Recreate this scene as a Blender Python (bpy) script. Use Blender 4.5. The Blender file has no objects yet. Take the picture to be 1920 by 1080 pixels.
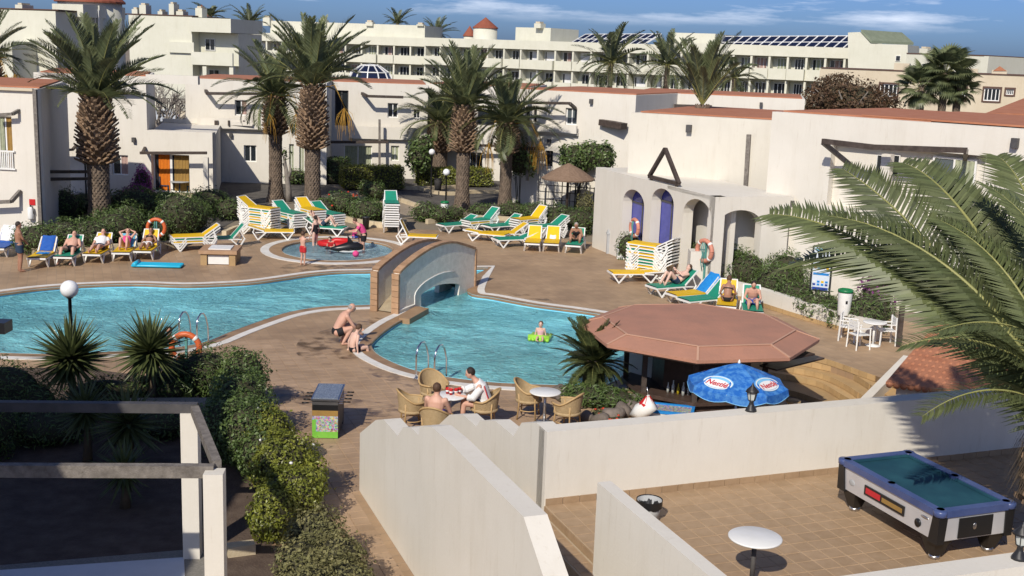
import bpy, bmesh, math, random
from mathutils import Vector, Matrix, Quaternion
from mathutils.geometry import tessellate_polygon
R = math.radians
random.seed(7)
rnd = random.random
U = random.uniform
scn = bpy.context.scene
COL = scn.collection

# ------------------------------------------------------------------ camera
CAM_H, FPX, PITCH, ROLL = 8.1, 2180.0, R(11.5), R(2.1)
_f = Vector((0, math.cos(PITCH), -math.sin(PITCH)))
_r = Vector((1, 0, 0))
_u = _r.cross(_f)
CR = _r * math.cos(ROLL) + _u * math.sin(ROLL)
CU = -_r * math.sin(ROLL) + _u * math.cos(ROLL)
CP = Vector((0, 0, CAM_H))
cd = bpy.data.cameras.new('camera')
cd.sensor_width = 36.0
cd.lens = FPX / 1920 * 36
cd.clip_start = 0.1
cd.clip_end = 6000
cam = bpy.data.objects.new('camera', cd)
mw = Matrix.Identity(4)
for k in range(3):
    mw[k][0], mw[k][1], mw[k][2], mw[k][3] = CR[k], CU[k], -_f[k], CP[k]
cam.matrix_world = mw
COL.objects.link(cam)
scn.camera = cam

# ------------------------------------------------------------------ light and sky
SUN_AZ, SUN_EL = R(20), R(38)          # light travels 20 deg right of straight away
SUN_STRENGTH, SKY_STRENGTH, EXPOSURE = 3.6, 0.09, 0.3
sl = bpy.data.lights.new('sun', 'SUN')
sl.energy = SUN_STRENGTH
sl.angle = R(0.55)
sl.color = (1.0, 0.92, 0.79)
so = bpy.data.objects.new('sun', sl)
sdir = Vector((math.sin(SUN_AZ) * math.cos(SUN_EL), math.cos(SUN_AZ) * math.cos(SUN_EL), -math.sin(SUN_EL)))
so.rotation_mode = 'QUATERNION'
so.rotation_quaternion = sdir.to_track_quat('-Z', 'Y')
so.location = (-20, -40, 60)
COL.objects.link(so)

world = bpy.data.worlds.new('World')
scn.world = world
world.use_nodes = True
nt = world.node_tree
nt.nodes.clear()
wo = nt.nodes.new('ShaderNodeOutputWorld')
bg = nt.nodes.new('ShaderNodeBackground')
sky = nt.nodes.new('ShaderNodeTexSky')
sky.sky_type = 'NISHITA'
sky.sun_disc = False
sky.sun_elevation = SUN_EL
sky.sun_rotation = R(180) + SUN_AZ
sky.altitude = 20
sky.air_density = 0.55
sky.dust_density = 1.35
sky.ozone_density = 10.0
bg.inputs['Strength'].default_value = SKY_STRENGTH
# scattered low cumulus all round the horizon
tc = nt.nodes.new('ShaderNodeTexCoord')
mp = nt.nodes.new('ShaderNodeMapping')
mp.inputs['Scale'].default_value = (3.6, 3.6, 26.0)
mp.inputs['Location'].default_value = (9.3, 0.4, 0.6)
no = nt.nodes.new('ShaderNodeTexNoise')
no.inputs['Scale'].default_value = 1.0
no.inputs['Detail'].default_value = 7
no.inputs['Roughness'].default_value = 0.62
rp = nt.nodes.new('ShaderNodeValToRGB')
rp.color_ramp.elements[0].position = 0.535
rp.color_ramp.elements[1].position = 0.67
rp.color_ramp.elements[1].color = (0.62, 0.62, 0.62, 1)
sep = nt.nodes.new('ShaderNodeSeparateXYZ')
rz = nt.nodes.new('ShaderNodeValToRGB')            # clouds sit in a belt above the horizon
rz.color_ramp.elements[0].position = 0.024
rz.color_ramp.elements[0].color = (0, 0, 0, 1)
rz.color_ramp.elements[1].position = 0.036
e = rz.color_ramp.elements.new(0.18); e.color = (1, 1, 1, 1)
e = rz.color_ramp.elements.new(0.3); e.color = (0.15, 0.15, 0.15, 1)
mul = nt.nodes.new('ShaderNodeMath'); mul.operation = 'MULTIPLY'
mx = nt.nodes.new('ShaderNodeMixRGB')
mx.inputs['Color2'].default_value = (10.5, 11.0, 12.2, 1)
hs = nt.nodes.new('ShaderNodeHueSaturation')
hs.inputs['Saturation'].default_value = 1.0
hs.inputs['Hue'].default_value = 0.505
hs.inputs['Value'].default_value = 1.0
nt.links.new(tc.outputs['Generated'], mp.inputs['Vector'])
nt.links.new(mp.outputs['Vector'], no.inputs['Vector'])
nt.links.new(no.outputs['Fac'], rp.inputs['Fac'])
nt.links.new(tc.outputs['Generated'], sep.inputs['Vector'])
nt.links.new(sep.outputs['Z'], rz.inputs['Fac'])
nt.links.new(rp.outputs['Color'], mul.inputs[0])
nt.links.new(rz.outputs['Color'], mul.inputs[1])
nt.links.new(mul.outputs[0], mx.inputs['Fac'])
nt.links.new(sky.outputs['Color'], hs.inputs['Color'])
nt.links.new(hs.outputs['Color'], mx.inputs['Color1'])
nt.links.new(mx.outputs['Color'], bg.inputs['Color'])
nt.links.new(bg.outputs['Background'], wo.inputs['Surface'])

scn.render.engine = 'CYCLES'
scn.view_settings.view_transform = 'Standard'
scn.view_settings.look = 'None'
scn.view_settings.gamma = 1.0
scn.view_settings.exposure = EXPOSURE
scn.cycles.max_bounces = 8
scn.cycles.transparent_max_bounces = 12
scn.cycles.caustics_reflective = False
scn.cycles.caustics_refractive = False

# ------------------------------------------------------------------ pixel -> place helpers
def ray(x, y):
    return _f + CR * ((x - 960) / FPX) - CU * ((y - 540) / FPX)
def G(x, y, z=0.0):
    """the point of the horizontal plane z seen at photo pixel x,y"""
    d = ray(x, y)
    return CP + d * ((z - CAM_H) / d.z)
def GY(x, y, Y):
    """point seen at the pixel, at world depth Y"""
    d = ray(x, y)
    return CP + d * (Y / d.y)
def PX(p):
    q = Vector(p) - CP
    zc = q.dot(_f)
    return 960 + FPX * q.dot(CR) / zc, 540 - FPX * q.dot(CU) / zc

# ------------------------------------------------------------------ mesh builder
class MB:
    def __init__(s):
        s.v = []; s.f = []; s.m = []; s.s = []; s.mi = 0; s.sm = False
    def add(s, vs, fs, smooth=None):
        b = len(s.v)
        s.v.extend([tuple(p) for p in vs])
        for f in fs:
            s.f.append(tuple(b + i for i in f)); s.m.append(s.mi); s.s.append(s.sm if smooth is None else smooth)
        return s
    def hexa(s, p):
        """8 points: bottom 4 ccw, top 4 ccw"""
        return s.add(p, [(3, 2, 1, 0), (4, 5, 6, 7), (0, 1, 5, 4), (1, 2, 6, 5), (2, 3, 7, 6), (3, 0, 4, 7)], False)
    def box(s, c, d, rz=0.0):
        cx, cy, cz = c; hx, hy, hz = d[0] / 2, d[1] / 2, d[2] / 2
        ca, sa = math.cos(rz), math.sin(rz)
        P = []
        for z in (-hz, hz):
            for x, y in ((-hx, -hy), (hx, -hy), (hx, hy), (-hx, hy)):
                P.append((cx + x * ca - y * sa, cy + x * sa + y * ca, cz + z))
        return s.hexa(P)
    def bb(s, x0, x1, y0, y1, z0, z1):
        return s.box(((x0 + x1) / 2, (y0 + y1) / 2, (z0 + z1) / 2), (abs(x1 - x0), abs(y1 - y0), abs(z1 - z0)))
    def bar(s, a, b, w, h, up=(0, 0, 1)):
        a = Vector(a); b = Vector(b); t = (b - a)
        if t.length < 1e-6: return s
        t.normalize(); u = Vector(up)
        sd = t.cross(u)
        if sd.length < 1e-4: sd = t.cross(Vector((1, 0, 0)))
        sd.normalize(); u = sd.cross(t).normalized()
        sd *= w / 2; u *= h / 2
        return s.hexa([a - sd - u, b - sd - u, b + sd - u, a + sd - u, a - sd + u, b - sd + u, b + sd + u, a + sd + u])
    def prism(s, pts, z0, z1, cap=True):
        n = len(pts)
        vs = [(p[0], p[1], z0) for p in pts] + [(p[0], p[1], z1) for p in pts]
        fs = [(i, (i + 1) % n, n + (i + 1) % n, n + i) for i in range(n)]
        if cap: fs += [tuple(range(n, 2 * n)), tuple(range(n - 1, -1, -1))]
        return s.add(vs, fs, False)
    def slab(s, pts, off):
        """planar 3d polygon extruded by vector off"""
        n = len(pts); o = Vector(off)
        vs = [Vector(p) for p in pts] + [Vector(p) + o for p in pts]
        fs = [(i, (i + 1) % n, n + (i + 1) % n, n + i) for i in range(n)]
        tri = tessellate_polygon([[Vector(p) for p in pts]])
        fs += [tuple(t) for t in tri] + [tuple(n + i for i in reversed(t)) for t in tri]
        return s.add(vs, fs, False)
    def fill(s, loops, z):
        ll = [[Vector((p[0], p[1], 0)) for p in l] for l in loops]
        tri = tessellate_polygon(ll)
        vs = [(p.x, p.y, z) for l in ll for p in l]
        out = []
        for t in tri:
            a, b, c = (Vector(vs[i]) for i in t)
            out.append(t if (b - a).cross(c - a).z > 0 else (t[0], t[2], t[1]))
        return s.add(vs, out, False)
    def tube(s, pts, r, n=8, cap=True, smooth=True, flat=1.0):
        pts = [Vector(p) for p in pts]
        if not isinstance(r, (list, tuple)): r = [r] * len(pts)
        N = None; vs = []; fs = []
        for i, p in enumerate(pts):
            t = (pts[min(i + 1, len(pts) - 1)] - pts[max(i - 1, 0)])
            if t.length < 1e-9: t = Vector((0, 0, 1))
            t.normalize()
            if N is None:
                N = t.orthogonal().normalized()
                if abs(t.z) < 0.95: N = t.cross(Vector((0, 0, 1))).normalized()
            else:
                N = (N - t * N.dot(t))
                N = N.normalized() if N.length > 1e-6 else t.orthogonal().normalized()
            B = t.cross(N)
            for k in range(n):
                a = 2 * math.pi * k / n
                vs.append(p + (N * math.cos(a) + B * (math.sin(a) * flat)) * r[i])
        for i in range(len(pts) - 1):
            for k in range(n):
                k2 = (k + 1) % n
                fs.append((i * n + k, i * n + k2, (i + 1) * n + k2, (i + 1) * n + k))
        if cap:
            fs.append(tuple(range(n - 1, -1, -1)))
            q = (len(pts) - 1) * n
            fs.append(tuple(range(q, q + n)))
        return s.add(vs, fs, smooth)
    def lathe(s, prof, n=20, c=(0, 0, 0), smooth=True, sy=1.0):
        vs = []; fs = []
        for (r, z) in prof:
            for k in range(n):
                a = 2 * math.pi * k / n
                vs.append((c[0] + r * math.cos(a), c[1] + r * sy * math.sin(a), c[2] + z))
        for i in range(len(prof) - 1):
            for k in range(n):
                k2 = (k + 1) % n
                fs.append((i * n + k, i * n + k2, (i + 1) * n + k2, (i + 1) * n + k))
        if prof[0][0] > 1e-5: fs.append(tuple(range(n - 1, -1, -1)))
        if prof[-1][0] > 1e-5:
            q = (len(prof) - 1) * n
            fs.append(tuple(range(q, q + n)))
        return s.add(vs, fs, smooth)
    def ell(s, c, r, nu=14, nv=9, rot=None):
        vs = []; fs = []
        c = Vector(c)
        for i in range(nv + 1):
            th = math.pi * i / nv
            for k in range(nu):
                a = 2 * math.pi * k / nu
                p = Vector((r[0] * math.sin(th) * math.cos(a), r[1] * math.sin(th) * math.sin(a), -r[2] * math.cos(th)))
                if rot is not None: p = rot @ p
                vs.append(c + p)
        for i in range(nv):
            for k in range(nu):
                k2 = (k + 1) % nu
                fs.append((i * nu + k, i * nu + k2, (i + 1) * nu + k2, (i + 1) * nu + k))
        return s.add(vs, fs, True)
    def strip(s, A, B, closed=False, smooth=False):
        n = len(A)
        vs = list(A) + list(B)
        rng = range(n if closed else n - 1)
        return s.add(vs, [(i, (i + 1) % n, n + (i + 1) % n, n + i) for i in rng], smooth)
    def xf(s, M):
        s.v = [tuple(M @ Vector(p)) for p in s.v]
        return s
    def mesh(s, name, mats):
        me = bpy.data.meshes.new(name)
        me.from_pydata(s.v, [], s.f)
        if not isinstance(mats, (list, tuple)): mats = [mats]
        for m in mats: me.materials.append(m)
        me.polygons.foreach_set('use_smooth', s.s)
        if len(mats) > 1: me.polygons.foreach_set('material_index', s.m)
        me.update()
        return me

def tag(o, label=None, cat=None, group=None, kind=None):
    if label: o['label'] = label
    if cat: o['category'] = cat
    if group: o['group'] = group
    if kind: o['kind'] = kind
    return o
def link(name, me, parent=None, loc=None, rz=0.0):
    o = bpy.data.objects.new(name, me)
    COL.objects.link(o)
    if loc is not None: o.location = loc
    if rz: o.rotation_euler = (0, 0, rz)
    if parent is not None: o.parent = parent
    return o
def thing(name, label, cat, loc=(0, 0, 0), rz=0.0, group=None):
    o = bpy.data.objects.new(name, None)
    o.empty_display_size = 0.2
    COL.objects.link(o)
    o.location = loc; o.rotation_euler = (0, 0, rz)
    return tag(o, label, cat, group)
def pmat(p):
    m = Matrix.Translation(p.location) @ p.rotation_euler.to_matrix().to_4x4()
    return m if p.parent is None else pmat(p.parent) @ m
def part(name, mb, mat, parent, world=False, kind=None, label=None):
    if world: mb.xf(pmat(parent).inverted())
    o = link(name, mb.mesh(name, mat), parent)
    return tag(o, label=label, kind=kind)
def single(name, mb, mat, label, cat, group=None, loc=(0, 0, 0), rz=0.0, world=False):
    if world: mb.xf((Matrix.Translation(loc) @ Matrix.Rotation(rz, 4, 'Z')).inverted())
    o = link(name, mb.mesh(name, mat), None, loc, rz)
    return tag(o, label, cat, group)
def struct(name, mb, mat, kind='structure'):
    return tag(link(name, mb.mesh(name, mat)), kind=kind)
def dup(o, parent=None, loc=None, rz=None, label=None, group=None):
    c = o.copy(); COL.objects.link(c); c.parent = parent
    if loc is not None: c.location = loc
    if rz is not None: c.rotation_euler = (0, 0, rz)
    if label: c['label'] = label
    if group: c['group'] = group
    for ch in list(o.children): dup(ch, c)
    return c

# ------------------------------------------------------------------ materials
def rgba(c): return (c[0], c[1], c[2], 1.0)
def newmat(name):
    m = bpy.data.materials.new(name); m.use_nodes = True
    t = m.node_tree
    return m, t, t.nodes['Principled BSDF'], t.nodes['Material Output']
def N(t, kind, **kw):
    n = t.nodes.new(kind)
    for k, v in kw.items():
        if k in n.inputs: n.inputs[k].default_value = v
        else: setattr(n, k, v)
    return n
def mat(name, col, rough=0.6, col2=None, scale=3.0, lo=0.35, hi=0.7, bump=0.0, bscale=40.0, metal=0.0, spec=0.4, objvar=0.0, islvar=0.0, coat=0.0, trans=0.0, detail=5.0):
    """plain procedural surface: two tones by noise, optional per-object and per-island tone, fine bump"""
    m, t, b, o = newmat(name)
    b.inputs['Roughness'].default_value = rough
    b.inputs['Metallic'].default_value = metal
    b.inputs['Specular IOR Level'].default_value = spec
    b.inputs['Coat Weight'].default_value = coat
    tcn = N(t, 'ShaderNodeTexCoord')
    geo = N(t, 'ShaderNodeNewGeometry')
    src = None
    if col2 is not None:
        nz = N(t, 'ShaderNodeTexNoise', Scale=scale, Detail=detail, Roughness=0.6)
        t.links.new(geo.outputs['Position'], nz.inputs['Vector'])
        rpn = N(t, 'ShaderNodeValToRGB')
        rpn.color_ramp.elements[0].position = lo; rpn.color_ramp.elements[1].position = hi
        rpn.color_ramp.elements[0].color = rgba(col); rpn.color_ramp.elements[1].color = rgba(col2)
        t.links.new(nz.outputs['Fac'], rpn.inputs['Fac'])
        src = rpn.outputs['Color']
    if objvar or islvar:
        hsv = N(t, 'ShaderNodeHueSaturation')
        if src is not None: t.links.new(src, hsv.inputs['Color'])
        else: hsv.inputs['Color'].default_value = rgba(col)
        ad = N(t, 'ShaderNodeMath', operation='ADD'); ad.inputs[0].default_value = 0; ad.inputs[1].default_value = 0
        k = 0
        if objvar:
            oi = N(t, 'ShaderNodeObjectInfo')
            mr = N(t, 'ShaderNodeMapRange'); mr.inputs['To Min'].default_value = -objvar; mr.inputs['To Max'].default_value = objvar
            t.links.new(oi.outputs['Random'], mr.inputs['Value']); t.links.new(mr.outputs['Result'], ad.inputs[0])
        if islvar:
            mr2 = N(t, 'ShaderNodeMapRange'); mr2.inputs['To Min'].default_value = -islvar; mr2.inputs['To Max'].default_value = islvar
            t.links.new(geo.outputs['Random Per Island'], mr2.inputs['Value']); t.links.new(mr2.outputs['Result'], ad.inputs[1])
        a1 = N(t, 'ShaderNodeMath', operation='ADD'); a1.inputs[1].default_value = 1.0
        t.links.new(ad.outputs[0], a1.inputs[0]); t.links.new(a1.outputs[0], hsv.inputs['Value'])
        src = hsv.outputs['Color']
    if src is not None: t.links.new(src, b.inputs['Base Color'])
    else: b.inputs['Base Color'].default_value = rgba(col)
    if bump:
        nb = N(t, 'ShaderNodeTexNoise', Scale=bscale, Detail=4.0)
        t.links.new(geo.outputs['Position'], nb.inputs['Vector'])
        bn = N(t, 'ShaderNodeBump', Strength=bump, Distance=0.02)
        t.links.new(nb.outputs['Fac'], bn.inputs['Height']); t.links.new(bn.outputs['Normal'], b.inputs['Normal'])
    if trans:
        tr = N(t, 'ShaderNodeBsdfTranslucent')
        if src is not None: t.links.new(src, tr.inputs['Color'])
        else: tr.inputs['Color'].default_value = rgba(col)
        ms = N(t, 'ShaderNodeMixShader'); ms.inputs['Fac'].default_value = trans
        t.links.new(b.outputs[0], ms.inputs[1]); t.links.new(tr.outputs[0], ms.inputs[2]); t.links.new(ms.outputs[0], o.inputs['Surface'])
    return m

def plaster(name, c1, c2, stain=0.12):
    """painted render: broad tone drift, rain streaks running down, trowel bump"""
    m, t, b, o = newmat(name)
    b.inputs['Roughness'].default_value = 0.85
    b.inputs['Specular IOR Level'].default_value = 0.2
    geo = N(t, 'ShaderNodeNewGeometry')
    n1 = N(t, 'ShaderNodeTexNoise', Scale=0.7, Detail=6.0, Roughness=0.65)
    t.links.new(geo.outputs['Position'], n1.inputs['Vector'])
    r1 = N(t, 'ShaderNodeValToRGB')
    r1.color_ramp.elements[0].position = 0.3; r1.color_ramp.elements[1].position = 0.75
    r1.color_ramp.elements[0].color = rgba(c1); r1.color_ramp.elements[1].color = rgba(c2)
    t.links.new(n1.outputs['Fac'], r1.inputs['Fac'])
    mpn = N(t, 'ShaderNodeMapping'); mpn.inputs['Scale'].default_value = (2.2, 2.2, 0.3)
    t.links.new(geo.outputs['Position'], mpn.inputs['Vector'])
    n2 = N(t, 'ShaderNodeTexNoise', Scale=1.0, Detail=5.0, Roughness=0.7)
    t.links.new(mpn.outputs['Vector'], n2.inputs['Vector'])
    r2 = N(t, 'ShaderNodeValToRGB')
    r2.color_ramp.elements[0].position = 0.5; r2.color_ramp.elements[1].position = 0.85
    r2.color_ramp.elements[0].color = (1, 1, 1, 1)
    k = 1 - stain * 0.7
    r2.color_ramp.elements[1].color = (k, k * 0.985, k * 0.96, 1)
    t.links.new(n2.outputs['Fac'], r2.inputs['Fac'])
    mm = N(t, 'ShaderNodeMixRGB', blend_type='MULTIPLY'); mm.inputs['Fac'].default_value = 1
    t.links.new(r1.outputs['Color'], mm.inputs['Color1']); t.links.new(r2.outputs['Color'], mm.inputs['Color2'])
    mp4 = N(t, 'ShaderNodeMapping'); mp4.inputs['Scale'].default_value = (9, 9, 1.1); t.links.new(geo.outputs['Position'], mp4.inputs['Vector'])
    n4 = N(t, 'ShaderNodeTexNoise', Scale=1.0, Detail=7.0, Roughness=0.75); t.links.new(mp4.outputs['Vector'], n4.inputs['Vector'])   # grime and scuffs
    r4 = N(t, 'ShaderNodeValToRGB'); r4.color_ramp.elements[0].position = 0.57; r4.color_ramp.elements[1].position = 0.78; r4.color_ramp.elements[0].color = (1, 1, 1, 1); r4.color_ramp.elements[1].color = (0.83, 0.80, 0.755, 1)
    t.links.new(n4.outputs['Fac'], r4.inputs['Fac'])
    m4 = N(t, 'ShaderNodeMixRGB', blend_type='MULTIPLY'); m4.inputs['Fac'].default_value = 1; t.links.new(mm.outputs['Color'], m4.inputs['Color1']); t.links.new(r4.outputs['Color'], m4.inputs['Color2'])
    t.links.new(m4.outputs['Color'], b.inputs['Base Color'])
    n3 = N(t, 'ShaderNodeTexNoise', Scale=22.0, Detail=5.0)
    t.links.new(geo.outputs['Position'], n3.inputs['Vector'])
    bn = N(t, 'ShaderNodeBump', Strength=0.22, Distance=0.012)
    t.links.new(n3.outputs['Fac'], bn.inputs['Height']); t.links.new(bn.outputs['Normal'], b.inputs['Normal'])
    return m

M = {}
M['cream'] = plaster('cream_render', (0.66, 0.625, 0.555), (0.715, 0.68, 0.61))
M['cream2'] = plaster('pale_render', (0.62, 0.585, 0.51), (0.68, 0.645, 0.565), 0.16)
M['hotel'] = plaster('hotel_render', (0.60, 0.595, 0.49), (0.66, 0.65, 0.55), 0.12)
M['sand'] = plaster('sand_render', (0.55, 0.475, 0.35), (0.61, 0.535, 0.405), 0.1)
M['white'] = mat('white_plastic', (0.80, 0.80, 0.78), 0.35, (0.74, 0.74, 0.71), 4.0, spec=0.5)
M['whitepaint'] = mat('white_band', (0.72, 0.70, 0.66), 0.7, (0.58, 0.55, 0.5), 2.5, 0.4, 0.75, bump=0.2)
M['timber'] = mat('dark_timber', (0.045, 0.032, 0.026), 0.6, (0.085, 0.065, 0.055), 6.0, bump=0.3, bscale=60)
M['greytimber'] = mat('weathered_timber', (0.13, 0.115, 0.10), 0.75, (0.24, 0.215, 0.19), 9.0, bump=0.5, bscale=50)
M['slatbar'] = mat('slate_paint', (0.06, 0.058, 0.06), 0.55, (0.09, 0.085, 0.085), 5.0, bump=0.15)
M['black'] = mat('black_plastic', (0.012, 0.012, 0.013), 0.35, spec=0.5)
M['iron'] = mat('dark_iron', (0.02, 0.02, 0.022), 0.45, spec=0.5)
M['steel'] = mat('polished_steel', (0.75, 0.76, 0.78), 0.14, metal=1.0)
M['brushed'] = mat('brushed_steel', (0.55, 0.55, 0.56), 0.33, (0.62, 0.62, 0.63), 20, metal=1.0)
M['globe'] = mat('opal_globe', (0.82, 0.83, 0.84), 0.25, spec=0.5)
M['tile'] = mat('terracotta_tile', (0.33, 0.225, 0.135), 0.55, (0.385, 0.27, 0.17), 6.0, bump=0.15, bscale=30, objvar=0.07, islvar=0.0, spec=0.35)
M['tilestuff'] = mat('terracotta_tiles', (0.33, 0.225, 0.135), 0.55, (0.385, 0.27, 0.17), 6.0, bump=0.15, bscale=30, islvar=0.07, spec=0.35)
M['dtile'] = mat('deck_tile', (0.31, 0.21, 0.13), 0.55, (0.45, 0.315, 0.205), 0.9, bump=0.2, bscale=30, objvar=0.07, spec=0.35)
M['dtilestuff'] = mat('deck_tiles', (0.31, 0.21, 0.13), 0.55, (0.45, 0.315, 0.205), 0.9, bump=0.2, bscale=30, islvar=0.07, spec=0.35)
M['grout'] = mat('pale_grout', (0.47, 0.38, 0.27), 0.9, (0.40, 0.32, 0.22), 5)
M['dgrout'] = mat('deck_grout', (0.36, 0.27, 0.18), 0.9, (0.29, 0.21, 0.14), 4)
M['coping'] = mat('coping_tile', (0.285, 0.175, 0.095), 0.5, (0.35, 0.23, 0.135), 3.0, bump=0.2, spec=0.4, objvar=0.12, islvar=0.12)
M['brickcap'] = mat('terracotta_brick', (0.36, 0.215, 0.12), 0.7, (0.42, 0.27, 0.165), 5.0, bump=0.3, objvar=0.14)
M['rooftile'] = mat('red_roof_tile', (0.37, 0.145, 0.075), 0.85, (0.44, 0.19, 0.105), 2.0, bump=0.4, bscale=20)
M['barroof'] = mat('salmon_roof', (0.35, 0.185, 0.13), 0.8, (0.435, 0.215, 0.145), 1.1, 0.3, 0.65, bump=0.5, bscale=14, detail=9)
M['redroof'] = mat('brick_red_roof', (0.24, 0.07, 0.04), 0.8, (0.29, 0.095, 0.055), 1.5, bump=0.3)
M['soil'] = mat('dark_soil', (0.075, 0.05, 0.038), 0.95, (0.13, 0.095, 0.07), 3.0, bump=0.9, bscale=25)
M['lava'] = mat('volcanic_gravel', (0.075, 0.068, 0.062), 0.95, (0.13, 0.118, 0.105), 2.0, bump=0.8, bscale=30)
M['land'] = mat('dry_ground', (0.20, 0.165, 0.12), 0.95, (0.27, 0.225, 0.165), 0.05, bump=0.5, bscale=3)
M['kerb'] = mat('sandstone_kerb', (0.50, 0.41, 0.27), 0.85, (0.58, 0.49, 0.34), 6.0, bump=0.4, objvar=0.1, islvar=0.1)
M['rock'] = mat('lava_rock', (0.12, 0.10, 0.085), 0.9, (0.20, 0.165, 0.14), 5.0, bump=0.8, bscale=18, objvar=0.2)
M['path'] = mat('path_paving', (0.27, 0.22, 0.165), 0.85, (0.35, 0.285, 0.21), 1.5, bump=0.4, bscale=20)
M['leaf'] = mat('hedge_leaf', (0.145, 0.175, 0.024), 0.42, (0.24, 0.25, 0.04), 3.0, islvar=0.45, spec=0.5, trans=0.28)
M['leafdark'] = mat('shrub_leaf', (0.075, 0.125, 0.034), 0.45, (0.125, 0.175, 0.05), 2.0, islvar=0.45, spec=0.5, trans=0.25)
M['leafgrey'] = mat('dusty_leaf', (0.15, 0.15, 0.06), 0.6, (0.21, 0.19, 0.085), 3.0, islvar=0.4, spec=0.3, trans=0.2)
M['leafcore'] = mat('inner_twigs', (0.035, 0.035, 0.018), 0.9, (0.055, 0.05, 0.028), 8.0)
M['reddishleaf'] = mat('rusty_tree_leaf', (0.085, 0.062, 0.03), 0.6, (0.12, 0.06, 0.035), 2.0, islvar=0.45, trans=0.15)
M['palm'] = mat('palm_leaflet', (0.13, 0.16, 0.075), 0.42, (0.18, 0.20, 0.095), 1.2, islvar=0.3, objvar=0.25, spec=0.5, trans=0.32)
M['palmnear'] = mat('near_palm_leaflet', (0.10, 0.125, 0.05), 0.42, (0.145, 0.165, 0.07), 2.0, islvar=0.35, objvar=0.2, spec=0.5, trans=0.3)
M['palmfar'] = mat('far_palm_leaflet', (0.095, 0.12, 0.06), 0.5, (0.125, 0.14, 0.07), 1.2, islvar=0.3, objvar=0.15, trans=0.2)
M['rachis'] = mat('palm_rachis', (0.30, 0.29, 0.10), 0.5, (0.22, 0.23, 0.08), 5)
M['yucca'] = mat('yucca_leaf', (0.07, 0.09, 0.034), 0.45, (0.10, 0.12, 0.042), 3.0, islvar=0.35, objvar=0.15, trans=0.2)
M['deadleaf'] = mat('dry_palm_fibre', (0.13, 0.095, 0.06), 0.85, (0.085, 0.065, 0.042), 6, islvar=0.3, bump=0.4)
M['dates'] = mat('date_stalks', (0.50, 0.27, 0.035), 0.6, (0.42, 0.25, 0.05), 6, islvar=0.3)
M['trunk'] = mat('palm_trunk', (0.20, 0.15, 0.11), 0.9, (0.13, 0.10, 0.075), 5.0, bump=0.7, bscale=25, islvar=0.25)
M['boots'] = mat('palm_leaf_bases', (0.27, 0.18, 0.11), 0.85, (0.14, 0.095, 0.065), 5.0, bump=0.5, islvar=0.4)
M['bark'] = mat('pale_bark', (0.28, 0.25, 0.22), 0.9, (0.18, 0.16, 0.14), 6, bump=0.5)
M['bougain'] = mat('purple_bracts', (0.22, 0.045, 0.20), 0.6, islvar=0.35, trans=0.3)
M['redflower'] = mat('red_flower', (0.55, 0.06, 0.025), 0.6, islvar=0.3, trans=0.2)
M['yellow'] = mat('yellow_mesh_fabric', (0.74, 0.47, 0.008), 0.55, (0.68, 0.42, 0.01), 5, objvar=0.08)
M['green'] = mat('green_mesh_fabric', (0.012, 0.27, 0.17), 0.55, (0.02, 0.22, 0.14), 5, objvar=0.1)
M['blue'] = mat('blue_mesh_fabric', (0.012, 0.08, 0.36), 0.6, (0.02, 0.11, 0.42), 8)
M['towelblue'] = mat('bright_blue_towel', (0.01, 0.20, 0.58), 0.9, (0.015, 0.25, 0.64), 10, bump=0.6, bscale=60)
M['towelcyan'] = mat('light_blue_towel', (0.12, 0.45, 0.66), 0.9, bump=0.6, bscale=60)
M['towelwhite'] = mat('white_towel', (0.75, 0.75, 0.75), 0.9, bump=0.6, bscale=60)
M['purple'] = mat('violet_towel', (0.06, 0.035, 0.30), 0.9, bump=0.5, bscale=60)
M['orange'] = mat('lifebuoy_orange', (0.62, 0.13, 0.035), 0.45, (0.55, 0.12, 0.045), 6)
M['pinkring'] = mat('faded_lifebuoy', (0.60, 0.25, 0.17), 0.5, (0.52, 0.21, 0.15), 6)
M['rope'] = mat('green_rope', (0.10, 0.30, 0.27), 0.8)
M['skin'] = mat('fair_skin', (0.60, 0.36, 0.27), 0.5, (0.56, 0.31, 0.225), 6, spec=0.35)
M['skintan'] = mat('tanned_skin', (0.36, 0.19, 0.125), 0.5, (0.32, 0.165, 0.105), 6, spec=0.35)
M['skinpale'] = mat('pale_skin', (0.66, 0.45, 0.36), 0.5, (0.62, 0.38, 0.30), 6, spec=0.35)
M['hairdark'] = mat('dark_hair', (0.025, 0.016, 0.012), 0.6, bump=0.5, bscale=90)
M['hairbrown'] = mat('brown_hair', (0.085, 0.045, 0.025), 0.6, bump=0.5, bscale=90)
M['hairgrey'] = mat('grey_hair', (0.33, 0.30, 0.28), 0.6, bump=0.5, bscale=90)
M['navy'] = mat('navy_cloth', (0.022, 0.045, 0.085), 0.85, bump=0.3)
M['blackcloth'] = mat('black_cloth', (0.012, 0.011, 0.014), 0.8, bump=0.3)
M['redcloth'] = mat('red_cloth', (0.50, 0.025, 0.03), 0.85, bump=0.3)
M['pinkcloth'] = mat('pink_cloth', (0.68, 0.07, 0.24), 0.85, bump=0.3)
M['palepink'] = mat('pale_pink_cloth', (0.72, 0.42, 0.46), 0.85, bump=0.3)
M['bluecloth'] = mat('royal_blue_print', (0.025, 0.06, 0.30), 0.85, bump=0.3)
M['wicker'] = mat('wicker_weave', (0.40, 0.29, 0.155), 0.7, (0.47, 0.35, 0.20), 14, bump=0.9, bscale=70)
M['cane'] = mat('cane_frame', (0.47, 0.32, 0.15), 0.5, (0.40, 0.26, 0.12), 12)
M['greybin'] = mat('grey_bin', (0.36, 0.37, 0.38), 0.5, (0.42, 0.43, 0.43), 4)
M['greenlid'] = mat('green_lid', (0.01, 0.17, 0.06), 0.4)
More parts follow.
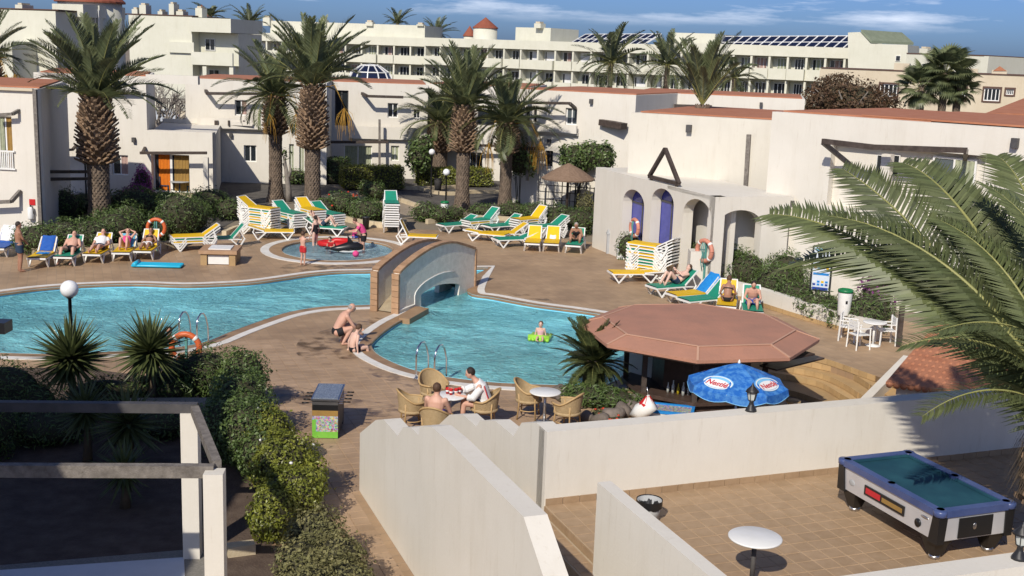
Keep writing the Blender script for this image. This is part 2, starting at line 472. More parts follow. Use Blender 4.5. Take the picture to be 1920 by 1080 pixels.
M['red'] = mat('signal_red', (0.52, 0.018, 0.02), 0.4)
M['lime'] = mat('lime_vinyl', (0.30, 0.62, 0.06), 0.3)
M['cyanvinyl'] = mat('turquoise_vinyl', (0.02, 0.40, 0.62), 0.3, (0.03, 0.44, 0.66), 3)
M['glass'] = mat('dark_window_glass', (0.02, 0.025, 0.03), 0.07, spec=0.7)
M['glasspale'] = mat('window_glass_pale', (0.10, 0.12, 0.13), 0.1, spec=0.6)
M['interior'] = mat('room_shadow', (0.05, 0.045, 0.04), 0.9)
M['curtaingreen'] = mat('pale_green_curtain', (0.30, 0.33, 0.22), 0.9, (0.40, 0.42, 0.30), 8)
M['curtainorange'] = mat('orange_curtain', (0.62, 0.17, 0.008), 0.85, (0.55, 0.14, 0.01), 6)
M['curtainochre'] = mat('ochre_curtain', (0.33, 0.20, 0.05), 0.85, (0.27, 0.16, 0.05), 6)
M['curtainpink'] = mat('faded_pink_curtain', (0.40, 0.27, 0.24), 0.9, (0.46, 0.32, 0.28), 6)
M['panelblue'] = mat('blue_glazing', (0.045, 0.055, 0.30), 0.12, (0.07, 0.08, 0.38), 3, spec=0.6)
M['solar'] = mat('solar_glass', (0.012, 0.016, 0.04), 0.08, spec=0.7)
M['shutter'] = mat('brown_shutter', (0.10, 0.055, 0.04), 0.7)
M['thatch'] = mat('brown_canopy', (0.19, 0.125, 0.085), 0.95, (0.25, 0.17, 0.12), 8, bump=0.8, bscale=40)
M['stone'] = mat('rough_stone', (0.40, 0.33, 0.22), 0.9, (0.28, 0.22, 0.15), 4, bump=0.8, bscale=14)
M['car'] = mat('silver_car_paint', (0.50, 0.53, 0.57), 0.3, spec=0.6, coat=0.6)
M['gravel'] = mat('grey_gravel', (0.20, 0.19, 0.165), 0.95, (0.30, 0.28, 0.25), 30, bump=0.9, bscale=80)
M['whitefloor'] = mat('white_floor_tile', (0.66, 0.67, 0.68), 0.4, (0.60, 0.61, 0.62), 3)
M['barwood'] = mat('dark_bar_wood', (0.055, 0.035, 0.028), 0.45, (0.085, 0.055, 0.042), 6, bump=0.25)
M['step'] = mat('ochre_step_tile', (0.47, 0.32, 0.155), 0.65, (0.40, 0.265, 0.13), 2.5, bump=0.3, objvar=0.13, islvar=0.13)
M['clear'] = mat('clear_bottle', (0.55, 0.58, 0.55), 0.08, spec=0.7)
M['amber'] = mat('yellow_bottle', (0.55, 0.42, 0.02), 0.1, spec=0.7)
M['greenbottle'] = mat('green_bottle', (0.03, 0.10, 0.04), 0.1, spec=0.7)
# ================================================================== special materials
TH = R(21)
GA = Vector((-math.sin(TH), math.cos(TH), 0))      # paving grid, away
GB = Vector((math.cos(TH), math.sin(TH), 0))       # paving grid, right

def deck_mat():
    m, t, b, o = newmat('deck_paving')
    b.inputs['Roughness'].default_value = 0.55
    b.inputs['Specular IOR Level'].default_value = 0.35
    geo = N(t, 'ShaderNodeNewGeometry')
    mpn = N(t, 'ShaderNodeMapping'); mpn.inputs['Rotation'].default_value = (0, 0, -TH)
    t.links.new(geo.outputs['Position'], mpn.inputs['Vector'])
    br = N(t, 'ShaderNodeTexBrick', Scale=1.0)
    br.offset = 0.0; br.squash = 1.0
    br.inputs['Brick Width'].default_value = 0.30; br.inputs['Row Height'].default_value = 0.30
    br.inputs['Mortar Size'].default_value = 0.009; br.inputs['Bias'].default_value = 0.0
    br.inputs['Color1'].default_value = (0.37, 0.255, 0.16, 1); br.inputs['Color2'].default_value = (0.43, 0.30, 0.19, 1)
    br.inputs['Mortar'].default_value = (0.33, 0.245, 0.165, 1)
    t.links.new(mpn.outputs['Vector'], br.inputs['Vector'])
    nz = N(t, 'ShaderNodeTexNoise', Scale=0.45, Detail=6.0, Roughness=0.65)
    t.links.new(geo.outputs['Position'], nz.inputs['Vector'])
    rpn = N(t, 'ShaderNodeValToRGB')
    rpn.color_ramp.elements[0].position = 0.32; rpn.color_ramp.elements[0].color = (0.70, 0.68, 0.66, 1)
    rpn.color_ramp.elements[1].position = 0.62; rpn.color_ramp.elements[1].color = (1.06, 1.04, 1.0, 1)
    t.links.new(nz.outputs['Fac'], rpn.inputs['Fac'])
    mm = N(t, 'ShaderNodeMixRGB', blend_type='MULTIPLY'); mm.inputs['Fac'].default_value = 1
    t.links.new(br.outputs['Color'], mm.inputs['Color1']); t.links.new(rpn.outputs['Color'], mm.inputs['Color2'])
    t.links.new(mm.outputs['Color'], b.inputs['Base Color'])
    bn = N(t, 'ShaderNodeBump', Strength=0.4, Distance=0.006); bn.invert = True
    t.links.new(br.outputs['Fac'], bn.inputs['Height']); t.links.new(bn.outputs['Normal'], b.inputs['Normal'])
    return m
M['deck'] = deck_mat()

def water_mat(name, tint, body, fac):
    """rippled pool water: tinted see-through, a little cloudy, sky glints by fresnel"""
    m, t, b, o = newmat(name)
    t.nodes.remove(b)
    geo = N(t, 'ShaderNodeNewGeometry')
    mpn = N(t, 'ShaderNodeMapping'); mpn.inputs['Rotation'].default_value = (0, 0, 0.5); mpn.inputs['Scale'].default_value = (1.0, 1.5, 1)
    t.links.new(geo.outputs['Position'], mpn.inputs['Vector'])
    n1 = N(t, 'ShaderNodeTexNoise', Scale=3.2, Detail=6.0, Roughness=0.62, Distortion=1.4)
    t.links.new(mpn.outputs['Vector'], n1.inputs['Vector'])
    n2 = N(t, 'ShaderNodeTexNoise', Scale=0.7, Detail=2.0)
    t.links.new(geo.outputs['Position'], n2.inputs['Vector'])
    n3 = N(t, 'ShaderNodeTexNoise', Scale=0.35, Detail=3.0)          # calmer and choppier patches
    t.links.new(geo.outputs['Position'], n3.inputs['Vector'])
    cr = N(t, 'ShaderNodeMapRange'); cr.inputs['From Min'].default_value = 0.38; cr.inputs['From Max'].default_value = 0.6; cr.inputs['To Min'].default_value = 0.35; cr.inputs['To Max'].default_value = 1.25
    t.links.new(n3.outputs['Fac'], cr.inputs['Value'])
    mu = N(t, 'ShaderNodeMath', operation='MULTIPLY'); t.links.new(n1.outputs['Fac'], mu.inputs[0]); t.links.new(cr.outputs['Result'], mu.inputs[1])
    ad = N(t, 'ShaderNodeMath', operation='MULTIPLY_ADD'); ad.inputs[1].default_value = 1.0
    t.links.new(n2.outputs['Fac'], ad.inputs[0]); t.links.new(mu.outputs[0], ad.inputs[2])
    bn = N(t, 'ShaderNodeBump', Strength=1.0, Distance=0.62)
    t.links.new(ad.outputs[0], bn.inputs['Height'])
    tr = N(t, 'ShaderNodeBsdfTransparent'); tr.inputs['Color'].default_value = rgba(tint)
    df = N(t, 'ShaderNodeBsdfDiffuse'); df.inputs['Color'].default_value = rgba(body)
    t.links.new(bn.outputs['Normal'], df.inputs['Normal'])
    gl = N(t, 'ShaderNodeBsdfGlossy', Roughness=0.06); gl.inputs['Color'].default_value = (1, 1, 1, 1)
    t.links.new(bn.outputs['Normal'], gl.inputs['Normal'])
    fr = N(t, 'ShaderNodeFresnel', IOR=1.33)
    t.links.new(bn.outputs['Normal'], fr.inputs['Normal'])
    m1 = N(t, 'ShaderNodeMixShader'); m1.inputs['Fac'].default_value = fac
    t.links.new(tr.outputs[0], m1.inputs[1]); t.links.new(df.outputs[0], m1.inputs[2])
    m2 = N(t, 'ShaderNodeMixShader')
    t.links.new(fr.outputs[0], m2.inputs['Fac']); t.links.new(m1.outputs[0], m2.inputs[1]); t.links.new(gl.outputs[0], m2.inputs[2])
    t.links.new(m2.outputs[0], o.inputs['Surface'])
    return m
M['water'] = water_mat('pool_water', (0.70, 0.93, 1.0), (0.34, 0.92, 1.0), 0.72)
M['waterkid'] = water_mat('paddling_water', (0.90, 0.97, 1.0), (0.55, 0.85, 0.98), 0.45)
M['sea'] = mat('sea_water', (0.03, 0.075, 0.12), 0.25)
M['basin'] = mat('pool_mosaic', (0.22, 0.70, 0.95), 0.4, (0.34, 0.80, 0.98), 1.2, bump=0.1)
M['basinkid'] = mat('paddling_mosaic', (0.55, 0.76, 0.84), 0.4, (0.64, 0.82, 0.88), 2.5)
M['pebble'] = mat('pebbledash', (0.70, 0.67, 0.58), 0.9, (0.84, 0.80, 0.71), 5.0, bump=1.0, bscale=22)

# ================================================================== outlines
def crom(pts, n=6, closed=True):
    out = []; L = len(pts)
    for i in range(L if closed else L - 1):
        if closed: p = [pts[(i + k - 1) % L] for k in range(4)]
        else: p = [pts[max(0, min(L - 1, i + k - 1))] for k in range(4)]
        for j in range(n):
            t = j / n
            out.append(tuple(0.5 * ((2 * p[1][c]) + (-p[0][c] + p[2][c]) * t + (2 * p[0][c] - 5 * p[1][c] + 4 * p[2][c] - p[3][c]) * t * t + (-p[0][c] + 3 * p[1][c] - 3 * p[2][c] + p[3][c]) * t ** 3) for c in range(2)))
    if not closed: out.append(tuple(pts[-1]))
    return out
def xy(l, z=0.0): return [tuple(G(x, y, z)[:2]) for x, y in l]
def area(l): return sum(l[i][0] * l[(i + 1) % len(l)][1] - l[(i + 1) % len(l)][0] * l[i][1] for i in range(len(l))) / 2
def ccw(l): return l if area(l) > 0 else l[::-1]
def offset(l, d):
    """outward offset of a ccw outline"""
    n = len(l); out = []
    for i in range(n):
        a = Vector(l[i - 1]); b = Vector(l[(i + 1) % n]); t = b - a
        if t.length < 1e-6: out.append(l[i]); continue
        t.normalize(); out.append((l[i][0] + t.y * d, l[i][1] - t.x * d))
    return out
def inside(p, l):
    x, y = p[0], p[1]; c = False; n = len(l); j = n - 1
    for i in range(n):
        if (l[i][1] > y) != (l[j][1] > y) and x < (l[j][0] - l[i][0]) * (y - l[i][1]) / (l[j][1] - l[i][1]) + l[i][0]: c = not c
        j = i
    return c

far_edge = [(-160, 572), (-80, 562), (0, 552), (70, 543), (150, 537), (250, 534), (340, 537), (410, 535), (475, 531), (535, 523), (590, 515), (640, 511), (700, 510), (790, 505)]
corner = [(915, 503)]
far2 = [(888, 518), (878, 549), (925, 559), (1000, 573), (1095, 586), (1190, 604), (1225, 640), (1200, 690), (1140, 722)]
near = [(1085, 723), (1000, 721), (920, 717), (830, 706), (765, 691), (718, 671), (698, 655), (701, 638), (745, 605), (801, 580)]
near2 = [(772, 568), (690, 572), (610, 575), (545, 585), (490, 602), (435, 622), (380, 643), (300, 655), (200, 660), (100, 664), (0, 662), (-80, 660), (-170, 640), (-210, 600)]
pool_loop = ccw(crom(xy(far_edge), 4, False) + xy(corner) + crom(xy(far2), 4, False) + crom(xy(near), 4, False) + crom(xy(near2), 4, False))
kc = G(633, 468); kr = (G(744, 466).x - G(527, 470).x) / 2
kr_y = (G(620, 447).y - G(648, 488).y) / 2
kid_loop = [(kc.x + kr * math.cos(2 * math.pi * i / 40), kc.y + kr_y * math.sin(2 * math.pi * i / 40)) for i in range(40)]

# sunken bar court
STEP = 0.17
edges_px = [[(1497, 662), (1530, 668), (1560, 676), (1600, 690), (1652, 708)],
            [(1485, 672), (1507, 676), (1560, 687), (1602, 702), (1637, 724)],
            [(1470, 686), (1492, 690), (1540, 700), (1580, 717), (1617, 741)],
            [(1455, 699), (1500, 707), (1540, 717), (1575, 737), (1602, 753)],
            [(1440, 722), (1485, 732), (1515, 741), (1555, 757), (1575, 768)]]
edges = []
for k, e_ in enumerate(edges_px):
    p = [Vector((q[0], q[1], 0)) for q in crom(xy(e_, -STEP * k), 4, False)]
    d0 = (p[0] - p[1]).normalized(); d1 = (p[-1] - p[-2]).normalized()
    c_ = [p[0] + d0 * 4.5 + Vector((0, -0.9, 0)), p[0] + d0 * 2.0 + Vector((0, -0.15, 0))]
    edges.append(c_ + p + [p[-1] + d1 * 3.0])
PIT = -STEP * 5
TZ = 1.2
TA = G(1022, 948, TZ); TA.z = 0
def TL(s, t, z=0.0):
    """terrace frame: s along its back wall to the right, t towards the viewer"""
    p = TA + GB * s - GA * t
    return Vector((p.x, p.y, z))
pit_near = [TL(9.0, -0.45), TL(2.3, -0.45)]
pit_left = [G(1226, 775), G(1238, 712)]
pit_loop = ccw([tuple(p[:2]) for p in edges[0]] + [tuple(p[:2]) for p in pit_near] + [tuple(p[:2]) for p in pit_left])

deck_outer = ccw([(-34, 12), (14, 12), (22, 30), (19, 36), (14.5, 35.2), (9.2, 40.0), (4.0, 49.8), (3.0, 51), (-1, 52.3), (-7, 52.5), (-9, 51.5), (-11.5, 50.2), (-17, 45.6), (-21, 43.0), (-34, 41)])

# ---- ground out to the horizon
mb = MB(); big = [(-4000, -800), (4000, -800), (4000, 5000), (-4000, 5000)]
mb.fill([big, deck_outer], -0.01); ground = struct('ground', mb, M['land'])
mb = MB(); mb.fill([deck_outer, offset(pool_loop, 0.30), offset(kid_loop, 0.45), pit_loop], 0.0)
deck = struct('pool_deck', mb, M['deck'])

def basin(name, loop, depth, wl, mats, ledge=0.0):
    mb = MB(); n = len(loop)
    mb.strip([(p[0], p[1], 0.02) for p in loop], [(p[0], p[1], -depth) for p in loop], True)
    mb.fill([loop], -depth)
    b_ = struct(name, mb, mats[0])
    mb = MB(); mb.fill([loop], wl)
    w = struct(name.replace('basin', 'water'), mb, mats[1])
    return b_
basin('pool_basin', pool_loop, 1.35, -0.10, (M['basin'], M['water']))
basin('paddling_pool_basin', kid_loop, 0.45, -0.07, (M['basinkid'], M['waterkid']))
def ring(name, loop, d0, d1, z0, z1, m):
    """raised band between two offsets of an outline, cut in pieces"""
    a = offset(loop, d0); b = offset(loop, d1); n = len(a); mb = MB()
    for i in range(n):
        j = (i + 1) % n
        mb.add([(a[i][0], a[i][1], z1), (a[j][0], a[j][1], z1), (b[j][0], b[j][1], z1), (b[i][0], b[i][1], z1)], [(3, 2, 1, 0)])
    mb.strip([(p[0], p[1], z1) for p in a], [(p[0], p[1], z0) for p in a], True)
    mb.strip([(p[0], p[1], z0) for p in b], [(p[0], p[1], z1) for p in b], True)
    return struct(name, mb, m)
ring('pool_coping', pool_loop, -0.02, 0.33, -0.05, 0.012, M['coping'])
ring('pool_overflow_grating', pool_loop, 0.33, 0.58, -0.05, 0.018, M['whitepaint'])
ring('paddling_pool_coping', kid_loop, -0.02, 0.48, -0.05, 0.012, M['coping'])
ring('paddling_pool_grating', kid_loop, 0.48, 0.82, -0.05, 0.02, M['whitepaint'])

# ---- deck tiles near the viewer: single pieces, then the rest as one mesh
keep_out = [offset(pool_loop, 0.62), pit_loop]
near_wall_foot = [tuple(G(677, 925)[:2]), tuple((G(677, 925) + GB * 9)[:2]), tuple((G(677, 925) + GB * 9 - GA * 12)[:2]), tuple((G(677, 925) - GA * 12)[:2])]
TS = 0.30
def tile_mesh(name, w, h, m):
    mb = MB(); b = w / 2; c = b - 0.004
    mb.add([(-b, -b, 0), (b, -b, 0), (b, b, 0), (-b, b, 0), (-c, -c, h), (c, -c, h), (c, c, h), (-c, c, h)], [(4, 5, 6, 7), (0, 1, 5, 4), (1, 2, 6, 5), (2, 3, 7, 6), (3, 0, 4, 7)])
    return mb.mesh(name, m)
def tiles(parent, spots, w, h, z, m1, m2, rot):
    spots.sort(key=lambda p: p[0] ** 2 + p[1] ** 2)
    me = tile_mesh('tile', w, h, m1)
    for p in spots[:300]:
        o = link('tile', me, parent, (p[0], p[1], z), rot + R(U(-0.5, 0.5)))
    if len(spots) > 300:
        mb = MB(); b = w / 2; c = b - 0.004
        for p in spots[300:]:
            Q = [Vector((p[0], p[1], z)) + GB * x + GA * y + Vector((0, 0, q)) for q, k in ((0, b), (h, c)) for x, y in ((-k, -k), (k, -k), (k, k), (-k, k))]
            mb.add(Q, [(4, 5, 6, 7), (0, 1, 5, 4), (1, 2, 6, 5), (2, 3, 7, 6), (3, 0, 4, 7)])
        part('tile_field', mb, m2, parent, kind='stuff')
sp = []
for i in range(-60, 60):
    for j in range(20, 125):
        p = GB * (i * TS) + GA * (j * TS)
        u, v = PX(p)
        if not (380 < u < 1240 and 600 < v < 1100) or p.y > 31.5: continue
        if any(inside(p, l) for l in keep_out) or inside(p, near_wall_foot): continue
        if inside(p, offset(pool_loop, 0.75)): continue
        if u < 520 and p.y < 25: continue
        sp.append(p)
tiles(deck, sp, TS - 0.012, 0.007, 0.001, M['dtile'], M['dtilestuff'], TH)

# ================================================================== terrace in front, its walls and stairs
mb = MB()
tp = [TL(0, 0.0), TL(11, 0.0), TL(11, 7.5), TL(0, 7.5)]
mb.prism([tuple(p[:2]) for p in reversed(tp)][::-1], -0.5, TZ)
terrace = struct('terrace_floor', mb, M['grout'])
TT = 0.29
sp = []
off_t = 0.02
for i in range(0, 38):
    for j in range(0, 25):
        p = TL((i + 0.5) * TT, off_t + (j + 0.5) * TT, 0)
        q = Vector((p.x, p.y, TZ)); u, v = PX(q)
        if u > 1990 or v > 1130: continue
        sp.append(p)
tiles(terrace, sp, TT - 0.011, 0.008, TZ, M['tile'], M['tilestuff'], TH)
sk = tile_mesh('skirting_tile', TT - 0.008, 0.012, M['tile'])
for i in range(0, 34):
    mb = MB()
    c = TL((i + 0.5) * TT, 0.008, TZ + 0.055)
    mb.box(c, (TT - 0.01, 0.016, 0.11), TH)
    part('skirting_tile', mb, M['tile'], terrace)
def slabwall(name, label, prof, base, face_s, thick, z_low, group=None, mtl='cream'):
    """wall standing along the grid's away direction: prof is (t,z) outline in the terrace frame"""
    mb = MB()
    pts = [TL(face_s, t, z) for t, z in prof]
    pts += [TL(face_s, prof[-1][0], z_low), TL(face_s, prof[0][0], z_low)]
    mb.slab(pts, GB * thick)
    bx = TL(face_s, prof[0][0], z_low)
    return single(name, mb, M[mtl], label, 'wall', group, loc=bx, world=True)
# wall beside the path; its far end is at pixel 677,925
nwA = G(677, 925); sN = (nwA - TA).dot(GB); tN = -(nwA - TA).dot(GA)
prof = [(-0.14, 1.12), (1.02, 1.74), (1.55, 1.92), (2.46, 1.93), (2.79, 2.18), (3.24, 2.32), (3.65, 2.33), (3.72, 2.50), (4.31, 2.68), (5.07, 2.73), (8.04, 2.78), (8.75, 2.30), (11.5, 2.3)]
slabwall('garden_wall', 'long cream wall with stepped top beside the tiled path, lower centre', [(tN + s, z) for s, z in prof], None, sN, 0.30, -0.1)
prof = [(-0.10, 2.40), (-0.44, 2.41), (-1.07, 2.21), (-1.41, 1.87), (-2.32, 1.85), (-3.08, 1.61), (-3.27, 1.43), (-4.04, 1.42), (-4.84, 1.17), (-6.0, 0.45)]
slabwall('stair_wall', 'cream stair wall with chamfered stepped top behind the garden wall', prof[::-1], None, -0.02, 0.28, -0.1)
mb = MB(); c0 = TL(0.0, 0.0); 
mb.prism([tuple(TL(s, t)[:2]) for s, t in ((-0.02, -0.0), (10.8, -0.0), (10.8, -0.32), (-0.02, -0.32))], PIT, 2.40)
single('terrace_back_wall', mb, M['cream'], 'long cream wall behind the pool table, topped by a small lantern', 'wall', loc=TL(0, 0, PIT), world=True)
slabwall('divider_wall', 'cream divider wall running towards the viewer beside the black bin', [(2.15, 2.40), (7.4, 2.40)], None, -0.16, 0.20, TZ - 0.2)
# low wall at lower right
q0 = G(1590, 1078, 2.4); q1 = G(1905, 1035, 2.4)
d = (q1 - q0).normalized(); q0 = q0 - d * 1.2; q1 = q1 + d * 2.5; nrm = Vector((d.y, -d.x, 0))
mb = MB(); mb.prism([tuple(p[:2]) for p in (q0, q1, q1 + nrm * 0.35, q0 + nrm * 0.35)][::-1], 0.4, 2.40)
single('parapet_wall', mb, M['cream'], 'cream parapet at the lower right corner below the pool table', 'wall', loc=(q0.x, q0.y, 0.4), world=True)
# side strip, landing and the stair going down to the deck
mb = MB()
mb.prism([tuple(TL(s, t)[:2]) for s, t in ((-0.34, -0.9), (0.0, -0.9), (0.0, 7.5), (-0.34, 7.5))][::-1], -0.3, TZ - 0.16)
mb.prism([tuple(TL(s, t)[:2]) for s, t in ((-1.66, -0.5), (-0.34, -0.5), (-0.34, 7.5), (-1.66, 7.5))][::-1], -0.3, TZ - 0.32)
for k in range(6):
    t1 = -0.5 - 0.42 * k
    zt = TZ - 0.32 - 0.15 * (k + 1)
    mb.prism([tuple(TL(s, t)[:2]) for s, t in ((-1.66, t1 - 0.42), (-0.02, t1 - 0.42), (-0.02, t1), (-1.66, t1))][::-1], -0.3, max(zt, 0.003))
stair = struct('terrace_steps', mb, M['grout'])
mb = None
me = tile_mesh('step_tile', TT - 0.011, 0.008, M['tile'])
for j in range(0, 18):
    p = TL(-0.17, -0.7 + j * TT, 0); link('step_tile', me, stair, (p.x, p.y, TZ - 0.16), TH)
    mb = MB(); c = TL(-0.008, -0.7 + j * TT, TZ - 0.07); mb.box(c, (0.016, TT - 0.012, 0.125), TH); part('riser_tile', mb, M['tile'], stair)
    for i in range(4):
        p = TL(-0.50 - i * TT, -0.3 + j * TT, 0); link('step_tile', me, stair, (p.x, p.y, TZ - 0.32), TH)

# ================================================================== sunken bar court: stairs
mb = MB()
pf = [tuple(p[:2]) for p in edges[-1]] + [tuple(p[:2]) for p in pit_near] + [tuple(p[:2]) for p in pit_left]
mb.fill([pit_loop], PIT)
n = len(pit_loop)
mb.strip([(p[0], p[1], 0.0) for p in pit_loop], [(p[0], p[1], PIT) for p in pit_loop], True)
court = struct('bar_court_floor', mb, M['deck'])
mb = MB()
for k in range(5):
    e_ = edges[k]; zt = -STEP * k; zb = -STEP * (k + 1)
    mb.strip([(p.x, p.y, zb) for p in e_], [(p.x, p.y, zt) for p in e_])
    if k < 4:
        f_ = edges[k + 1]
        mb.strip([(p.x, p.y, zb) for p in f_], [(p.x, p.y, zb) for p in e_])
steps = struct('court_steps', mb, M['step'])
# the tiles that face each riser
for k in range(5):
    e_ = edges[k][2:-1]
    L = [0]
    for i in range(1, len(e_)): L.append(L[-1] + (e_[i] - e_[i - 1]).length)
    s = 0.0
    while s + 0.3 < L[-1]:
        def at(s_):
            for i in range(1, len(L)):
                if L[i] >= s_:
                    return e_[i - 1].lerp(e_[i], (s_ - L[i - 1]) / (L[i] - L[i - 1]))
            return e_[-1]
        a = at(s + 0.006); b = at(s + 0.294)
        nn = Vector(((b - a).y, -(b - a).x, 0)).normalized() * 0.008
        if nn.y > 0: nn = -nn
        z1 = -STEP * k + 0.004
        mb = MB(); mb.bar(Vector((a.x, a.y, z1 - STEP / 2 + 0.004)) + nn, Vector((b.x, b.y, z1 - STEP / 2 + 0.004)) + nn, 0.014, STEP - 0.012)
        part('riser_tile', mb, M['step'], steps)
        s += 0.3

# ---- wet patches left by bathers: darker, glossier paving
def wet_mat():
    m, t, b, o = newmat('wet_film'); b.inputs['Base Color'].default_value = (0.07, 0.045, 0.028, 1); b.inputs['Roughness'].default_value = 0.18
    geo = N(t, 'ShaderNodeNewGeometry'); nz = N(t, 'ShaderNodeTexNoise', Scale=2.2, Detail=6.0); t.links.new(geo.outputs['Position'], nz.inputs['Vector'])
    rpn = N(t, 'ShaderNodeValToRGB'); rpn.color_ramp.elements[0].position = 0.46; rpn.color_ramp.elements[1].position = 0.66; rpn.color_ramp.elements[1].color = (0.55, 0.55, 0.55, 1)
    t.links.new(nz.outputs['Fac'], rpn.inputs['Fac']); tr = N(t, 'ShaderNodeBsdfTransparent'); ms = N(t, 'ShaderNodeMixShader')
    t.links.new(rpn.outputs['Color'], ms.inputs['Fac']); t.links.new(tr.outputs[0], ms.inputs[1]); t.links.new(b.outputs[0], ms.inputs[2]); t.links.new(ms.outputs[0], o.inputs['Surface']); return m
M['wet'] = wet_mat()
for pl in ([(560, 640), (600, 622), (680, 600), (735, 592), (720, 620), (690, 650), (672, 672), (610, 672), (560, 668)], [(530, 498), (600, 492), (700, 494), (705, 506), (620, 512), (540, 512)], [(505, 735), (560, 726), (640, 745), (740, 760), (740, 782), (640, 775), (540, 752)], [(700, 690), (780, 706), (850, 722), (900, 726), (860, 745), (780, 728), (700, 705)], [(930, 560), (1010, 576), (1050, 572), (1010, 556), (940, 548)]):
    mb = MB(); mb.fill([ccw([p for p in crom(xy(pl), 4) if not inside(p, offset(pool_loop, 0.6)) and not inside(p, offset(kid_loop, 0.85))])], 0.0095); tag(struct('wet_patch', mb, M['wet']), kind='stuff')
# ================================================================== foot bridge over the pool
def WP(x, y, A, B):
    """pixel on the upright plane through A and B"""
    n = Vector((-(B - A).y, (B - A).x, 0)); d = ray(x, y)
    return CP + d * ((A - CP).dot(n) / d.dot(n))
bA = G(747, 589); bB = G(889, 538)
bt = (bB - bA); bt.z = 0; blen = bt.length; bt.normalize()
bn_ = Vector((-bt.y, bt.x, 0))            # towards the far parapet
arc_n = [(747, 514), (757, 504), (768, 495), (780, 485), (793, 476), (806, 468), (819.5, 461.7), (830, 458.5), (839, 456.6), (848, 456), (856, 456.4), (872, 461), (889, 468)]
arch_px = [(789.6, 571), (789.6, 553), (796, 547), (803.7, 542.6), (812, 538), (821, 534.6), (830, 532.8), (839, 532), (848, 531.6), (856, 532), (862, 534), (860, 553)]
bridge = thing('foot_bridge', 'arched foot bridge with pebbledash parapets and brick caps over the pool', 'bridge', loc=(bA.x, bA.y, 0))
def tz(lst): return [((p - bA).dot(bt), p.z) for p in (WP(x, y, bA, bB) for x, y in lst)]
top = tz(arc_n); arch = tz(arch_px)
top[0] = (0.0, top[0][1]); top[-1] = (blen, top[-1][1])
arch_poly = [(arch[0][0], -0.6)] + arch[:-1] + [(arch[-1][0], arch[-1][1]), (arch[-1][0], -0.6)]
TW = 0.17
def parapet(shift, name):
    o0 = bA + bn_ * shift
    def P(s, z): return Vector((o0.x + bt.x * s, o0.y + bt.y * s, z))
    mb = MB()
    pts = [P(0, 0.0)] + [P(s, z) for s, z in arch_poly] + [P(blen, 0.0)] + [P(s, z) for s, z in reversed(top)]
    mb.slab(pts, bn_ * TW)
    w = part(name, mb, M['pebble'], bridge, world=True)
    # brick coping along the curved top
    S = []
    for i in range(len(top) - 1):
        a, b = Vector(top[i]), Vector(top[i + 1]); n_ = max(1, round((b - a).length / 0.1))
        for k in range(n_): S.append(a.lerp(b, k / n_))
    S.append(Vector(top[-1])); acc = [S[0]]; 
    for q in S[1:]:
        if (q - acc[-1]).length > 0.17: acc.append(q)
    for a, b in zip(acc, acc[1:]):
        d = (b - a).normalized() * 0.006
        mb = MB(); mb.bar(P(*(a + d)) + bn_ * TW / 2 + Vector((0, 0, 0.035)), P(*(b - d)) + bn_ * TW / 2 + Vector((0, 0, 0.035)), TW + 0.08, 0.075)
        o = part('brick', mb, M['brickcap'], w, world=False); o.data.transform(pmat(bridge).inverted())
    for s0 in (-0.045, blen + 0.045):
        h = top[0][1] if s0 < 0 else top[-1][1]; nb = 7
        for k in range(nb):
            mb = MB(); c = P(s0, (k + 0.5) * h / nb) + bn_ * TW / 2
            mb.box(c, (0.09, TW + 0.08, h / nb - 0.012), math.atan2(bt.y, bt.x))
            o = part('brick', mb, M['brickcap'], w); o.data.transform(pmat(bridge).inverted())
    return w
w1 = parapet(0.0, 'near_parapet')
far_shift = (G(699, 586) - bA).dot(bn_)
w2 = parapet(far_shift, 'far_parapet')
mb = MB(); L_ = []; Rr = []
for i in range(25):
    s = blen * i / 24; z = 0.03 + 0.72 * math.sin(math.pi * i / 24)
    p = bA + bt * s
    L_.append(Vector((p.x, p.y, z)) + bn_ * (TW - 0.01)); Rr.append(Vector((p.x, p.y, z)) + bn_ * (far_shift + 0.01))
mb.strip(L_, Rr, smooth=True)
mb.strip([q - Vector((0, 0, 0.14)) for q in Rr], [q - Vector((0, 0, 0.14)) for q in L_])
part('walkway', mb, M['stone'], bridge, world=True)
mb = MB(); ml = [WP(x, y, bA, bB) - bn_ * 0.012 for x, y in [(749, 581), (777, 571), (777, 555), (779, 548), (782.6, 542.6), (789, 535), (796.6, 528.5), (805, 523), (814, 518), (823, 514), (832, 511), (843, 509.3), (853, 509)]]
mb.tube(ml, 0.016, 6); part('light_strip', mb, M['white'], bridge, world=True)
mb = MB(); mb.prism([tuple(p[:2]) for p in ccw([G(x, y, 0.07) for x, y in [(746, 592), (779, 574), (804, 578), (768, 598), (748, 596)]])] if False else ccw(xy([(746, 592), (779, 574), (804, 578), (768, 598), (748, 596)], 0.07)), -0.4, 0.07)
part('pier_ledge', mb, M['coping'], bridge, world=True)

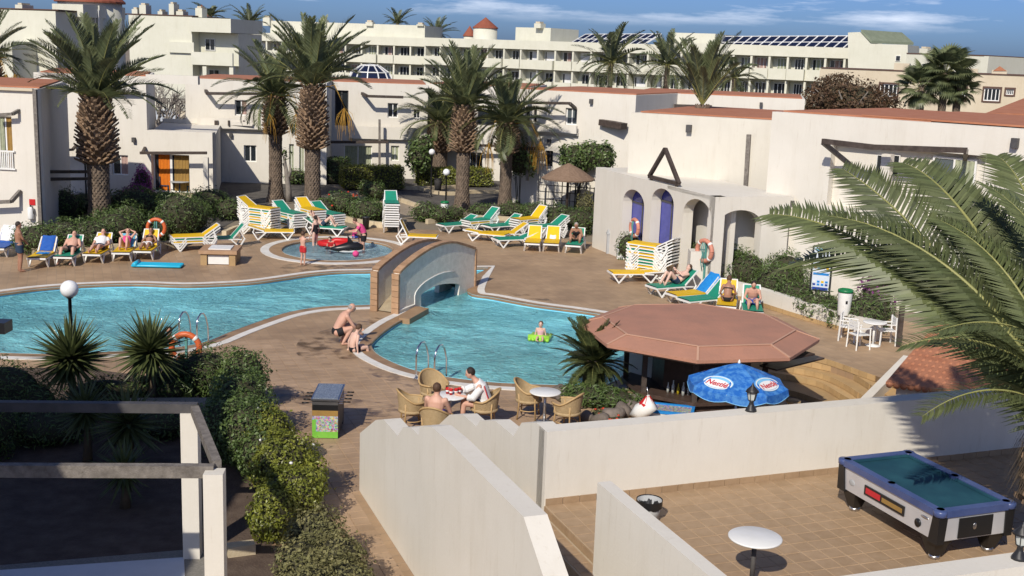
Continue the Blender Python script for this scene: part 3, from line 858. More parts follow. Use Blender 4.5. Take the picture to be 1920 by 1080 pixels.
# ================================================================== pool bar
ZR = 1.55
bc = G(1308, 620, ZR); BRAD = 2.92
def octa(r, a0=R(22.5 + 14)): return [(bc.x + r * math.cos(a0 + k * math.pi / 4), bc.y + r * math.sin(a0 + k * math.pi / 4)) for k in range(8)]
bar = thing('pool_bar', 'octagonal pool bar with wide salmon coloured roof beside the steps', 'bar', loc=(bc.x, bc.y, PIT))
O0, O1, O2 = octa(BRAD), octa(BRAD * 0.80), octa(BRAD * 0.12)
mb = MB()
def L8(o, z): return [(p[0], p[1], z) for p in o]
for k in range(8):
    j = (k + 1) % 8
    mb.add([L8(O0, ZR)[k], L8(O0, ZR)[j], L8(O1, ZR + 0.17)[j], L8(O1, ZR + 0.17)[k]], [(0, 1, 2, 3)])
    mb.add([L8(O1, ZR + 0.185)[k], L8(O1, ZR + 0.185)[j], L8(O2, ZR + 0.27)[j], L8(O2, ZR + 0.27)[k]], [(0, 1, 2, 3)])
mb.strip(L8(O1, ZR + 0.165), L8(O1, ZR + 0.186), True)
mb.add(L8(O2, ZR + 0.27), [tuple(range(8))])
mb.strip(L8(O0, ZR - 0.07), L8(O0, ZR), True)
roof = part('roof', mb, M['barroof'], bar, world=True)
mb = MB()
for k in range(8):
    a = Vector(L8(O1, ZR + 0.183)[k]); b = Vector(L8(O0, ZR + 0.008)[k]); c_ = Vector(L8(O1, ZR + 0.19)[(k + 1) % 8])
    mb.bar(a, c_, 0.045, 0.02)
    mb.bar(a, b, 0.05, 0.02)
part('roof_batten', mb, mat('roof_joint', (0.50, 0.30, 0.21), 0.8), bar, world=True)
mb = MB(); mb.prism(octa(BRAD - 0.03), ZR - 0.10, ZR - 0.07); part('soffit', mb, M['barwood'], bar, world=True)
mb = MB(); mb.prism(octa(BRAD * 0.62), PIT + 1.0, PIT + 1.09); ctop = part('counter_top', mb, M['barwood'], bar, world=True)
C8 = octa(BRAD * 0.56)
for k in range(8):
    a, b = Vector((C8[k][0], C8[k][1], 0)), Vector((C8[(k + 1) % 8][0], C8[(k + 1) % 8][1], 0))
    mb = MB(); mb.bar(a + Vector((0, 0, PIT + 0.5)), b + Vector((0, 0, PIT + 0.5)), 0.05, 0.998)
    part('counter_front', mb, M['barwood'], bar, world=True)
P8 = octa(BRAD * 0.58)
for k in range(8):
    mb = MB(); mb.box((P8[k][0], P8[k][1], (PIT + 1.09 + ZR - 0.1) / 2), (0.12, 0.12, ZR - 0.1 - PIT - 1.09)); part('post', mb, M['timber'], bar, world=True)
mb = MB(); mb.prism(octa(BRAD * 0.36), PIT + 1.09, ZR - 0.1); part('back_cabinet', mb, M['barwood'], bar, world=True)
mb = MB(); mb.prism(octa(BRAD * 0.60), ZR - 0.42, ZR - 0.101, cap=False); part('glass_rack', mb, M['barwood'], bar, world=True)
# open serving flaps under the eave on the court side
for px0, px1, z in (((1440, 690), (1530, 668), 0.95), ((1455, 672), (1512, 660), 1.32)):
    a = G(px0[0], px0[1], z); b = G(px1[0], px1[1], z)
    mb = MB(); mb.bar(a, b, 0.5, 0.04); part('serving_flap', mb, M['barwood'], bar, world=True)
# white side screen
sa = G(1168, 714, -0.05); sb = G(1234, 733, -0.05)
ud = (sb - sa).normalized()
mb = MB(); mb.bar(Vector((sa.x, sa.y, 0.68)), Vector((sb.x, sb.y, 0.68)), 0.05, 1.32); part('side_screen', mb, M['white'], bar, world=True)
mb = MB(); mb.bar(Vector((sa.x, sa.y, 0.015)), Vector((sb.x, sb.y, 0.015)), 0.07, 0.06); mb.bar(Vector((sb.x, sb.y, -0.0)), Vector((sb.x, sb.y, ZR - 0.12)), 0.08, 0.08); part('screen_frame', mb, M['barwood'], bar, world=True)
# bottles standing on the counter
def bottle(x, y, z, h, m, label):
    mb = MB(); r = h * 0.13
    mb.lathe([(r, 0), (r, h * 0.58), (r * 0.42, h * 0.74), (r * 0.36, h * 0.97), (r * 0.42, h), (0, h)], 10)
    return single('bottle', mb, m, label, 'bottle', 'bottles on the bar counter', loc=(x, y, z))
bk = 0
for i in range(14):
    px = 1252 + i * 9.5; py = 737 + i * 0.9 + U(-2, 2)
    p = G(px, py, PIT + 1.09)
    kind = (M['clear'], M['clear'], M['greenbottle'], M['clear'])[i % 4]
    lb = 'clear glass bottle in the row on the dark bar counter' if kind is M['clear'] else 'dark green glass bottle in the row on the dark bar counter'
    if i == 2: kind = M['amber']; lb = 'bright yellow bottle in the row on the dark bar counter'
    lb = lb.replace(' in the row on', ', %s from the left on' % ['first', 'second', 'third', 'fourth', 'fifth', 'sixth', 'seventh', 'eighth', 'ninth', 'tenth', 'eleventh', 'twelfth', 'thirteenth', 'last'][i])
    bottle(p.x, p.y, PIT + 1.09, U(0.24, 0.32), kind, lb)
def stool(px, py, label):
    p = G(px, py, PIT + 0.72)
    t = thing('bar_stool', label, 'stool', (p.x, p.y, PIT), group='stools in the bar court')
    mb = MB(); mb.lathe([(0, 0.66), (0.17, 0.66), (0.185, 0.69), (0.18, 0.725), (0, 0.735)], 16); part('seat', mb, M['wicker'], t)
    for k in range(4):
        a = R(45 + 90 * k); mb = MB(); mb.tube([(0.2 * math.cos(a), 0.2 * math.sin(a), 0), (0.13 * math.cos(a), 0.13 * math.sin(a), 0.66)], 0.016, 6); part('leg', mb, M['barwood'], t)
    mb = MB(); mb.tube([(0.18 * math.cos(2 * math.pi * k / 12), 0.18 * math.sin(2 * math.pi * k / 12), 0.25) for k in range(13)], 0.011, 6); part('foot_ring', mb, M['barwood'], t)
stool(1488, 751, 'round wicker bar stool at the foot of the ochre steps')
# parapet right of the steps and the low hut behind the terrace wall
w0 = G(1694, 666, 0.30); w1 = G(1600, 760, -0.02)
wd = (w1 - w0); wd.z = 0; wn = Vector((-wd.y, wd.x, 0)).normalized() * 0.22
if wn.x < 0: wn = -wn
mb = MB(); mb.slab([Vector((w0.x, w0.y, PIT)), Vector((w1.x, w1.y, PIT)), w1, w0], wn)
single('court_side_wall', mb, M['cream'], 'cream sloping parapet on the right of the ochre steps', 'wall', loc=(w0.x, w0.y, PIT), world=True)
hA = GY(1672, 708, 25.0); hB = GY(1822, 742, 24.4)
hut = thing('tiled_hut', 'low white hut with red tiled roof behind the foreground palm', 'hut', loc=(hA.x, hA.y, PIT))
hd = (hB - hA); hd.z = 0; hd.normalize()
vg = GY(1744, 624, 28.2) - hA; hn = Vector((vg.x, vg.y, 0)); hl = hn.length; hn.normalize()
ez = hA.z
mb = MB()
q = [hA + hd * 0.12, hA + hd * 5.5, hA + hd * 5.5 + hn * 5.0, hA + hd * 0.12 + hn * 5.0]
mb.hexa([Vector((p.x, p.y, PIT)) for p in q] + [Vector((q[0].x, q[0].y, ez - 0.12)), Vector((q[1].x, q[1].y, ez - 0.12)), Vector((q[2].x, q[2].y, ez + vg.z * 5.0 / hl - 0.12)), Vector((q[3].x, q[3].y, ez + vg.z * 5.0 / hl - 0.12))])
part('wall', mb, M['cream'], hut, world=True)
mb = MB()
rows, cols = 15, 38
e0 = hA - hd * 0.06 - hn * 0.25 + Vector((0, 0, -0.10)); rise = Vector((hn.x * 5.4, hn.y * 5.4, vg.z * 5.4 / hl))
for c in range(cols):
    # barrel tiles laid up the slope
    for r_ in range(rows):
        a = e0 + hd * (0.075 + c * 0.15) + rise * (r_ / rows) + Vector((0, 0, -0.01))
        b = e0 + hd * (0.075 + c * 0.15) + rise * ((r_ + 1.04) / rows) + Vector((0, 0, -0.022))
        mb.tube([a, b], [0.075, 0.068], 8, smooth=True)
part('roof_tiles', mb, M['rooftile'], hut, world=True, kind='stuff')
mb = MB(); mb.slab([e0, e0 + hd * 5.8, e0 + hd * 5.8 + rise, e0 + rise], Vector((0, 0, 0.05))); part('roof', mb, M['rooftile'], hut, world=True)
# ================================================================== buildings
class Fac:
    """an upright facade plane; s runs to the right, out points to the viewer"""
    def __init__(s, A, B):
        s.A = Vector((A[0], A[1], 0)); s.B = Vector((B[0], B[1], 0))
        s.t = (s.B - s.A); s.L = s.t.length; s.t.normalize(); s.out = Vector((s.t.y, -s.t.x, 0))
    def sz(s, x, y):
        p = WP(x, y, s.A, s.B); return (p - s.A).dot(s.t), p.z
    def P(s, u, z, o=0.0):
        p = s.A + s.t * u + s.out * o; return Vector((p.x, p.y, z))
    def W(s, x, y, o=0.0):
        u, z = s.sz(x, y); return s.P(u, z, o)
    def rect(s, x0, y0, x1, y1):
        u0, z1 = s.sz(x0, y0); u1, z0 = s.sz(x1, y1); return (u0, u1, z0, z1)
def facY(x0, Y0, x1, Y1, yref=300):
    a = GY(x0, yref, Y0); b = GY(x1, yref, Y1); return Fac(a, b)

def wall_holes(fac, u0, u1, z0, z1, holes, th=0.22):
    """front sheet with real openings and reveals"""
    mb = MB()
    us = sorted(set([u0, u1] + [min(max(h[k], u0), u1) for h in holes for k in (0, 1)]))
    zs = sorted(set([z0, z1] + [min(max(h[k], z0), z1) for h in holes for k in (2, 3)]))
    for i in range(len(us) - 1):
        for j in range(len(zs) - 1):
            if us[i + 1] - us[i] < 1e-4 or zs[j + 1] - zs[j] < 1e-4: continue
            cu, cz = (us[i] + us[i + 1]) / 2, (zs[j] + zs[j + 1]) / 2
            if any(h[0] < cu < h[1] and h[2] < cz < h[3] for h in holes): continue
            mb.add([fac.P(us[i], zs[j]), fac.P(us[i + 1], zs[j]), fac.P(us[i + 1], zs[j + 1]), fac.P(us[i], zs[j + 1])], [(0, 1, 2, 3)])
    for (a, b, c, d) in holes:
        a, b = max(a, u0), min(b, u1); c, d = max(c, z0), min(d, z1)
        f = [fac.P(a, c), fac.P(b, c), fac.P(b, d), fac.P(a, d)]; g = [fac.P(a, c, -th), fac.P(b, c, -th), fac.P(b, d, -th), fac.P(a, d, -th)]
        mb.add(f + g, [(0, 1, 5, 4), (1, 2, 6, 5), (2, 3, 7, 6), (3, 0, 4, 7)])
    f = [fac.P(u0, z0), fac.P(u1, z0), fac.P(u1, z1), fac.P(u0, z1)]; g = [fac.P(u0, z0, -th), fac.P(u1, z0, -th), fac.P(u1, z1, -th), fac.P(u0, z1, -th)]
    mb.add(f + g, [(1, 0, 4, 5), (2, 1, 5, 6), (3, 2, 6, 7), (0, 3, 7, 4)])
    return mb
def block(fac, u0, u1, z0, z1, d0, d1, skew=0.0):
    mb = MB(); q = [fac.P(u0, 0, d0), fac.P(u1, 0, d0), fac.P(u1 + skew, 0, d1), fac.P(u0 + skew, 0, d1)]
    mb.hexa([Vector((p.x, p.y, z0)) for p in q] + [Vector((p.x, p.y, z1)) for p in q])
    return mb
def window(root, fac, r, glass='glass', frame='white', curtains=(), split=1, deep=0.16, rail=False):
    """window in an opening r=(u0,u1,z0,z1): frame > pane, curtains behind the glass"""
    a, b, c, d = r; fw = min(0.06, (b - a) * 0.09); mb = MB()
    def bx(u0, u1, z0, z1, o0, o1):
        q = [fac.P(u0, 0, o0), fac.P(u1, 0, o0), fac.P(u1, 0, o1), fac.P(u0, 0, o1)]
        mb.hexa([Vector((p.x, p.y, z0)) for p in q] + [Vector((p.x, p.y, z1)) for p in q])
    o0, o1 = -deep + 0.035, -deep - 0.03
    bx(a, a + fw, c, d, o0, o1); bx(b - fw, b, c, d, o0, o1); bx(a + fw, b - fw, c, c + fw, o0, o1); bx(a + fw, b - fw, d - fw, d, o0, o1)
    for k in range(1, split + 1):
        if split < 1: break
        x = a + (b - a) * k / (split + 1); bx(x - fw / 2, x + fw / 2, c + fw, d - fw, o0, o1)
    w = part('window', mb, M[frame], root, world=True)
    def sub(name, mb2, m):
        mb2.xf(pmat(root).inverted()); return link(name, mb2.mesh(name, m), w)
    mb = MB(); bx(a + fw, b - fw, c + fw, d - fw, -deep - 0.004, -deep - 0.012); sub('pane', mb, M[glass])
    for (k0, k1, m) in curtains:
        mb = MB(); x0 = a + fw + (b - a - 2 * fw) * k0; x1 = a + fw + (b - a - 2 * fw) * k1; n_ = max(6, int((x1 - x0) / 0.05)); T_ = []; B_ = []
        for i in range(n_ + 1):
            x = x0 + (x1 - x0) * i / n_; o = -deep + 0.016 + 0.018 * math.sin(i * 1.9)
            T_.append(fac.P(x, d - fw, o)); B_.append(fac.P(x, c + fw, o))
        mb.strip(B_, T_); sub('curtain', mb, M[m])
    return w
def beam(root, pts, w, h, m='timber', name='beam'):
    mb = MB()
    for a, b in zip(pts, pts[1:]): mb.bar(a, b, w, h)
    return part(name, mb, M[m], root, world=True)
def house(name, label, fac, u0, u1, z1, depth, holes, wins, z0=-0.05, m='cream', roof=True, cat='house', roofm='rooftile', skew=0.0):
    t = thing(name, label, cat, loc=fac.P(u0, 0))
    part('wall', wall_holes(fac, u0, u1, z0, z1, holes), M[m], t, world=True)
    part('rear_wall', block(fac, u0, u1, z0, z1 - 0.01, -0.23, -depth, skew), M[m], t, world=True)
    if roof:
        part('roof', block(fac, u0 + 0.15, u1 - 0.15, z1 - 0.005, z1 + 0.05, -0.45, -depth + 0.15, skew), M[roofm], t, world=True)
    for h, kw in zip(holes, wins):
        if kw is not None: window(t, fac, h, **kw)
    return t
def spot(root, fac, x, y, m='slatbar', s=0.16):
    p = fac.W(x, y, 0.10); mb = MB(); mb.box(p, (s, 0.2, s * 1.5), math.atan2(fac.t.y, fac.t.x))
    return part('wall_light', mb, M[m], root, world=True)

CURT = dict(glass='glasspale', curtains=((0.0, 1.0, 'curtaingreen'),))
# ---- house at the left edge
f0 = facY(-200, 46.4, 76, 45.8)
z1 = f0.sz(60, 166)[1]
hs_ = [f0.rect(-8, 217, 26, 318)]
h0 = house('apartment_house', 'cream two storey apartment cut by the left edge, fire extinguisher on it', f0, 0, f0.L, z1, 9, hs_, skew=-3.3, wins=[dict(glass='glass', curtains=((0.55, 1.0, 'curtainochre'), (0, 0.35, 'curtaingreen')))])
mb = MB(); r = hs_[0]
for k in range(9): 
    u = r[0] + (r[1] - r[0]) * k / 8; mb.bar(f0.P(u, r[2], 0.06), f0.P(u, r[2] + 0.75, 0.06), 0.04, 0.04)
for z in (r[2] + 0.02, r[2] + 0.72): mb.bar(f0.P(r[0] - 0.1, z, 0.06), f0.P(r[1] + 0.1, z, 0.06), 0.05, 0.06)
part('balcony_railing', mb, M['white'], h0, world=True)
beam(h0, [f0.W(-10, 377, 0.5), f0.W(33, 375, 0.5), f0.W(39, 358, 0.02)], 0.14, 0.14, 'greytimber')
beam(h0, [f0.P(f0.L - 0.06, z1 - 0.02, 0.09), f0.P(f0.L - 0.06, 0.0, 0.09)], 0.14, 0.14, 'greytimber', 'corner_trim')
beam(h0, [f0.P(0, z1 - 0.05, 0.08), f0.P(f0.L - 0.14, z1 - 0.05, 0.08)], 0.12, 0.10, 'sand', 'cornice')
beam(h0, [f0.W(-4, 215, 0.35), f0.W(32, 213, 0.35), f0.W(36, 207, 0.0)], 0.12, 0.12, 'greytimber')
p = f0.W(60, 397, 0.1)
t = thing('fire_extinguisher', 'white covered fire extinguisher hung on the left cream wall', 'extinguisher', (p.x, p.y, p.z - 0.3))
mb = MB(); mb.lathe([(0.0, 0), (0.11, 0.01), (0.125, 0.06), (0.125, 0.42), (0.08, 0.5), (0, 0.52)], 14); part('cover', mb, M['white'], t)
mb = MB(); mb.lathe([(0.035, 0.5), (0.035, 0.58), (0, 0.6)], 8); mb.tube([(0.0, -0.02, 0.56), (0.1, -0.05, 0.5), (0.14, -0.06, 0.25)], 0.015, 6); part('hose', mb, M['black'], t)
p = f0.W(61, 379, 0.02); mb = MB(); mb.box(p, (0.24, 0.02, 0.24)); 
single('fire_sign', mb, M['red'], 'small red square sign above the fire extinguisher', 'sign', loc=p, world=True)

# ---- house with the orange curtain
f1 = facY(70, 60.5, 405, 60.0)
z1 = f1.sz(180, 140)[1]
u275 = f1.sz(276, 250)[0]
hs_ = [f1.rect(78, 288, 110, 358), f1.rect(209, 290, 241, 329)]
h1 = house('apartment_house', 'cream apartment with orange curtained patio door behind the left palm', f1, 0, u275, z1, 8, hs_, skew=-2.5, wins=[CURT, dict(glass='glass', curtains=((0.5, 1.0, 'curtainpink'),))])
ur = f1.sz(398, 250)[0]; zp = f1.sz(330, 246)[1]
door = f1.rect(283, 288, 356, 363)
part('wall', wall_holes(f1, u275, ur, -0.05, zp, [door], 0.5), M['cream'], h1, world=True)
part('rear_wall', block(f1, u275, ur, -0.05, zp - 0.12, -0.52, -7.5, -1.9), M['cream'], h1, world=True)
part('parapet', block(f1, u275, ur + 0.02, zp - 0.1, zp + 0.12, -7.3, -7.5, -1.9), M['cream'], h1, world=True)
mid = door[0] + (door[1] - door[0]) * 0.46
window(h1, f1, (door[0], mid, door[2], door[3]), glass='glass', curtains=((0.25, 0.98, 'curtainorange'),), split=0, deep=0.4)
window(h1, f1, (mid, door[1], door[2], door[3]), glass='glass', curtains=((0.1, 0.9, 'curtainochre'),), split=0, deep=0.4)
# open frame between the two houses, upper floor
zt = f1.sz(320, 141)[1]; zb = f1.sz(320, 157)[1]; u354 = f1.sz(354, 200)[0]; u370 = f1.sz(372, 200)[0]
mb = block(f1, u275, u370, zb, zt, -0.0, -0.3); part('lintel', mb, M['cream'], h1, world=True)
beam(h1, [f1.W(275, 284, 0.9), f1.W(398, 284, 0.9)], 0.14, 0.14, 'timber')
beam(h1, [f1.W(272, 277, 0.0), f1.W(279, 284, 0.9)], 0.12, 0.12, 'timber')
mb = MB(); q = f1.P(f1.sz(396, 300)[0], 0, 0.85); mb.box((q.x, q.y, 1.1), (0.24, 0.24, 2.3)); part('porch_column', mb, M['cream'], h1, world=True)
beam(h1, [f1.W(206, 173, 0.25), f1.W(266, 174, 0.25)], 0.12, 0.12, 'timber')
beam(h1, [f1.W(78, 279, 0.6), f1.W(145, 279, 0.6), f1.W(143, 273, 0.0)], 0.12, 0.12, 'timber')
spot(h1, f1, 124, 163); spot(h1, f1, 252, 262)
mb = MB(); q = [f1.P(door[0] - 0.3, 0, -0.48), f1.P(ur + 0.1, 0, -0.48), f1.P(ur + 0.1, 0, 1.9), f1.P(door[0] - 0.3, 0, 1.9)]
mb.hexa([Vector((p.x, p.y, -0.05)) for p in q] + [Vector((p.x, p.y, 0.12)) for p in q]); part('patio', mb, M['whitefloor'], h1, world=True)
mb = block(f1, 0.0, f1.sz(150, 350)[0], -0.05, 0.12, 0.02, 2.0); part('patio', mb, M['whitefloor'], h1, world=True)
# dark pergola posts and rails in front of it
pg = thing('timber_pergola', 'dark timber pergola frame left of the thick palm trunk', 'pergola', loc=(G(84, 440).x, G(84, 440).y, 0))
pa = GY(82, 440, 46.9); pb = GY(168, 440, 52.0)
for yy0, yy1 in ((322, 322), (336, 335)):
    beam(pg, [GY(80, yy0, 47.5), GY(170, yy1, 50.5)], 0.13, 0.13, 'timber', 'rail')
for x, y0, Y in ((167, 300, 50.4),):
    q = GY(x, y0, Y); beam(pg, [q, Vector((q.x, q.y, 0))], 0.10, 0.10, 'timber', 'post')

# ---- row of houses across the middle
f2 = facY(350, 67.5, 612, 68.2)
z1 = f2.sz(420, 149)[1]
hs_ = [f2.rect(440, 187, 464, 217), f2.rect(457, 272, 481, 304), f2.rect(542, 270, 551, 326), f2.rect(561, 272, 570, 326)]
h2 = house('apartment_house', 'cream apartment with one upper window between the left palms', f2, 0, f2.L, z1, 9, hs_, [dict(glass='glass', curtains=((0.6, 1, 'curtainpink'),)), dict(), CURT, CURT])
beam(h2, [f2.W(386, 170, 0.05), f2.W(394, 174, 0.9), f2.W(505, 175, 0.9)], 0.16, 0.16, 'timber')
mb = block(f2, f2.sz(372, 230)[0], f2.sz(512, 230)[0], f2.sz(420, 240)[1], f2.sz(420, 221)[1], 0.35, 0.2); part('balcony', mb, M['cream'], h2, world=True)
mb = block(f2, f2.sz(372, 230)[0], f2.sz(512, 230)[0], f2.sz(420, 243)[1], f2.sz(420, 239)[1], 0.2, 0.0); part('balcony_floor', mb, M['cream'], h2, world=True)
for x in (406, 410, 431, 459): 
    mb = MB(); p = f2.W(x, 230, 0.4); mb.box(p, (0.09, 0.1, 0.3)); part('planter_peg', mb, M['timber'], h2, world=True)
spot(h2, f2, 433, 253)
f3 = facY(604, 72.5, 800, 73.2)
z1 = f3.sz(680, 155)[1]
hs_ = [f3.rect(628, 169, 653, 236), f3.rect(727, 193, 746, 221), f3.rect(776, 205, 787, 222), f3.rect(645, 272, 697, 326), f3.rect(733, 273, 748, 302)]
h3 = house('apartment_house', 'cream apartment with green curtained patio door behind the clipped hedge', f3, 0, f3.L, z1, 9, hs_, [dict(glass='glass', frame='slatbar'), dict(split=1), dict(), dict(glass='glasspale', curtains=((0.0, 0.5, 'curtaingreen'), (0.52, 1.0, 'curtaingreen'))), CURT])
beam(h3, [f3.W(679, 175, 0.1), f3.W(689, 179, 1.0), f3.W(756, 181, 1.0)], 0.16, 0.16, 'timber')
beam(h3, [f3.W(538, 258, 0.1), f3.W(560, 264, 1.0), f3.W(728, 264, 1.0)], 0.16, 0.16, 'timber')
beam(h3, [f3.W(712, 222, 1.0), f3.W(712, 330, 1.0)], 0.14, 0.14, 'greytimber', 'post')
mb = block(f3, f3.sz(655, 235)[0], f3.sz(800, 235)[0], f3.sz(700, 260)[1], f3.sz(700, 237)[1], 0.3, 0.15); part('balcony', mb, M['cream'], h3, world=True)
mb = block(f3, f3.sz(655, 235)[0], f3.sz(800, 235)[0], f3.sz(700, 262)[1], f3.sz(700, 259)[1], 0.15, 0.0); part('balcony_floor', mb, M['cream'], h3, world=True)
spot(h3, f3, 737, 253)
f4 = facY(796, 74.5, 985, 73.5)
z1 = f4.sz(880, 160)[1]
hs_ = [f4.rect(896, 205, 927, 236), f4.rect(880, 285, 905, 320)]
h4 = house('apartment_house', 'cream apartment half hidden behind the three central palms', f4, 0, f4.L, z1, 9, hs_, [dict(glass='glass', frame='slatbar', split=0), dict(glass='glass')])
beam(h4, [f4.W(845, 270, 0.9), f4.W(980, 272, 0.9)], 0.16, 0.16, 'timber')
f5 = facY(955, 63.0, 1186, 59.8)
z1 = f5.sz(1090, 173)[1]
hs_ = [f5.rect(986, 203, 993, 229), f5.rect(1001, 203, 1006, 229), f5.rect(1061, 202, 1081, 235), f5.rect(1023, 282, 1036, 312)]
h5 = house('apartment_house', 'cream apartment with a beamed balcony left of the black triangle', f5, 0, f5.L, z1, 9, hs_, [dict(split=0, frame='timber'), dict(split=0, frame='timber'), dict(split=1, glass='glasspale'), dict(split=1, frame='timber')])
beam(h5, [f5.W(958, 191, 1.0), f5.W(1083, 193, 1.0), f5.W(1079, 203, 0.02)], 0.14, 0.14, 'timber')
mb = block(f5, 0.0, f5.sz(1086, 235)[0], f5.sz(1020, 246)[1], f5.sz(1020, 232)[1], 0.35, 0.2); part('balcony', mb, M['cream'], h5, world=True)
mb = block(f5, 0.0, f5.sz(1086, 235)[0], f5.sz(1020, 250)[1], f5.sz(1020, 245)[1], 0.2, 0.0); part('balcony_floor', mb, M['cream'], h5, world=True)
beam(h5, [f5.W(955, 276, 1.3), f5.W(1040, 276, 1.3)], 0.16, 0.16, 'timber'); beam(h5, [f5.W(1010, 276, 1.3), f5.W(1009, 335, 1.3)], 0.14, 0.14, 'greytimber', 'post')
beam(h5, [f5.W(1129, 229, 0.05), f5.W(1177, 236, 0.5)], 0.5, 0.30, 'timber', 'hood')
spot(h5, f5, 1110, 190); spot(h5, f5, 1031, 265)
f5b = facY(1180, 66.0, 1500, 64.0)
z1 = f5b.sz(1300, 177)[1]
h5b = house('apartment_house', 'low cream apartment block behind the terracotta edged roof, right of centre', f5b, 0, f5b.L, z1, 8, [], [])
beam(h5b, [f5b.W(1266, 198, 0.6), f5b.W(1336, 200, 0.6)], 0.16, 0.2, 'timber'); spot(h5b, f5b, 1257, 194); spot(h5b, f5b, 1427, 196)

# ---- clubhouse on the right: arcade wing, tall block, balcony block
aA = G(1110, 463); aB = aA - GA * 9.9
fa = Fac(aA, aB)
zA = fa.sz(1112, 312)[1]
def arch_hole(fac, x0, x1, ytop, ybot, n=12):
    u0 = fac.sz(x0, ybot)[0]; u1 = fac.sz(x1, ybot)[0]; zt_ = fac.sz((x0 + x1) / 2, ytop)[1]; r_ = (u1 - u0) / 2
    zs_ = zt_ - r_ * 0.62
    return u0, u1, zs_, zt_
club = thing('clubhouse', 'tall cream clubhouse with arcade and a terracotta edged flat roof', 'building', loc=aA)
# arcade wall with three real arches
mb = MB(); poly = [(0.0, -0.05)]; arches = []
for x0, x1, yt, zb_ in ((1163, 1203, 354, 0.0), (1216, 1258, 352, 0.0), (1276, 1330, 372, 0.0)):
    u0, u1, zs_, zt_ = arch_hole(fa, x0, x1, yt, 470); arches.append((u0, u1, zs_, zt_))
for (u0, u1, zs_, zt_) in arches:
    poly += [(u0, -0.05), (u0, zs_)]
    for k in range(1, 12):
        a = math.pi - math.pi * k / 12; poly.append(((u0 + u1) / 2 + (u1 - u0) / 2 * math.cos(a), zs_ + (zt_ - zs_) * math.sin(a)))
    poly += [(u1, zs_), (u1, -0.05)]
poly += [(fa.L, -0.05), (fa.L, zA), (0, zA)]
mb.slab([fa.P(u, z) for u, z in poly], -fa.out * 0.42)
arc_o = part('arcade_wall', mb, M['cream'], club, world=True)
mb = block(fa, 0.0, fa.L, zA - 0.16, zA - 0.02, -0.42, -3.2); part('arcade_roof', mb, M['cream'], club, world=True)
mb = block(fa, 0.0, 0.4, -0.05, zA - 0.17, -0.43, -3.2); part('end_wall', mb, M['cream'], club, world=True)
# glazing seen through the first arches
for (u0, u1, zs_, zt_), m_ in zip(arches[:2], ('panelblue', 'panelblue')):
    mb = block(fa, u0 - 0.02, u1 + 0.02, 0.0, zt_ + 0.05, -0.44, -0.5); g = part('glazed_door', mb, M[m_], club, world=True)
    mb = MB(); mb.bar(fa.P((u0 + u1) / 2, 0, -0.42), fa.P((u0 + u1) / 2, zt_, -0.42), 0.06, 0.05); mb.bar(fa.P(u0, zs_, -0.42), fa.P(u1, zs_, -0.42), 0.05, 0.06); mb.xf(pmat(club).inverted()); link('door_frame', mb.mesh('door_frame', M['slatbar']), g)
mb = block(fa, 0.4, fa.L - 0.45, 0.0, zA - 0.17, -0.95, -1.15); part('inner_wall', mb, M['cream'], club, world=True)
# return of the arcade, facing the pool, with a wide arch
fb = Fac(fa.P(fa.L + 0.005, 0), fa.P(fa.L + 0.005, 0) + GB * 3.05)
zB = zA
u0, u1, zs_, zt_ = arch_hole(fb, 1342, 1424, 394, 470)
poly = [(0, -0.05), (u0, -0.05), (u0, zs_)] + [((u0 + u1) / 2 + (u1 - u0) / 2 * math.cos(math.pi - math.pi * k / 14), zs_ + (zt_ - zs_) * math.sin(math.pi * k / 14)) for k in range(1, 14)] + [(u1, zs_), (u1, -0.05), (fb.L, -0.05), (fb.L, zB), (0, zB)]
mb = MB(); mb.slab([fb.P(u, z) for u, z in poly], -fb.out * 0.4); part('porch_wall', mb, M['cream'], club, world=True)
mb = block(fb, 0.0, fb.L, zB - 0.14, zB - 0.01, -0.41, -3.5); part('porch_roof', mb, M['cream'], club, world=True)
mb = block(fb, 0.5, fb.L + 1, -0.05, zB - 0.15, -1.1, -1.3); w_ = part('porch_inner_wall', mb, M['cream'], club, world=True)
for x in (1374,):
    mb = MB(); q = fb.W(x, 430, -0.8); mb.box((q.x, q.y, 1.3), (0.09, 0.09, 2.6)); part('porch_post', mb, M['timber'], club, world=True)
# tall block behind the arcade
fT = facY(1178, 47.6, 1452, 45.2)
zT = fT.sz(1330, 219)[1]
part('tall_wall', wall_holes(fT, 0, fT.L, -0.05, zT, []), M['cream2'], club, world=True)
part('tall_rear', block(fT, 0, fT.L, -0.05, zT - 0.02, -0.23, -9), M['cream2'], club, world=True)
part('tall_roof', block(fT, 0.25, fT.L - 0.1, zT - 0.005, zT + 0.05, -0.5, -8.8), M['rooftile'], club, world=True)
beam(club, [fT.W(1405, 252, 0.05), fT.W(1391, 480, 0.05)], 0.20, 0.16, 'greytimber', 'downpipe')
spot(club, fT, 1293, 241, s=0.2)
# black triangle sculpture on the arcade roof edge
tri = [fa.W(1243, 279, -0.1), fa.W(1213, 331, -0.1), fa.W(1269, 345, -0.1)]
tg = thing('triangle_frame', 'black triangular frame standing on the arcade roof edge', 'ornament', loc=fa.W(1240, 342, -0.1))
mb = MB()
for i in range(3): mb.bar(tri[i], tri[(i + 1) % 3], 0.13, 0.13)
part('frame', mb, M['timber'], tg, world=True)
for a in (1217, 1264):
    q = fa.W(a, 334 + (a - 1217) * 0.25, -0.1); mb = MB(); mb.bar(q, Vector((q.x, q.y, zA - 0.02)), 0.12, 0.12); part('foot', mb, M['timber'], tg, world=True)
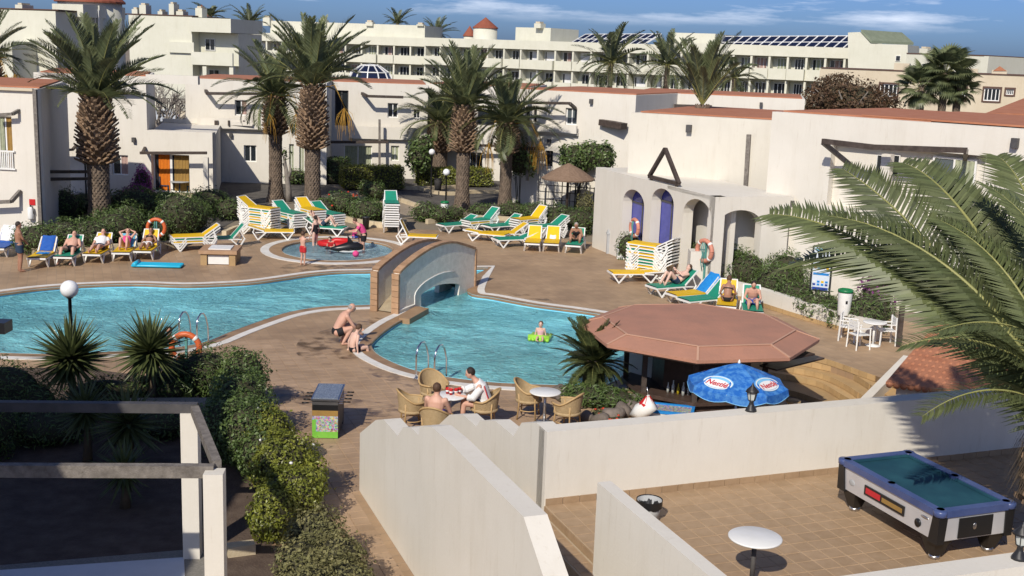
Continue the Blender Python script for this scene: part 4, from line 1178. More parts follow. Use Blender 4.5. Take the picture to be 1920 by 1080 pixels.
# balcony block nearest the viewer
fr = facY(1441, 42.2, 1960, 35.8)
zR_ = fr.sz(1560, 217)[1]
hs_ = [fr.rect(1560, 268, 1834, 420)]
clubb = thing('balcony_building', 'cream building with long dark pergola beam and recessed balcony at right', 'building', loc=fr.P(0, 0))
part('wall', wall_holes(fr, 0, fr.L + 1.5, -0.05, zR_, hs_, 0.35), M['cream'], clubb, world=True)
r = hs_[0]
part('recess_wall', wall_holes(Fac(fr.P(r[0], 0, -0.35), fr.P(r[1], 0, -0.35)), 0, r[1] - r[0], r[2], r[3], []), M['cream'], clubb, world=True)
part('rear_wall', block(fr, 0, fr.L + 1.5, -0.05, zR_ - 0.02, -0.6, -9), M['cream'], clubb, world=True)
part('side_wall', block(fr, 0, 0.22, -0.05, zR_ - 0.015, -0.35, -0.62), M['cream'], clubb, world=True)
for k in range(2):
    part('roof', block(fr, 0.25 + 3.0 * k, fr.L * (0.45 if k == 0 else 1) + 1.4, zR_ + 0.002 + 0.03 * k, zR_ + 0.06 + 0.03 * k, -0.35, -8.8), M['rooftile'], clubb, world=True)
fr2 = Fac(fr.P(0, 0, -0.34), fr.P(fr.L, 0, -0.34))
window(clubb, fr2, fr2.rect(1752, 292, 1826, 372), glass='glasspale', curtains=((0.5, 1, 'curtaingreen'),), deep=-0.06)
window(clubb, fr2, fr2.rect(1647, 290, 1653, 330), glass='glass', split=0, deep=-0.06); window(clubb, fr2, fr2.rect(1676, 290, 1686, 330), glass='glass', split=0, deep=-0.06)
beam(clubb, [fr.W(1566, 263, 0.9), fr.W(1660, 274, 0.9), fr.W(1833, 280, 0.9)], 0.17, 0.17, 'timber')
beam(clubb, [fr.W(1567, 266, 0.9), fr2.W(1600, 312, 0.08)], 0.16, 0.14, 'greytimber')
beam(clubb, [fr.W(1832, 282, 0.9), fr2.W(1812, 297, 0.1)], 0.14, 0.14, 'greytimber')
mb = MB(); q = fr.P(fr.sz(1668, 300)[0], 0, 0.15); za, zb_ = r[2], r[3]; mb.box((q.x, q.y, (za + zb_ - 0.2) / 2), (0.32, 0.3, zb_ - za - 0.2), math.atan2(fr.t.y, fr.t.x)); part('column', mb, M['cream'], clubb, world=True)
spot(clubb, fr, 1905, 268, s=0.2)
# ================================================================== distant buildings
def far_wing(name, label, fac, u0, u1, z_top, floors, fh, bays, depth=10, bal=1.3, m='hotel', seedv=1, parapet=0.9):
    """hotel wing: stacked balconies with upstands, recessed glazing, dividing fins"""
    rg = random.Random(seedv)
    t = thing(name, label, 'building', loc=fac.P(u0, 0))
    part('rear_wall', block(fac, u0, u1, -0.05, z_top, -bal - 0.2, -depth), M[m], t, world=True)
    bw = (u1 - u0) / bays
    part('roof_parapet', block(fac, u0, u1, z_top - parapet, z_top + 0.25, 0.0, -bal - 0.19), M[m], t, world=True)
    for k in range(floors):
        zf = z_top - parapet - fh * (k + 1) + 0.55
        if zf < -1: break
        for b in range(bays):
            a = u0 + b * bw; o = 0.35 if (b % 3 == 1) else 0.0
            part('balcony', block(fac, a + 0.06, a + bw - 0.06, zf - 0.35, zf + 0.85, 0.12 + o, -0.02), M[m], t, world=True)
            part('balcony_floor', block(fac, a, a + bw, zf - 0.36, zf - 0.16, -0.03, -bal - 0.19), M[m], t, world=True)
            part('fin_wall', block(fac, a - 0.12, a + 0.12, zf - 0.15, zf + fh - 0.5, -0.1, -bal - 0.19), M[m], t, world=True)
            ff = Fac(fac.P(a, 0, -bal - 0.17), fac.P(a + bw, 0, -bal - 0.17))
            w0 = bw * rg.uniform(0.12, 0.3); w1 = bw * rg.uniform(0.72, 0.9)
            window(t, ff, (w0, w1, zf - 0.1, zf + fh - 0.75), glass='glass', deep=-0.05, split=2, curtains=((rg.uniform(0, 0.4), rg.uniform(0.5, 0.95), rg.choice(['towelwhite', 'curtaingreen', 'curtainpink'])),) if rg.random() < 0.55 else ())
    return t
def boxon(root, name, fac, x0, y0, x1, y1, depth, m='hotel', o=0.0):
    r = fac.rect(x0, y0, x1, y1); return part(name, block(fac, r[0], r[1], -0.05 if y1 >= 150 else r[2], r[3], o, o - depth), M[m], root, world=True)
def chimney(root, fac, x0, y0, x1, y1, m='hotel'):
    c = boxon(root, 'chimney', fac, x0, y0 + 2, x1, y1, 1.2, m, -1.2)
    r = fac.rect(x0 + 1, y0 - 1.5, x1 - 1, y0 + 2); mb = block(fac, r[0] + 0.1, r[1] - 0.1, r[2], r[3], -1.3, -2.2); mb.xf(pmat(root).inverted()); link('chimney_cap', mb.mesh('chimney_cap', M['sand']), c)

fw2 = facY(470, 176, 800, 170, 90)
w2 = far_wing('hotel_wing', 'pale three storey hotel wing with balconies behind the glass dome', fw2, 0, fw2.L, fw2.sz(700, 72)[1], 3, 2.75, 11, seedv=3)
boxon(w2, 'upper_storey', fw2, 498, 38, 790, 74, 9, o=-1.6)
for x in (492, 598, 686, 782): chimney(w2, fw2, x - 6, 30 + (x - 492) * 0.045, x + 7, 48)
fw2b = facY(796, 168, 1252, 146, 90)
w2b = far_wing('hotel_wing', 'pale hotel wing with balconies under the small left solar array', fw2b, 0, fw2b.L, fw2b.sz(1000, 80)[1], 3, 2.75, 14, seedv=5)
boxon(w2b, 'stair_tower', fw2b, 951, 50, 1016, 82, 7, o=-2); chimney(w2b, fw2b, 992, 41, 1004, 52)
fw3 = facY(1246, 138, 1622, 128, 90)
w3 = far_wing('hotel_wing', 'pale hotel wing with plant filled balconies under the long solar array', fw3, 0, fw3.L, fw3.sz(1400, 88)[1], 3, 2.75, 11, seedv=8)
boxon(w3, 'stair_tower', fw3, 1249, 60, 1330, 92, 8, o=-2)
# gabled end block
fe = facY(1588, 122, 1712, 119, 90)
we = thing('hotel_end_block', 'pale end block with sloping green grey roof at the far right of the hotel', 'building', loc=fe.P(0, 0))
r = fe.rect(1592, 62, 1612, 95)
q = [fe.W(x, y) for x, y in [(1590, 150), (1590, 61), (1612, 60), (1632, 82), (1702, 84), (1702, 150)]]
mb = MB(); mb.slab(q, -fe.out * 7); part('wall', mb, M['hotel'], we, world=True)
q = [fe.W(1613, 60, -0.3), fe.W(1671, 62, -6.0), fe.W(1694, 82, -6.0), fe.W(1633, 81, -0.3)]
mb = MB(); mb.slab(q, Vector((0, 0, 0.25))); part('roof', mb, mat('green_grey_roof', (0.17, 0.20, 0.14), 0.8, (0.22, 0.25, 0.18), 2), we, world=True)
window(we, fe, fe.rect(1680, 104, 1688, 115), deep=-0.05, split=0)
fx = facY(1696, 114, 1850, 108, 90)
wx = thing('hotel_annex', 'long plain pale annex with two chimneys at the right skyline', 'building', loc=fx.P(0, 0))
boxon(wx, 'wall', fx, 1700, 101, 1846, 175, 8); chimney(wx, fx, 1712, 88, 1726, 104); chimney(wx, fx, 1774, 91, 1788, 106)
part('cornice', block(fx, fx.sz(1700, 101)[0], fx.sz(1846, 101)[0], fx.sz(1700, 101)[1], fx.sz(1700, 100)[1] + 0.05, 0.05, -8), M['shutter'], wx, world=True)
# solar arrays
def solar(label, fac, x0, x1, ytop, ybot, cols, o, gable):
    t = thing('solar_array', label, 'solar array', loc=fac.W(x0, ybot, o), group='solar arrays on the hotel roof')
    a = fac.W(x0, ybot, o); b = fac.W(x1, ybot, o); dx = (b - a) / cols
    up = fac.W(x0 + (x1 - x0) * 0.08, ytop, o) - a; up = Vector((dx.x * 0.9, dx.y * 0.9, 0)) + Vector((0, 0, (fac.W((x0 + x1) / 2, ytop, o).z - fac.W((x0 + x1) / 2, ybot, o).z))) - fac.out * 2.6
    mb = MB()
    for c in range(cols + 1):
        mb.bar(a + dx * c, a + dx * c + up, 0.16, 0.16)
    for k in (0, 0.5, 1): mb.bar(a + up * k, a + up * k + dx * cols, 0.16, 0.16)
    for k in (0.0, 1.0):
        e = a + dx * cols * k
        back = e - fac.out * 5.2 + Vector((0, 0, 0)); mb.bar(e + up, back, 0.16, 0.16); mb.bar(e, back, 0.14, 0.14); mb.bar(e + up * 0.5, e + up + (back - e - up) * 0.5, 0.14, 0.14)
    part('frame', mb, M['white'], t, world=True)
    for c in range(cols):
        for k in range(2):
            p0 = a + dx * (c + 0.07) + up * (0.5 * k + 0.03); p1 = a + dx * (c + 0.93) + up * (0.5 * k + 0.03)
            mb = MB(); mb.slab([p0, p1, p1 + up * 0.44, p0 + up * 0.44], Vector((0, 0, 0.06))); part('panel', mb, M['solar'], t, world=True)
    return t
solar('shorter dark solar panel array with open gable on the hotel roof', fw2b, 1040, 1182, 61, 82, 11, -3.5, True)
solar('long dark solar panel array on the hotel roof at right', fw3, 1280, 1588, 65, 90, 17, -3.5, True)
# conical and pyramid roofs
def turret(label, x, y0, y1, w, Y, ytip, m='hotel', n=24, win=None, extra=0.12):
    b = GY(x, y1, Y); top_ = GY(x, y0, Y); r_ = w / 2 * Y / FPX
    t = thing('turret', label, 'turret', loc=(b.x, b.y, 0))
    mb = MB(); mb.lathe([(r_, 0), (r_, top_.z)], n, (b.x, b.y, 0), smooth=n > 8); part('wall', mb, M[m], t, world=True)
    tip = GY(x, ytip, Y)
    mb = MB(); mb.lathe([(r_ + extra, top_.z - 0.02), (r_ + extra, top_.z + 0.1), (0.0, tip.z)], n, (b.x, b.y, 0), smooth=False); part('roof', mb, M['redroof'], t, world=True)
    if win:
        ff = Fac((b.x - r_, b.y - r_ - 0.02, 0), (b.x + r_, b.y - r_ - 0.02, 0)); 
        mb = MB(); a = ff.W(win[0], win[1]); c = ff.W(win[2], win[3]); mb.bb(a.x, c.x, a.y - 0.12, a.y + 1.2, c.z - 0.4, a.z); part('window_bay', mb, M[m], t, world=True)
        f2_ = Fac((b.x - r_, a.y - 0.13, 0), (b.x + r_, a.y - 0.13, 0)); window(t, f2_, f2_.rect(win[0] + 2, win[1] + 8, win[2] - 2, win[3]), deep=-0.04)
    return t
turret('big round cream turret with red roof edge at the top left', 174, 5, 150, 112, 88, -60, 'hotel', 28, (170, 10, 189, 62), 0.25)
turret('square cream turret with a red pyramid roof left of the solar array', 909, 53, 90, 44, 174, 32, 'hotel', 24)
turret('small round turret with red cone partly behind ivy at the skyline', 880, 68, 90, 22, 178, 48, 'hotel', 20)
# building group at the top left
fl = facY(-40, 84, 125, 82, 60)
bl = thing('villa_block', 'cream stepped building with flat roof at the top left corner', 'building', loc=fl.P(0, 0))
boxon(bl, 'wall', fl, -30, 17, 110, 170, 8, 'hotel'); boxon(bl, 'upper_storey', fl, 62, 4, 122, 30, 5, 'hotel', -2); chimney(bl, fl, 6, 5, 20, 18)
part('cornice', block(fl, 0, fl.sz(110, 17)[0], fl.sz(50, 18)[1], fl.sz(50, 16)[1], 0.05, -7.9), M['shutter'], bl, world=True)
window(bl, fl, fl.rect(18, 82, 44, 112), deep=-0.05); boxon(bl, 'stair_wall', fl, 44, 78, 72, 170, 3, 'hotel', 2.5)
fm = facY(228, 132, 445, 129, 60)
bm = thing('apartment_block', 'cream apartment block with roof terrace behind the left palm crown', 'building', loc=fm.P(0, 0))
boxon(bm, 'wall', fm, 241, 28, 362, 170, 9, 'hotel'); boxon(bm, 'penthouse', fm, 358, 33, 436, 62, 8, 'hotel', 0.4)
part('cornice', block(fm, fm.sz(232, 28)[0], fm.sz(362, 28)[0], fm.sz(300, 29)[1], fm.sz(300, 27)[1], 0.06, -8.9), M['shutter'], bm, world=True)
boxon(bm, 'rear_wall', fm, 360, 60, 436, 170, 6, 'hotel', -1.6); boxon(bm, 'balcony', fm, 362, 97, 440, 124, 0.25, 'hotel', 0.5); boxon(bm, 'balcony_floor', fm, 362, 121, 440, 125, 2.0, 'hotel', 0.2)
fm2 = Fac(fm.P(0, 0, -1.58), fm.P(fm.L, 0, -1.58)); window(bm, fm2, fm2.rect(385, 72, 404, 95), deep=-0.05); window(bm, fm2, fm2.rect(392, 130, 412, 148), deep=-0.05)
for x in (382, 432): boxon(bm, 'pillar', fm, x, 124, x + 8, 170, 0.5, 'hotel', 0.3)
boxon(bm, 'terrace_wall', fm, 318, 78, 366, 100, 0.3, 'hotel', 0.3)
for x0, x1, y0 in ((236, 247, 14), (250, 263, 6), (285, 294, 18), (306, 316, 4), (320, 333, 18), (356, 369, 12)): chimney(bm, fm, x0, y0, x1, 32)
q = fm.W(346, 28, -4); hq = fm.W(346, 5, -4)
mb = MB(); mb.lathe([(0.75, q.z), (0.0, hq.z)], 4, (q.x, q.y, 0), smooth=False); part('pyramid_roof', mb, M['redroof'], bm, world=True)
# sand coloured house row at right
fs = facY(1535, 88, 1990, 82, 160)
bs = thing('sand_house', 'sand coloured house row with dark framed windows behind the fan palms', 'house', loc=fs.P(0, 0))
hs_ = [fs.rect(1651, 157, 1681, 182), fs.rect(1786, 164, 1809, 188), fs.rect(1846, 165, 1873, 190), fs.rect(1887, 167, 1900, 178)]
zs1 = fs.sz(1700, 134)[1]
part('wall', wall_holes(fs, 0, fs.L, -0.05, zs1, hs_), M['sand'], bs, world=True)
part('rear_wall', block(fs, 0, fs.L, -0.05, zs1 - 0.02, -0.23, -8), M['sand'], bs, world=True)
boxon(bs, 'upper_wall', fs, 1541, 127, 1635, 150, 6, 'sand', -0.25); boxon(bs, 'upper_wall', fs, 1868, 144, 1990, 170, 6, 'sand', -0.25)
for h_ in hs_: window(bs, fs, h_, frame='white', split=3, deep=0.1)
for h_ in hs_:
    mb = MB()
    for u0_, u1_, z0_, z1_ in ((h_[0] - 0.12, h_[0], h_[2] - 0.1, h_[3] + 0.12), (h_[1], h_[1] + 0.12, h_[2] - 0.1, h_[3] + 0.12), (h_[0], h_[1], h_[3], h_[3] + 0.12), (h_[0], h_[1], h_[2] - 0.12, h_[2])):
        qq = [fs.P(u0_, 0, 0.05), fs.P(u1_, 0, 0.05), fs.P(u1_, 0, -0.02), fs.P(u0_, 0, -0.02)]; mb.hexa([Vector((p.x, p.y, z0_)) for p in qq] + [Vector((p.x, p.y, z1_)) for p in qq])
    part('window_surround', mb, M['shutter'], bs, world=True)
part('cornice', block(fs, fs.sz(1540, 128)[0], fs.L, zs1, zs1 + 0.08, 0.06, -7.9), M['shutter'], bs, world=True)
for x0, y0, x1, y1 in ((1675, 118, 1702, 138), (1808, 128, 1832, 146), (1860, 131, 1887, 148)):
    c = boxon(bs, 'chimney', fs, x0, y0, x1, y1, 1.4, 'sand', -1)
q = [fs.W(x, y) for x, y in [(1862, 133), (1875, 124), (1888, 133)]]; mb = MB(); mb.slab([p - fs.out * 0.95 for p in q], -fs.out * 1.5); part('chimney_roof', mb, M['rooftile'], bs, world=True)
# low terracotta slope at far right, between the sand house and the balcony building
q = [GY(1848, 212, 52), GY(1920, 184, 60), GY(1990, 184, 60), GY(1990, 214, 52)]
vr = thing('verandah_roof', 'terracotta lean-to roof at the right edge below the sand house', 'roof', loc=(q[0].x, q[0].y, 0))
mb = MB(); mb.slab(q, Vector((0, 0, -0.15))); part('roof', mb, M['rooftile'], vr, world=True)
mb = MB(); mb.prism(ccw([(q[0].x + 0.4, q[0].y + 0.3), (q[3].x, q[3].y + 0.3), (q[2].x, q[2].y), (q[1].x + 0.4, q[1].y)]), -0.05, q[0].z - 0.2); part('wall', mb, M['sand'], vr, world=True)
# glass dome
dc = GY(694, 147, 112); dr = 40 * 112 / FPX; dh = (GY(694, 121, 112).z - dc.z)
dome = thing('glass_dome', 'faceted dark glass dome with white ribs on a low round building', 'dome', loc=(dc.x, dc.y, 0))
mb = MB(); mb.lathe([(dr + 2.6, 0), (dr + 2.6, dc.z - 0.25), (dr + 0.3, dc.z - 0.2)], 28, (dc.x, dc.y, 0)); part('drum', mb, M['hotel'], dome, world=True)
mb = MB(); prf = [(dr, 0.0), (dr * 0.86, dh * 0.45), (dr * 0.42, dh * 0.93), (0.0, dh)]
mb.lathe(prf, 12, (dc.x, dc.y, dc.z), smooth=False); part('glazing', mb, M['solar'], dome, world=True)
mb = MB()
for k in range(12):
    a = 2 * math.pi * k / 12; pts = [Vector((dc.x + r_ * 1.01 * math.cos(a), dc.y + r_ * 1.01 * math.sin(a), dc.z + z_ + 0.02)) for r_, z_ in prf]
    for p, q in zip(pts, pts[1:]): mb.bar(p, q, 0.09, 0.09)
for r_, z_ in prf[:3]:
    rr = [Vector((dc.x + r_ * 1.01 * math.cos(2 * math.pi * k / 12), dc.y + r_ * 1.01 * math.sin(2 * math.pi * k / 12), dc.z + z_ + 0.02)) for k in range(13)]
    for p, q in zip(rr, rr[1:]): mb.bar(p, q, 0.09, 0.09)
part('rib', mb, M['white'], dome, world=True)

# ---- car park seen through the gap: fence, wall, car
fc = facY(240, 124, 380, 124, 200)
pk = thing('railing_fence', 'dark railing fence along the car park seen between two houses', 'fence', loc=fc.P(0, 0))
a, b = fc.sz(255, 230)[0], fc.sz(372, 230)[0]; zt = fc.sz(310, 184)[1]; zb = fc.sz(310, 208)[1]
for k in range(34):
    u = a + (b - a) * k / 33; mb = MB(); mb.bar(fc.P(u, zb), fc.P(u, zt), 0.09, 0.06); part('picket', mb, M['timber'], pk, world=True)
for z in (zb + 0.05, zt - 0.05): mb = MB(); mb.bar(fc.P(a, z), fc.P(b, z), 0.07, 0.09); part('rail', mb, M['timber'], pk, world=True)
mb = block(fc, a, b, -0.05, zb, 0.1, -0.3); part('base_wall', mb, M['sand'], pk, world=True)
mb = MB(); mb.fill([ccw([tuple(G(x, y)[:2]) for x, y in ((200, 246), (420, 250), (420, 215), (200, 210))])], 0.0); struct('car_park_asphalt', mb, mat('asphalt', (0.05, 0.05, 0.05), 0.9, (0.07, 0.07, 0.07), 3))
cpos = G(298, 232)
car = thing('parked_car', 'silver hatchback car parked behind the houses', 'car', loc=(cpos.x, cpos.y, 0), rz=R(4))
side = [(-1.85, 0.32), (-1.86, 0.62), (-1.72, 0.78), (-0.95, 0.92), (-0.45, 1.34), (0.1, 1.44), (1.05, 1.42), (1.5, 1.2), (1.72, 0.92), (1.84, 0.7), (1.82, 0.3)]
mb = MB(); mb.slab([Vector((x, -0.82, z)) for x, z in side], (0, 1.64, 0)); part('body', mb, M['car'], car)
for q in ([(-0.78, 0.95), (-0.42, 1.27), (-0.1, 1.32), (-0.1, 0.95)], [(0.0, 0.95), (0.0, 1.33), (0.9, 1.33), (1.25, 1.1), (1.25, 0.95)]):
    mb = MB(); mb.slab([Vector((x, -0.835, z)) for x, z in q], (0, 1.67, 0)); part('side_window', mb, M['glass'], car)
for x in (-1.2, 1.15):
    for s_ in (-0.78, 0.78):
        mb = MB(); mb.tube([(x, s_ - 0.1, 0.3), (x, s_ + 0.1, 0.3)], 0.3, 16); wh = part('wheel', mb, M['black'], car)
        mb = MB(); mb.tube([(x, s_ - 0.11, 0.3), (x, s_ + 0.11, 0.3)], 0.17, 12); link('rim', mb.mesh('rim', M['brushed']), wh)
mb = MB(); mb.box((1.78, 0.6, 0.78), (0.1, 0.25, 0.14)); mb.box((1.78, -0.6, 0.78), (0.1, 0.25, 0.14)); part('tail_lamp', mb, M['red'], car)

# ---- the viewer's own apartment wing, out of frame on the left; its shadow falls on the near garden
def wing(label, x0, x1, y0, y1, z):
    t = thing('own_apartment_wing', label, 'building', loc=(x1, y1, 0))
    mb = MB(); mb.bb(x0, x1, y0, y1, -0.05, z); part('wall', mb, M['cream'], t, world=True)
    mb = MB(); mb.bb(x0 - 0.1, x1 + 0.1, y0, y1 + 0.1, z, z + 0.15); part('roof', mb, M['cream'], t, world=True)
wing('tall cream apartment wing outside the left edge', -30, -8.9, -2, 14.1, 8.85)
wing('lower cream apartment porch outside the left edge', -8.88, -8.0, 4, 12.9, 5.4)
# ================================================================== garden ground
def sheet(name, pts, z, m):
    mb = MB(); mb.fill([ccw(xy(pts))], z); return struct(name, mb, M[m])
sheet('garden_bed', [(-150, 458), (75, 470), (160, 462), (330, 452), (420, 425), (520, 372), (640, 402), (720, 412), (800, 402), (900, 396), (1010, 408), (1110, 442), (1118, 330), (960, 318), (600, 322), (300, 345), (-150, 380)], 0.004, 'lava')
sheet('garden_path', [(600, 328), (640, 326), (700, 350), (760, 372), (830, 402), (760, 404), (690, 382), (630, 352)], 0.010, 'path')
sheet('garden_path', [(800, 404), (1100, 408), (1105, 420), (1000, 412), (900, 402), (760, 410)], 0.010, 'path')
sheet('near_garden_soil', [(-300, 1200), (-300, 690), (150, 690), (330, 712), (440, 735), (500, 800), (560, 960), (600, 1200), (420, 1200), (380, 1046), (0, 1060)], 0.006, 'soil')
sheet('near_patio_floor', [(-300, 1200), (-250, 1088), (345, 1046), (352, 1200)], 0.014, 'whitefloor')
sheet('near_gravel_strip', [(-300, 1086), (345, 1032), (420, 1038), (420, 1200), (352, 1200), (346, 1045), (-300, 1096)], 0.010, 'gravel')
def kerb(pts, h=0.16, w=0.2, m='kerb', zb=0.0, name='garden_kerb'):
    P = [Vector((p[0], p[1], 0)) for p in crom(xy(pts), 6, False)]
    root = None; mb = MB()
    acc = [P[0]]
    for q in P[1:]:
        while (q - acc[-1]).length > 0.45: acc.append(acc[-1] + (q - acc[-1]).normalized() * 0.45)
    for a, b in zip(acc, acc[1:]):
        d = (b - a).normalized() * 0.006 if (b - a).length > 0.02 else Vector()
        hh = h + U(-0.008, 0.008)
        mb.bar(a + d + Vector((0, 0, zb + hh / 2)), b - d + Vector((0, 0, zb + hh / 2)), w, hh)
    return struct(name, mb, M[m])
kerb([(60, 480), (150, 475), (230, 470), (300, 468), (345, 462), (352, 450)], 0.28)
kerb([(420, 442), (455, 430), (520, 436)], 0.2)
kerb([(635, 412), (690, 424), (745, 428), (760, 420)], 0.25)
kerb([(800, 420), (900, 412), (1000, 420), (1060, 440), (1110, 446)], 0.22)
kerb([(590, 328), (640, 345), (700, 362), (780, 388), (850, 408)], 0.2); kerb([(650, 330), (720, 352), (790, 356), (880, 352)], 0.2)
kerb([(760, 348), (830, 366), (900, 362), (1000, 366)], 0.2)
kerb([(425, 1042), (470, 1036), (525, 1030)], 0.18, 0.22)
kerb([(230, 378), (300, 374), (400, 376)], 0.35, 0.25)

# ================================================================== leaf helpers
def fol(mb, c, r, n, size, rg, shell=0.35, sq=1.0, up=0.25, long=1.6):
    """n leaf blades through the outer part of an ellipsoid"""
    c = Vector(c)
    for _ in range(n):
        while True:
            d = Vector((rg.gauss(0, 1), rg.gauss(0, 1), rg.gauss(0, 1)))
            if d.length > 1e-3: break
        d.normalize()
        k = 1.0 - shell * rg.random() ** 1.7
        bump = 1 + 0.10 * math.sin(5.1 * d.x + 3 * d.z + c.x * 3) + 0.09 * math.sin(7.3 * d.y + 4 * d.z + c.y * 5) + rg.uniform(-.04, .06)
        p = c + Vector((d.x * r[0], d.y * r[1], d.z * r[2])) * (k * bump)
        nn = (d + Vector((rg.uniform(-1, 1), rg.uniform(-1, 1), rg.uniform(-1, 1))) * 0.9 + Vector((0, 0, up)))
        nn.normalize(); t = nn.orthogonal().normalized(); t.rotate(Quaternion(nn, rg.uniform(0, 6.28))); b = nn.cross(t)
        s = size * (0.45 + 1.2 * rg.random() ** 1.6); w = s / long * rg.uniform(0.75, 1.2)
        if rg.random() < 0.035: p = p + d * rg.uniform(0.04, 0.16)
        q = [p - t * s * 0.5, p + b * w * 0.5 + nn * s * 0.08, p + t * s * 0.5, p - b * w * 0.5 + nn * s * 0.08]
        mb.add(q, [(0, 1, 2, 3)], False)
def folbox(mb, c, d, rz, n, size, rg, long=1.5, wob=0.06):
    """clipped hedge: leaves over the top and sides of a box"""
    ca, sa = math.cos(rz), math.sin(rz); hx, hy, hz = d[0] / 2, d[1] / 2, d[2]
    A = [(d[0] * d[1], 'z'), (d[0] * hz, 'y'), (d[0] * hz, '-y'), (d[1] * hz, 'x'), (d[1] * hz, '-x')]
    tot = sum(a[0] for a in A)
    for _ in range(n):
        k = rg.uniform(0, tot)
        for a, f in A:
            if k < a: break
            k -= a
        x, y, z = rg.uniform(-hx, hx), rg.uniform(-hy, hy), rg.uniform(0, hz)
        ins = rg.random() ** 1.5 * 0.14 - wob * rg.random() - 0.05 * math.sin(x * 4 + y * 3 + z * 5)
        if f == 'z': z = hz - ins; nn = Vector((0, 0, 1))
        elif f == 'y': y = hy - ins; nn = Vector((0, 1, 0))
        elif f == '-y': y = -hy + ins; nn = Vector((0, -1, 0))
        elif f == 'x': x = hx - ins; nn = Vector((1, 0, 0))
        else: x = -hx + ins; nn = Vector((-1, 0, 0))
        nn = (nn + Vector((rg.uniform(-1, 1), rg.uniform(-1, 1), rg.uniform(-.7, 1))) * 0.9).normalized()
        t = nn.orthogonal().normalized(); t.rotate(Quaternion(nn, rg.uniform(0, 6.28))); b = nn.cross(t)
        p = Vector((c[0] + x * ca - y * sa, c[1] + x * sa + y * ca, c[2] + z)); s = size * rg.uniform(0.6, 1.3); w = s / long
        mb.add([p - t * s * 0.5, p + b * w * 0.5, p + t * s * 0.5, p - b * w * 0.5], [(0, 1, 2, 3)], False)
SD = [100]
def bush(label, blobs, size, dens, m='leafdark', cat='shrub', name='garden_shrub', group=None, long=1.6, flowers=None, fsize=0.06, fn=0, core=0.78):
    """blobs: list of (x,y,z,rx,ry,rz) in world metres"""
    SD[0] += 1; rg = random.Random(SD[0])
    b0 = blobs[0]; t = thing(name, label, cat, loc=(b0[0], b0[1], 0), group=group)
    mb = MB()
    for b in blobs:
        ar = 4 * math.pi * ((b[3] * b[4]) ** 1.6 / 3 + (b[3] * b[5]) ** 1.6 / 3 + (b[4] * b[5]) ** 1.6 / 3) ** (1 / 1.6)
        fol(mb, b[:3], b[3:], int(ar * dens), size, rg, long=long)
    part('foliage', mb, M[m], t, world=True, kind='stuff')
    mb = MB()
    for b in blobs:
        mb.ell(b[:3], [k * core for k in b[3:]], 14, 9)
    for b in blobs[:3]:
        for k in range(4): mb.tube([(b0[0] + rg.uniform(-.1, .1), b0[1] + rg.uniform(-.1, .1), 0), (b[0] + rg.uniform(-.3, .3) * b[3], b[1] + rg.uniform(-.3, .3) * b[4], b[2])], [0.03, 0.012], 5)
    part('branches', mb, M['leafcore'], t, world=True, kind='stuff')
    if flowers:
        mb = MB()
        for _ in range(fn):
            b = rg.choice(blobs); d = Vector((rg.gauss(0, 1), rg.gauss(0, 1), abs(rg.gauss(0, 1)))).normalized()
            p = Vector(b[:3]) + Vector((d.x * b[3], d.y * b[4], d.z * b[5])) * 1.03
            mb.ell(p, (fsize, fsize, fsize * 0.7), 6, 4)
        part('blossom', mb, M[flowers], t, world=True, kind='stuff')
    return t
def gb(px, py, w, h, dy=None, lift=0.0):
    """blob standing on the ground at pixel (px,py): w,h in metres"""
    p = G(px, py); return (p.x, p.y, h * 0.5 + lift, w / 2, (dy or w) / 2, h * 0.55)

# ================================================================== palms
def frond_mesh(name, L, droop, n, ll, m, vee=0.55, sweep=0.9, base=0.12, wid=0.028, gv=0.10, seed_=1, rr=0.022, folded=False):
    rg = random.Random(seed_); mb = MB(); pts = []; ang = 0.0; p = Vector((0, 0, 0)); S = 22
    for i in range(S + 1):
        t = i / S; pts.append(p.copy()); ang = -droop * t ** 1.4
        p = p + Vector((math.cos(ang), 0, math.sin(ang))) * (L / S)
    mb.mi = 0
    mb.tube(pts, [rr * (1.4 - 1.25 * i / S) for i in range(S + 1)], 5, smooth=True)
    mb.mi = 1
    for i in range(n):
        t = base + (1 - base) * (i + rg.uniform(0, 0.6)) / n
        k = min(S - 1, int(t * S)); f = t * S - k
        q = pts[k].lerp(pts[k + 1], f); tg_ = (pts[k + 1] - pts[k]).normalized()
        upv = Vector((0, 1, 0)).cross(tg_) * -1
        if upv.z < 0: upv = -upv
        prof_ = math.sin(math.pi * min(1, 0.16 + 0.80 * t)) ** 0.6
        for s_ in (-1, 1):
            l = ll * prof_ * rg.uniform(0.85, 1.1)
            d = (Vector((0, s_, 0)) * 1.0 + tg_ * sweep * (0.55 + 0.75 * t) + upv * (vee * rg.uniform(0.7, 1.25))).normalized()
            tip = q + d * l + Vector((0, 0, -gv * l))
            midp = q + d * l * 0.45 + Vector((0, 0, 0.01 * l))
            wv = d.cross(upv + Vector((0, s_ * 0.6, 0))).normalized() * wid * (0.7 + 0.3 * prof_)
            mb.add([q - wv * 0.5, midp - wv, tip, midp + wv, q + wv * 0.5], [(0, 1, 2, 3, 4)], False)
    return mb.mesh(name, [M['rachis'], M[m]])
FR = {}
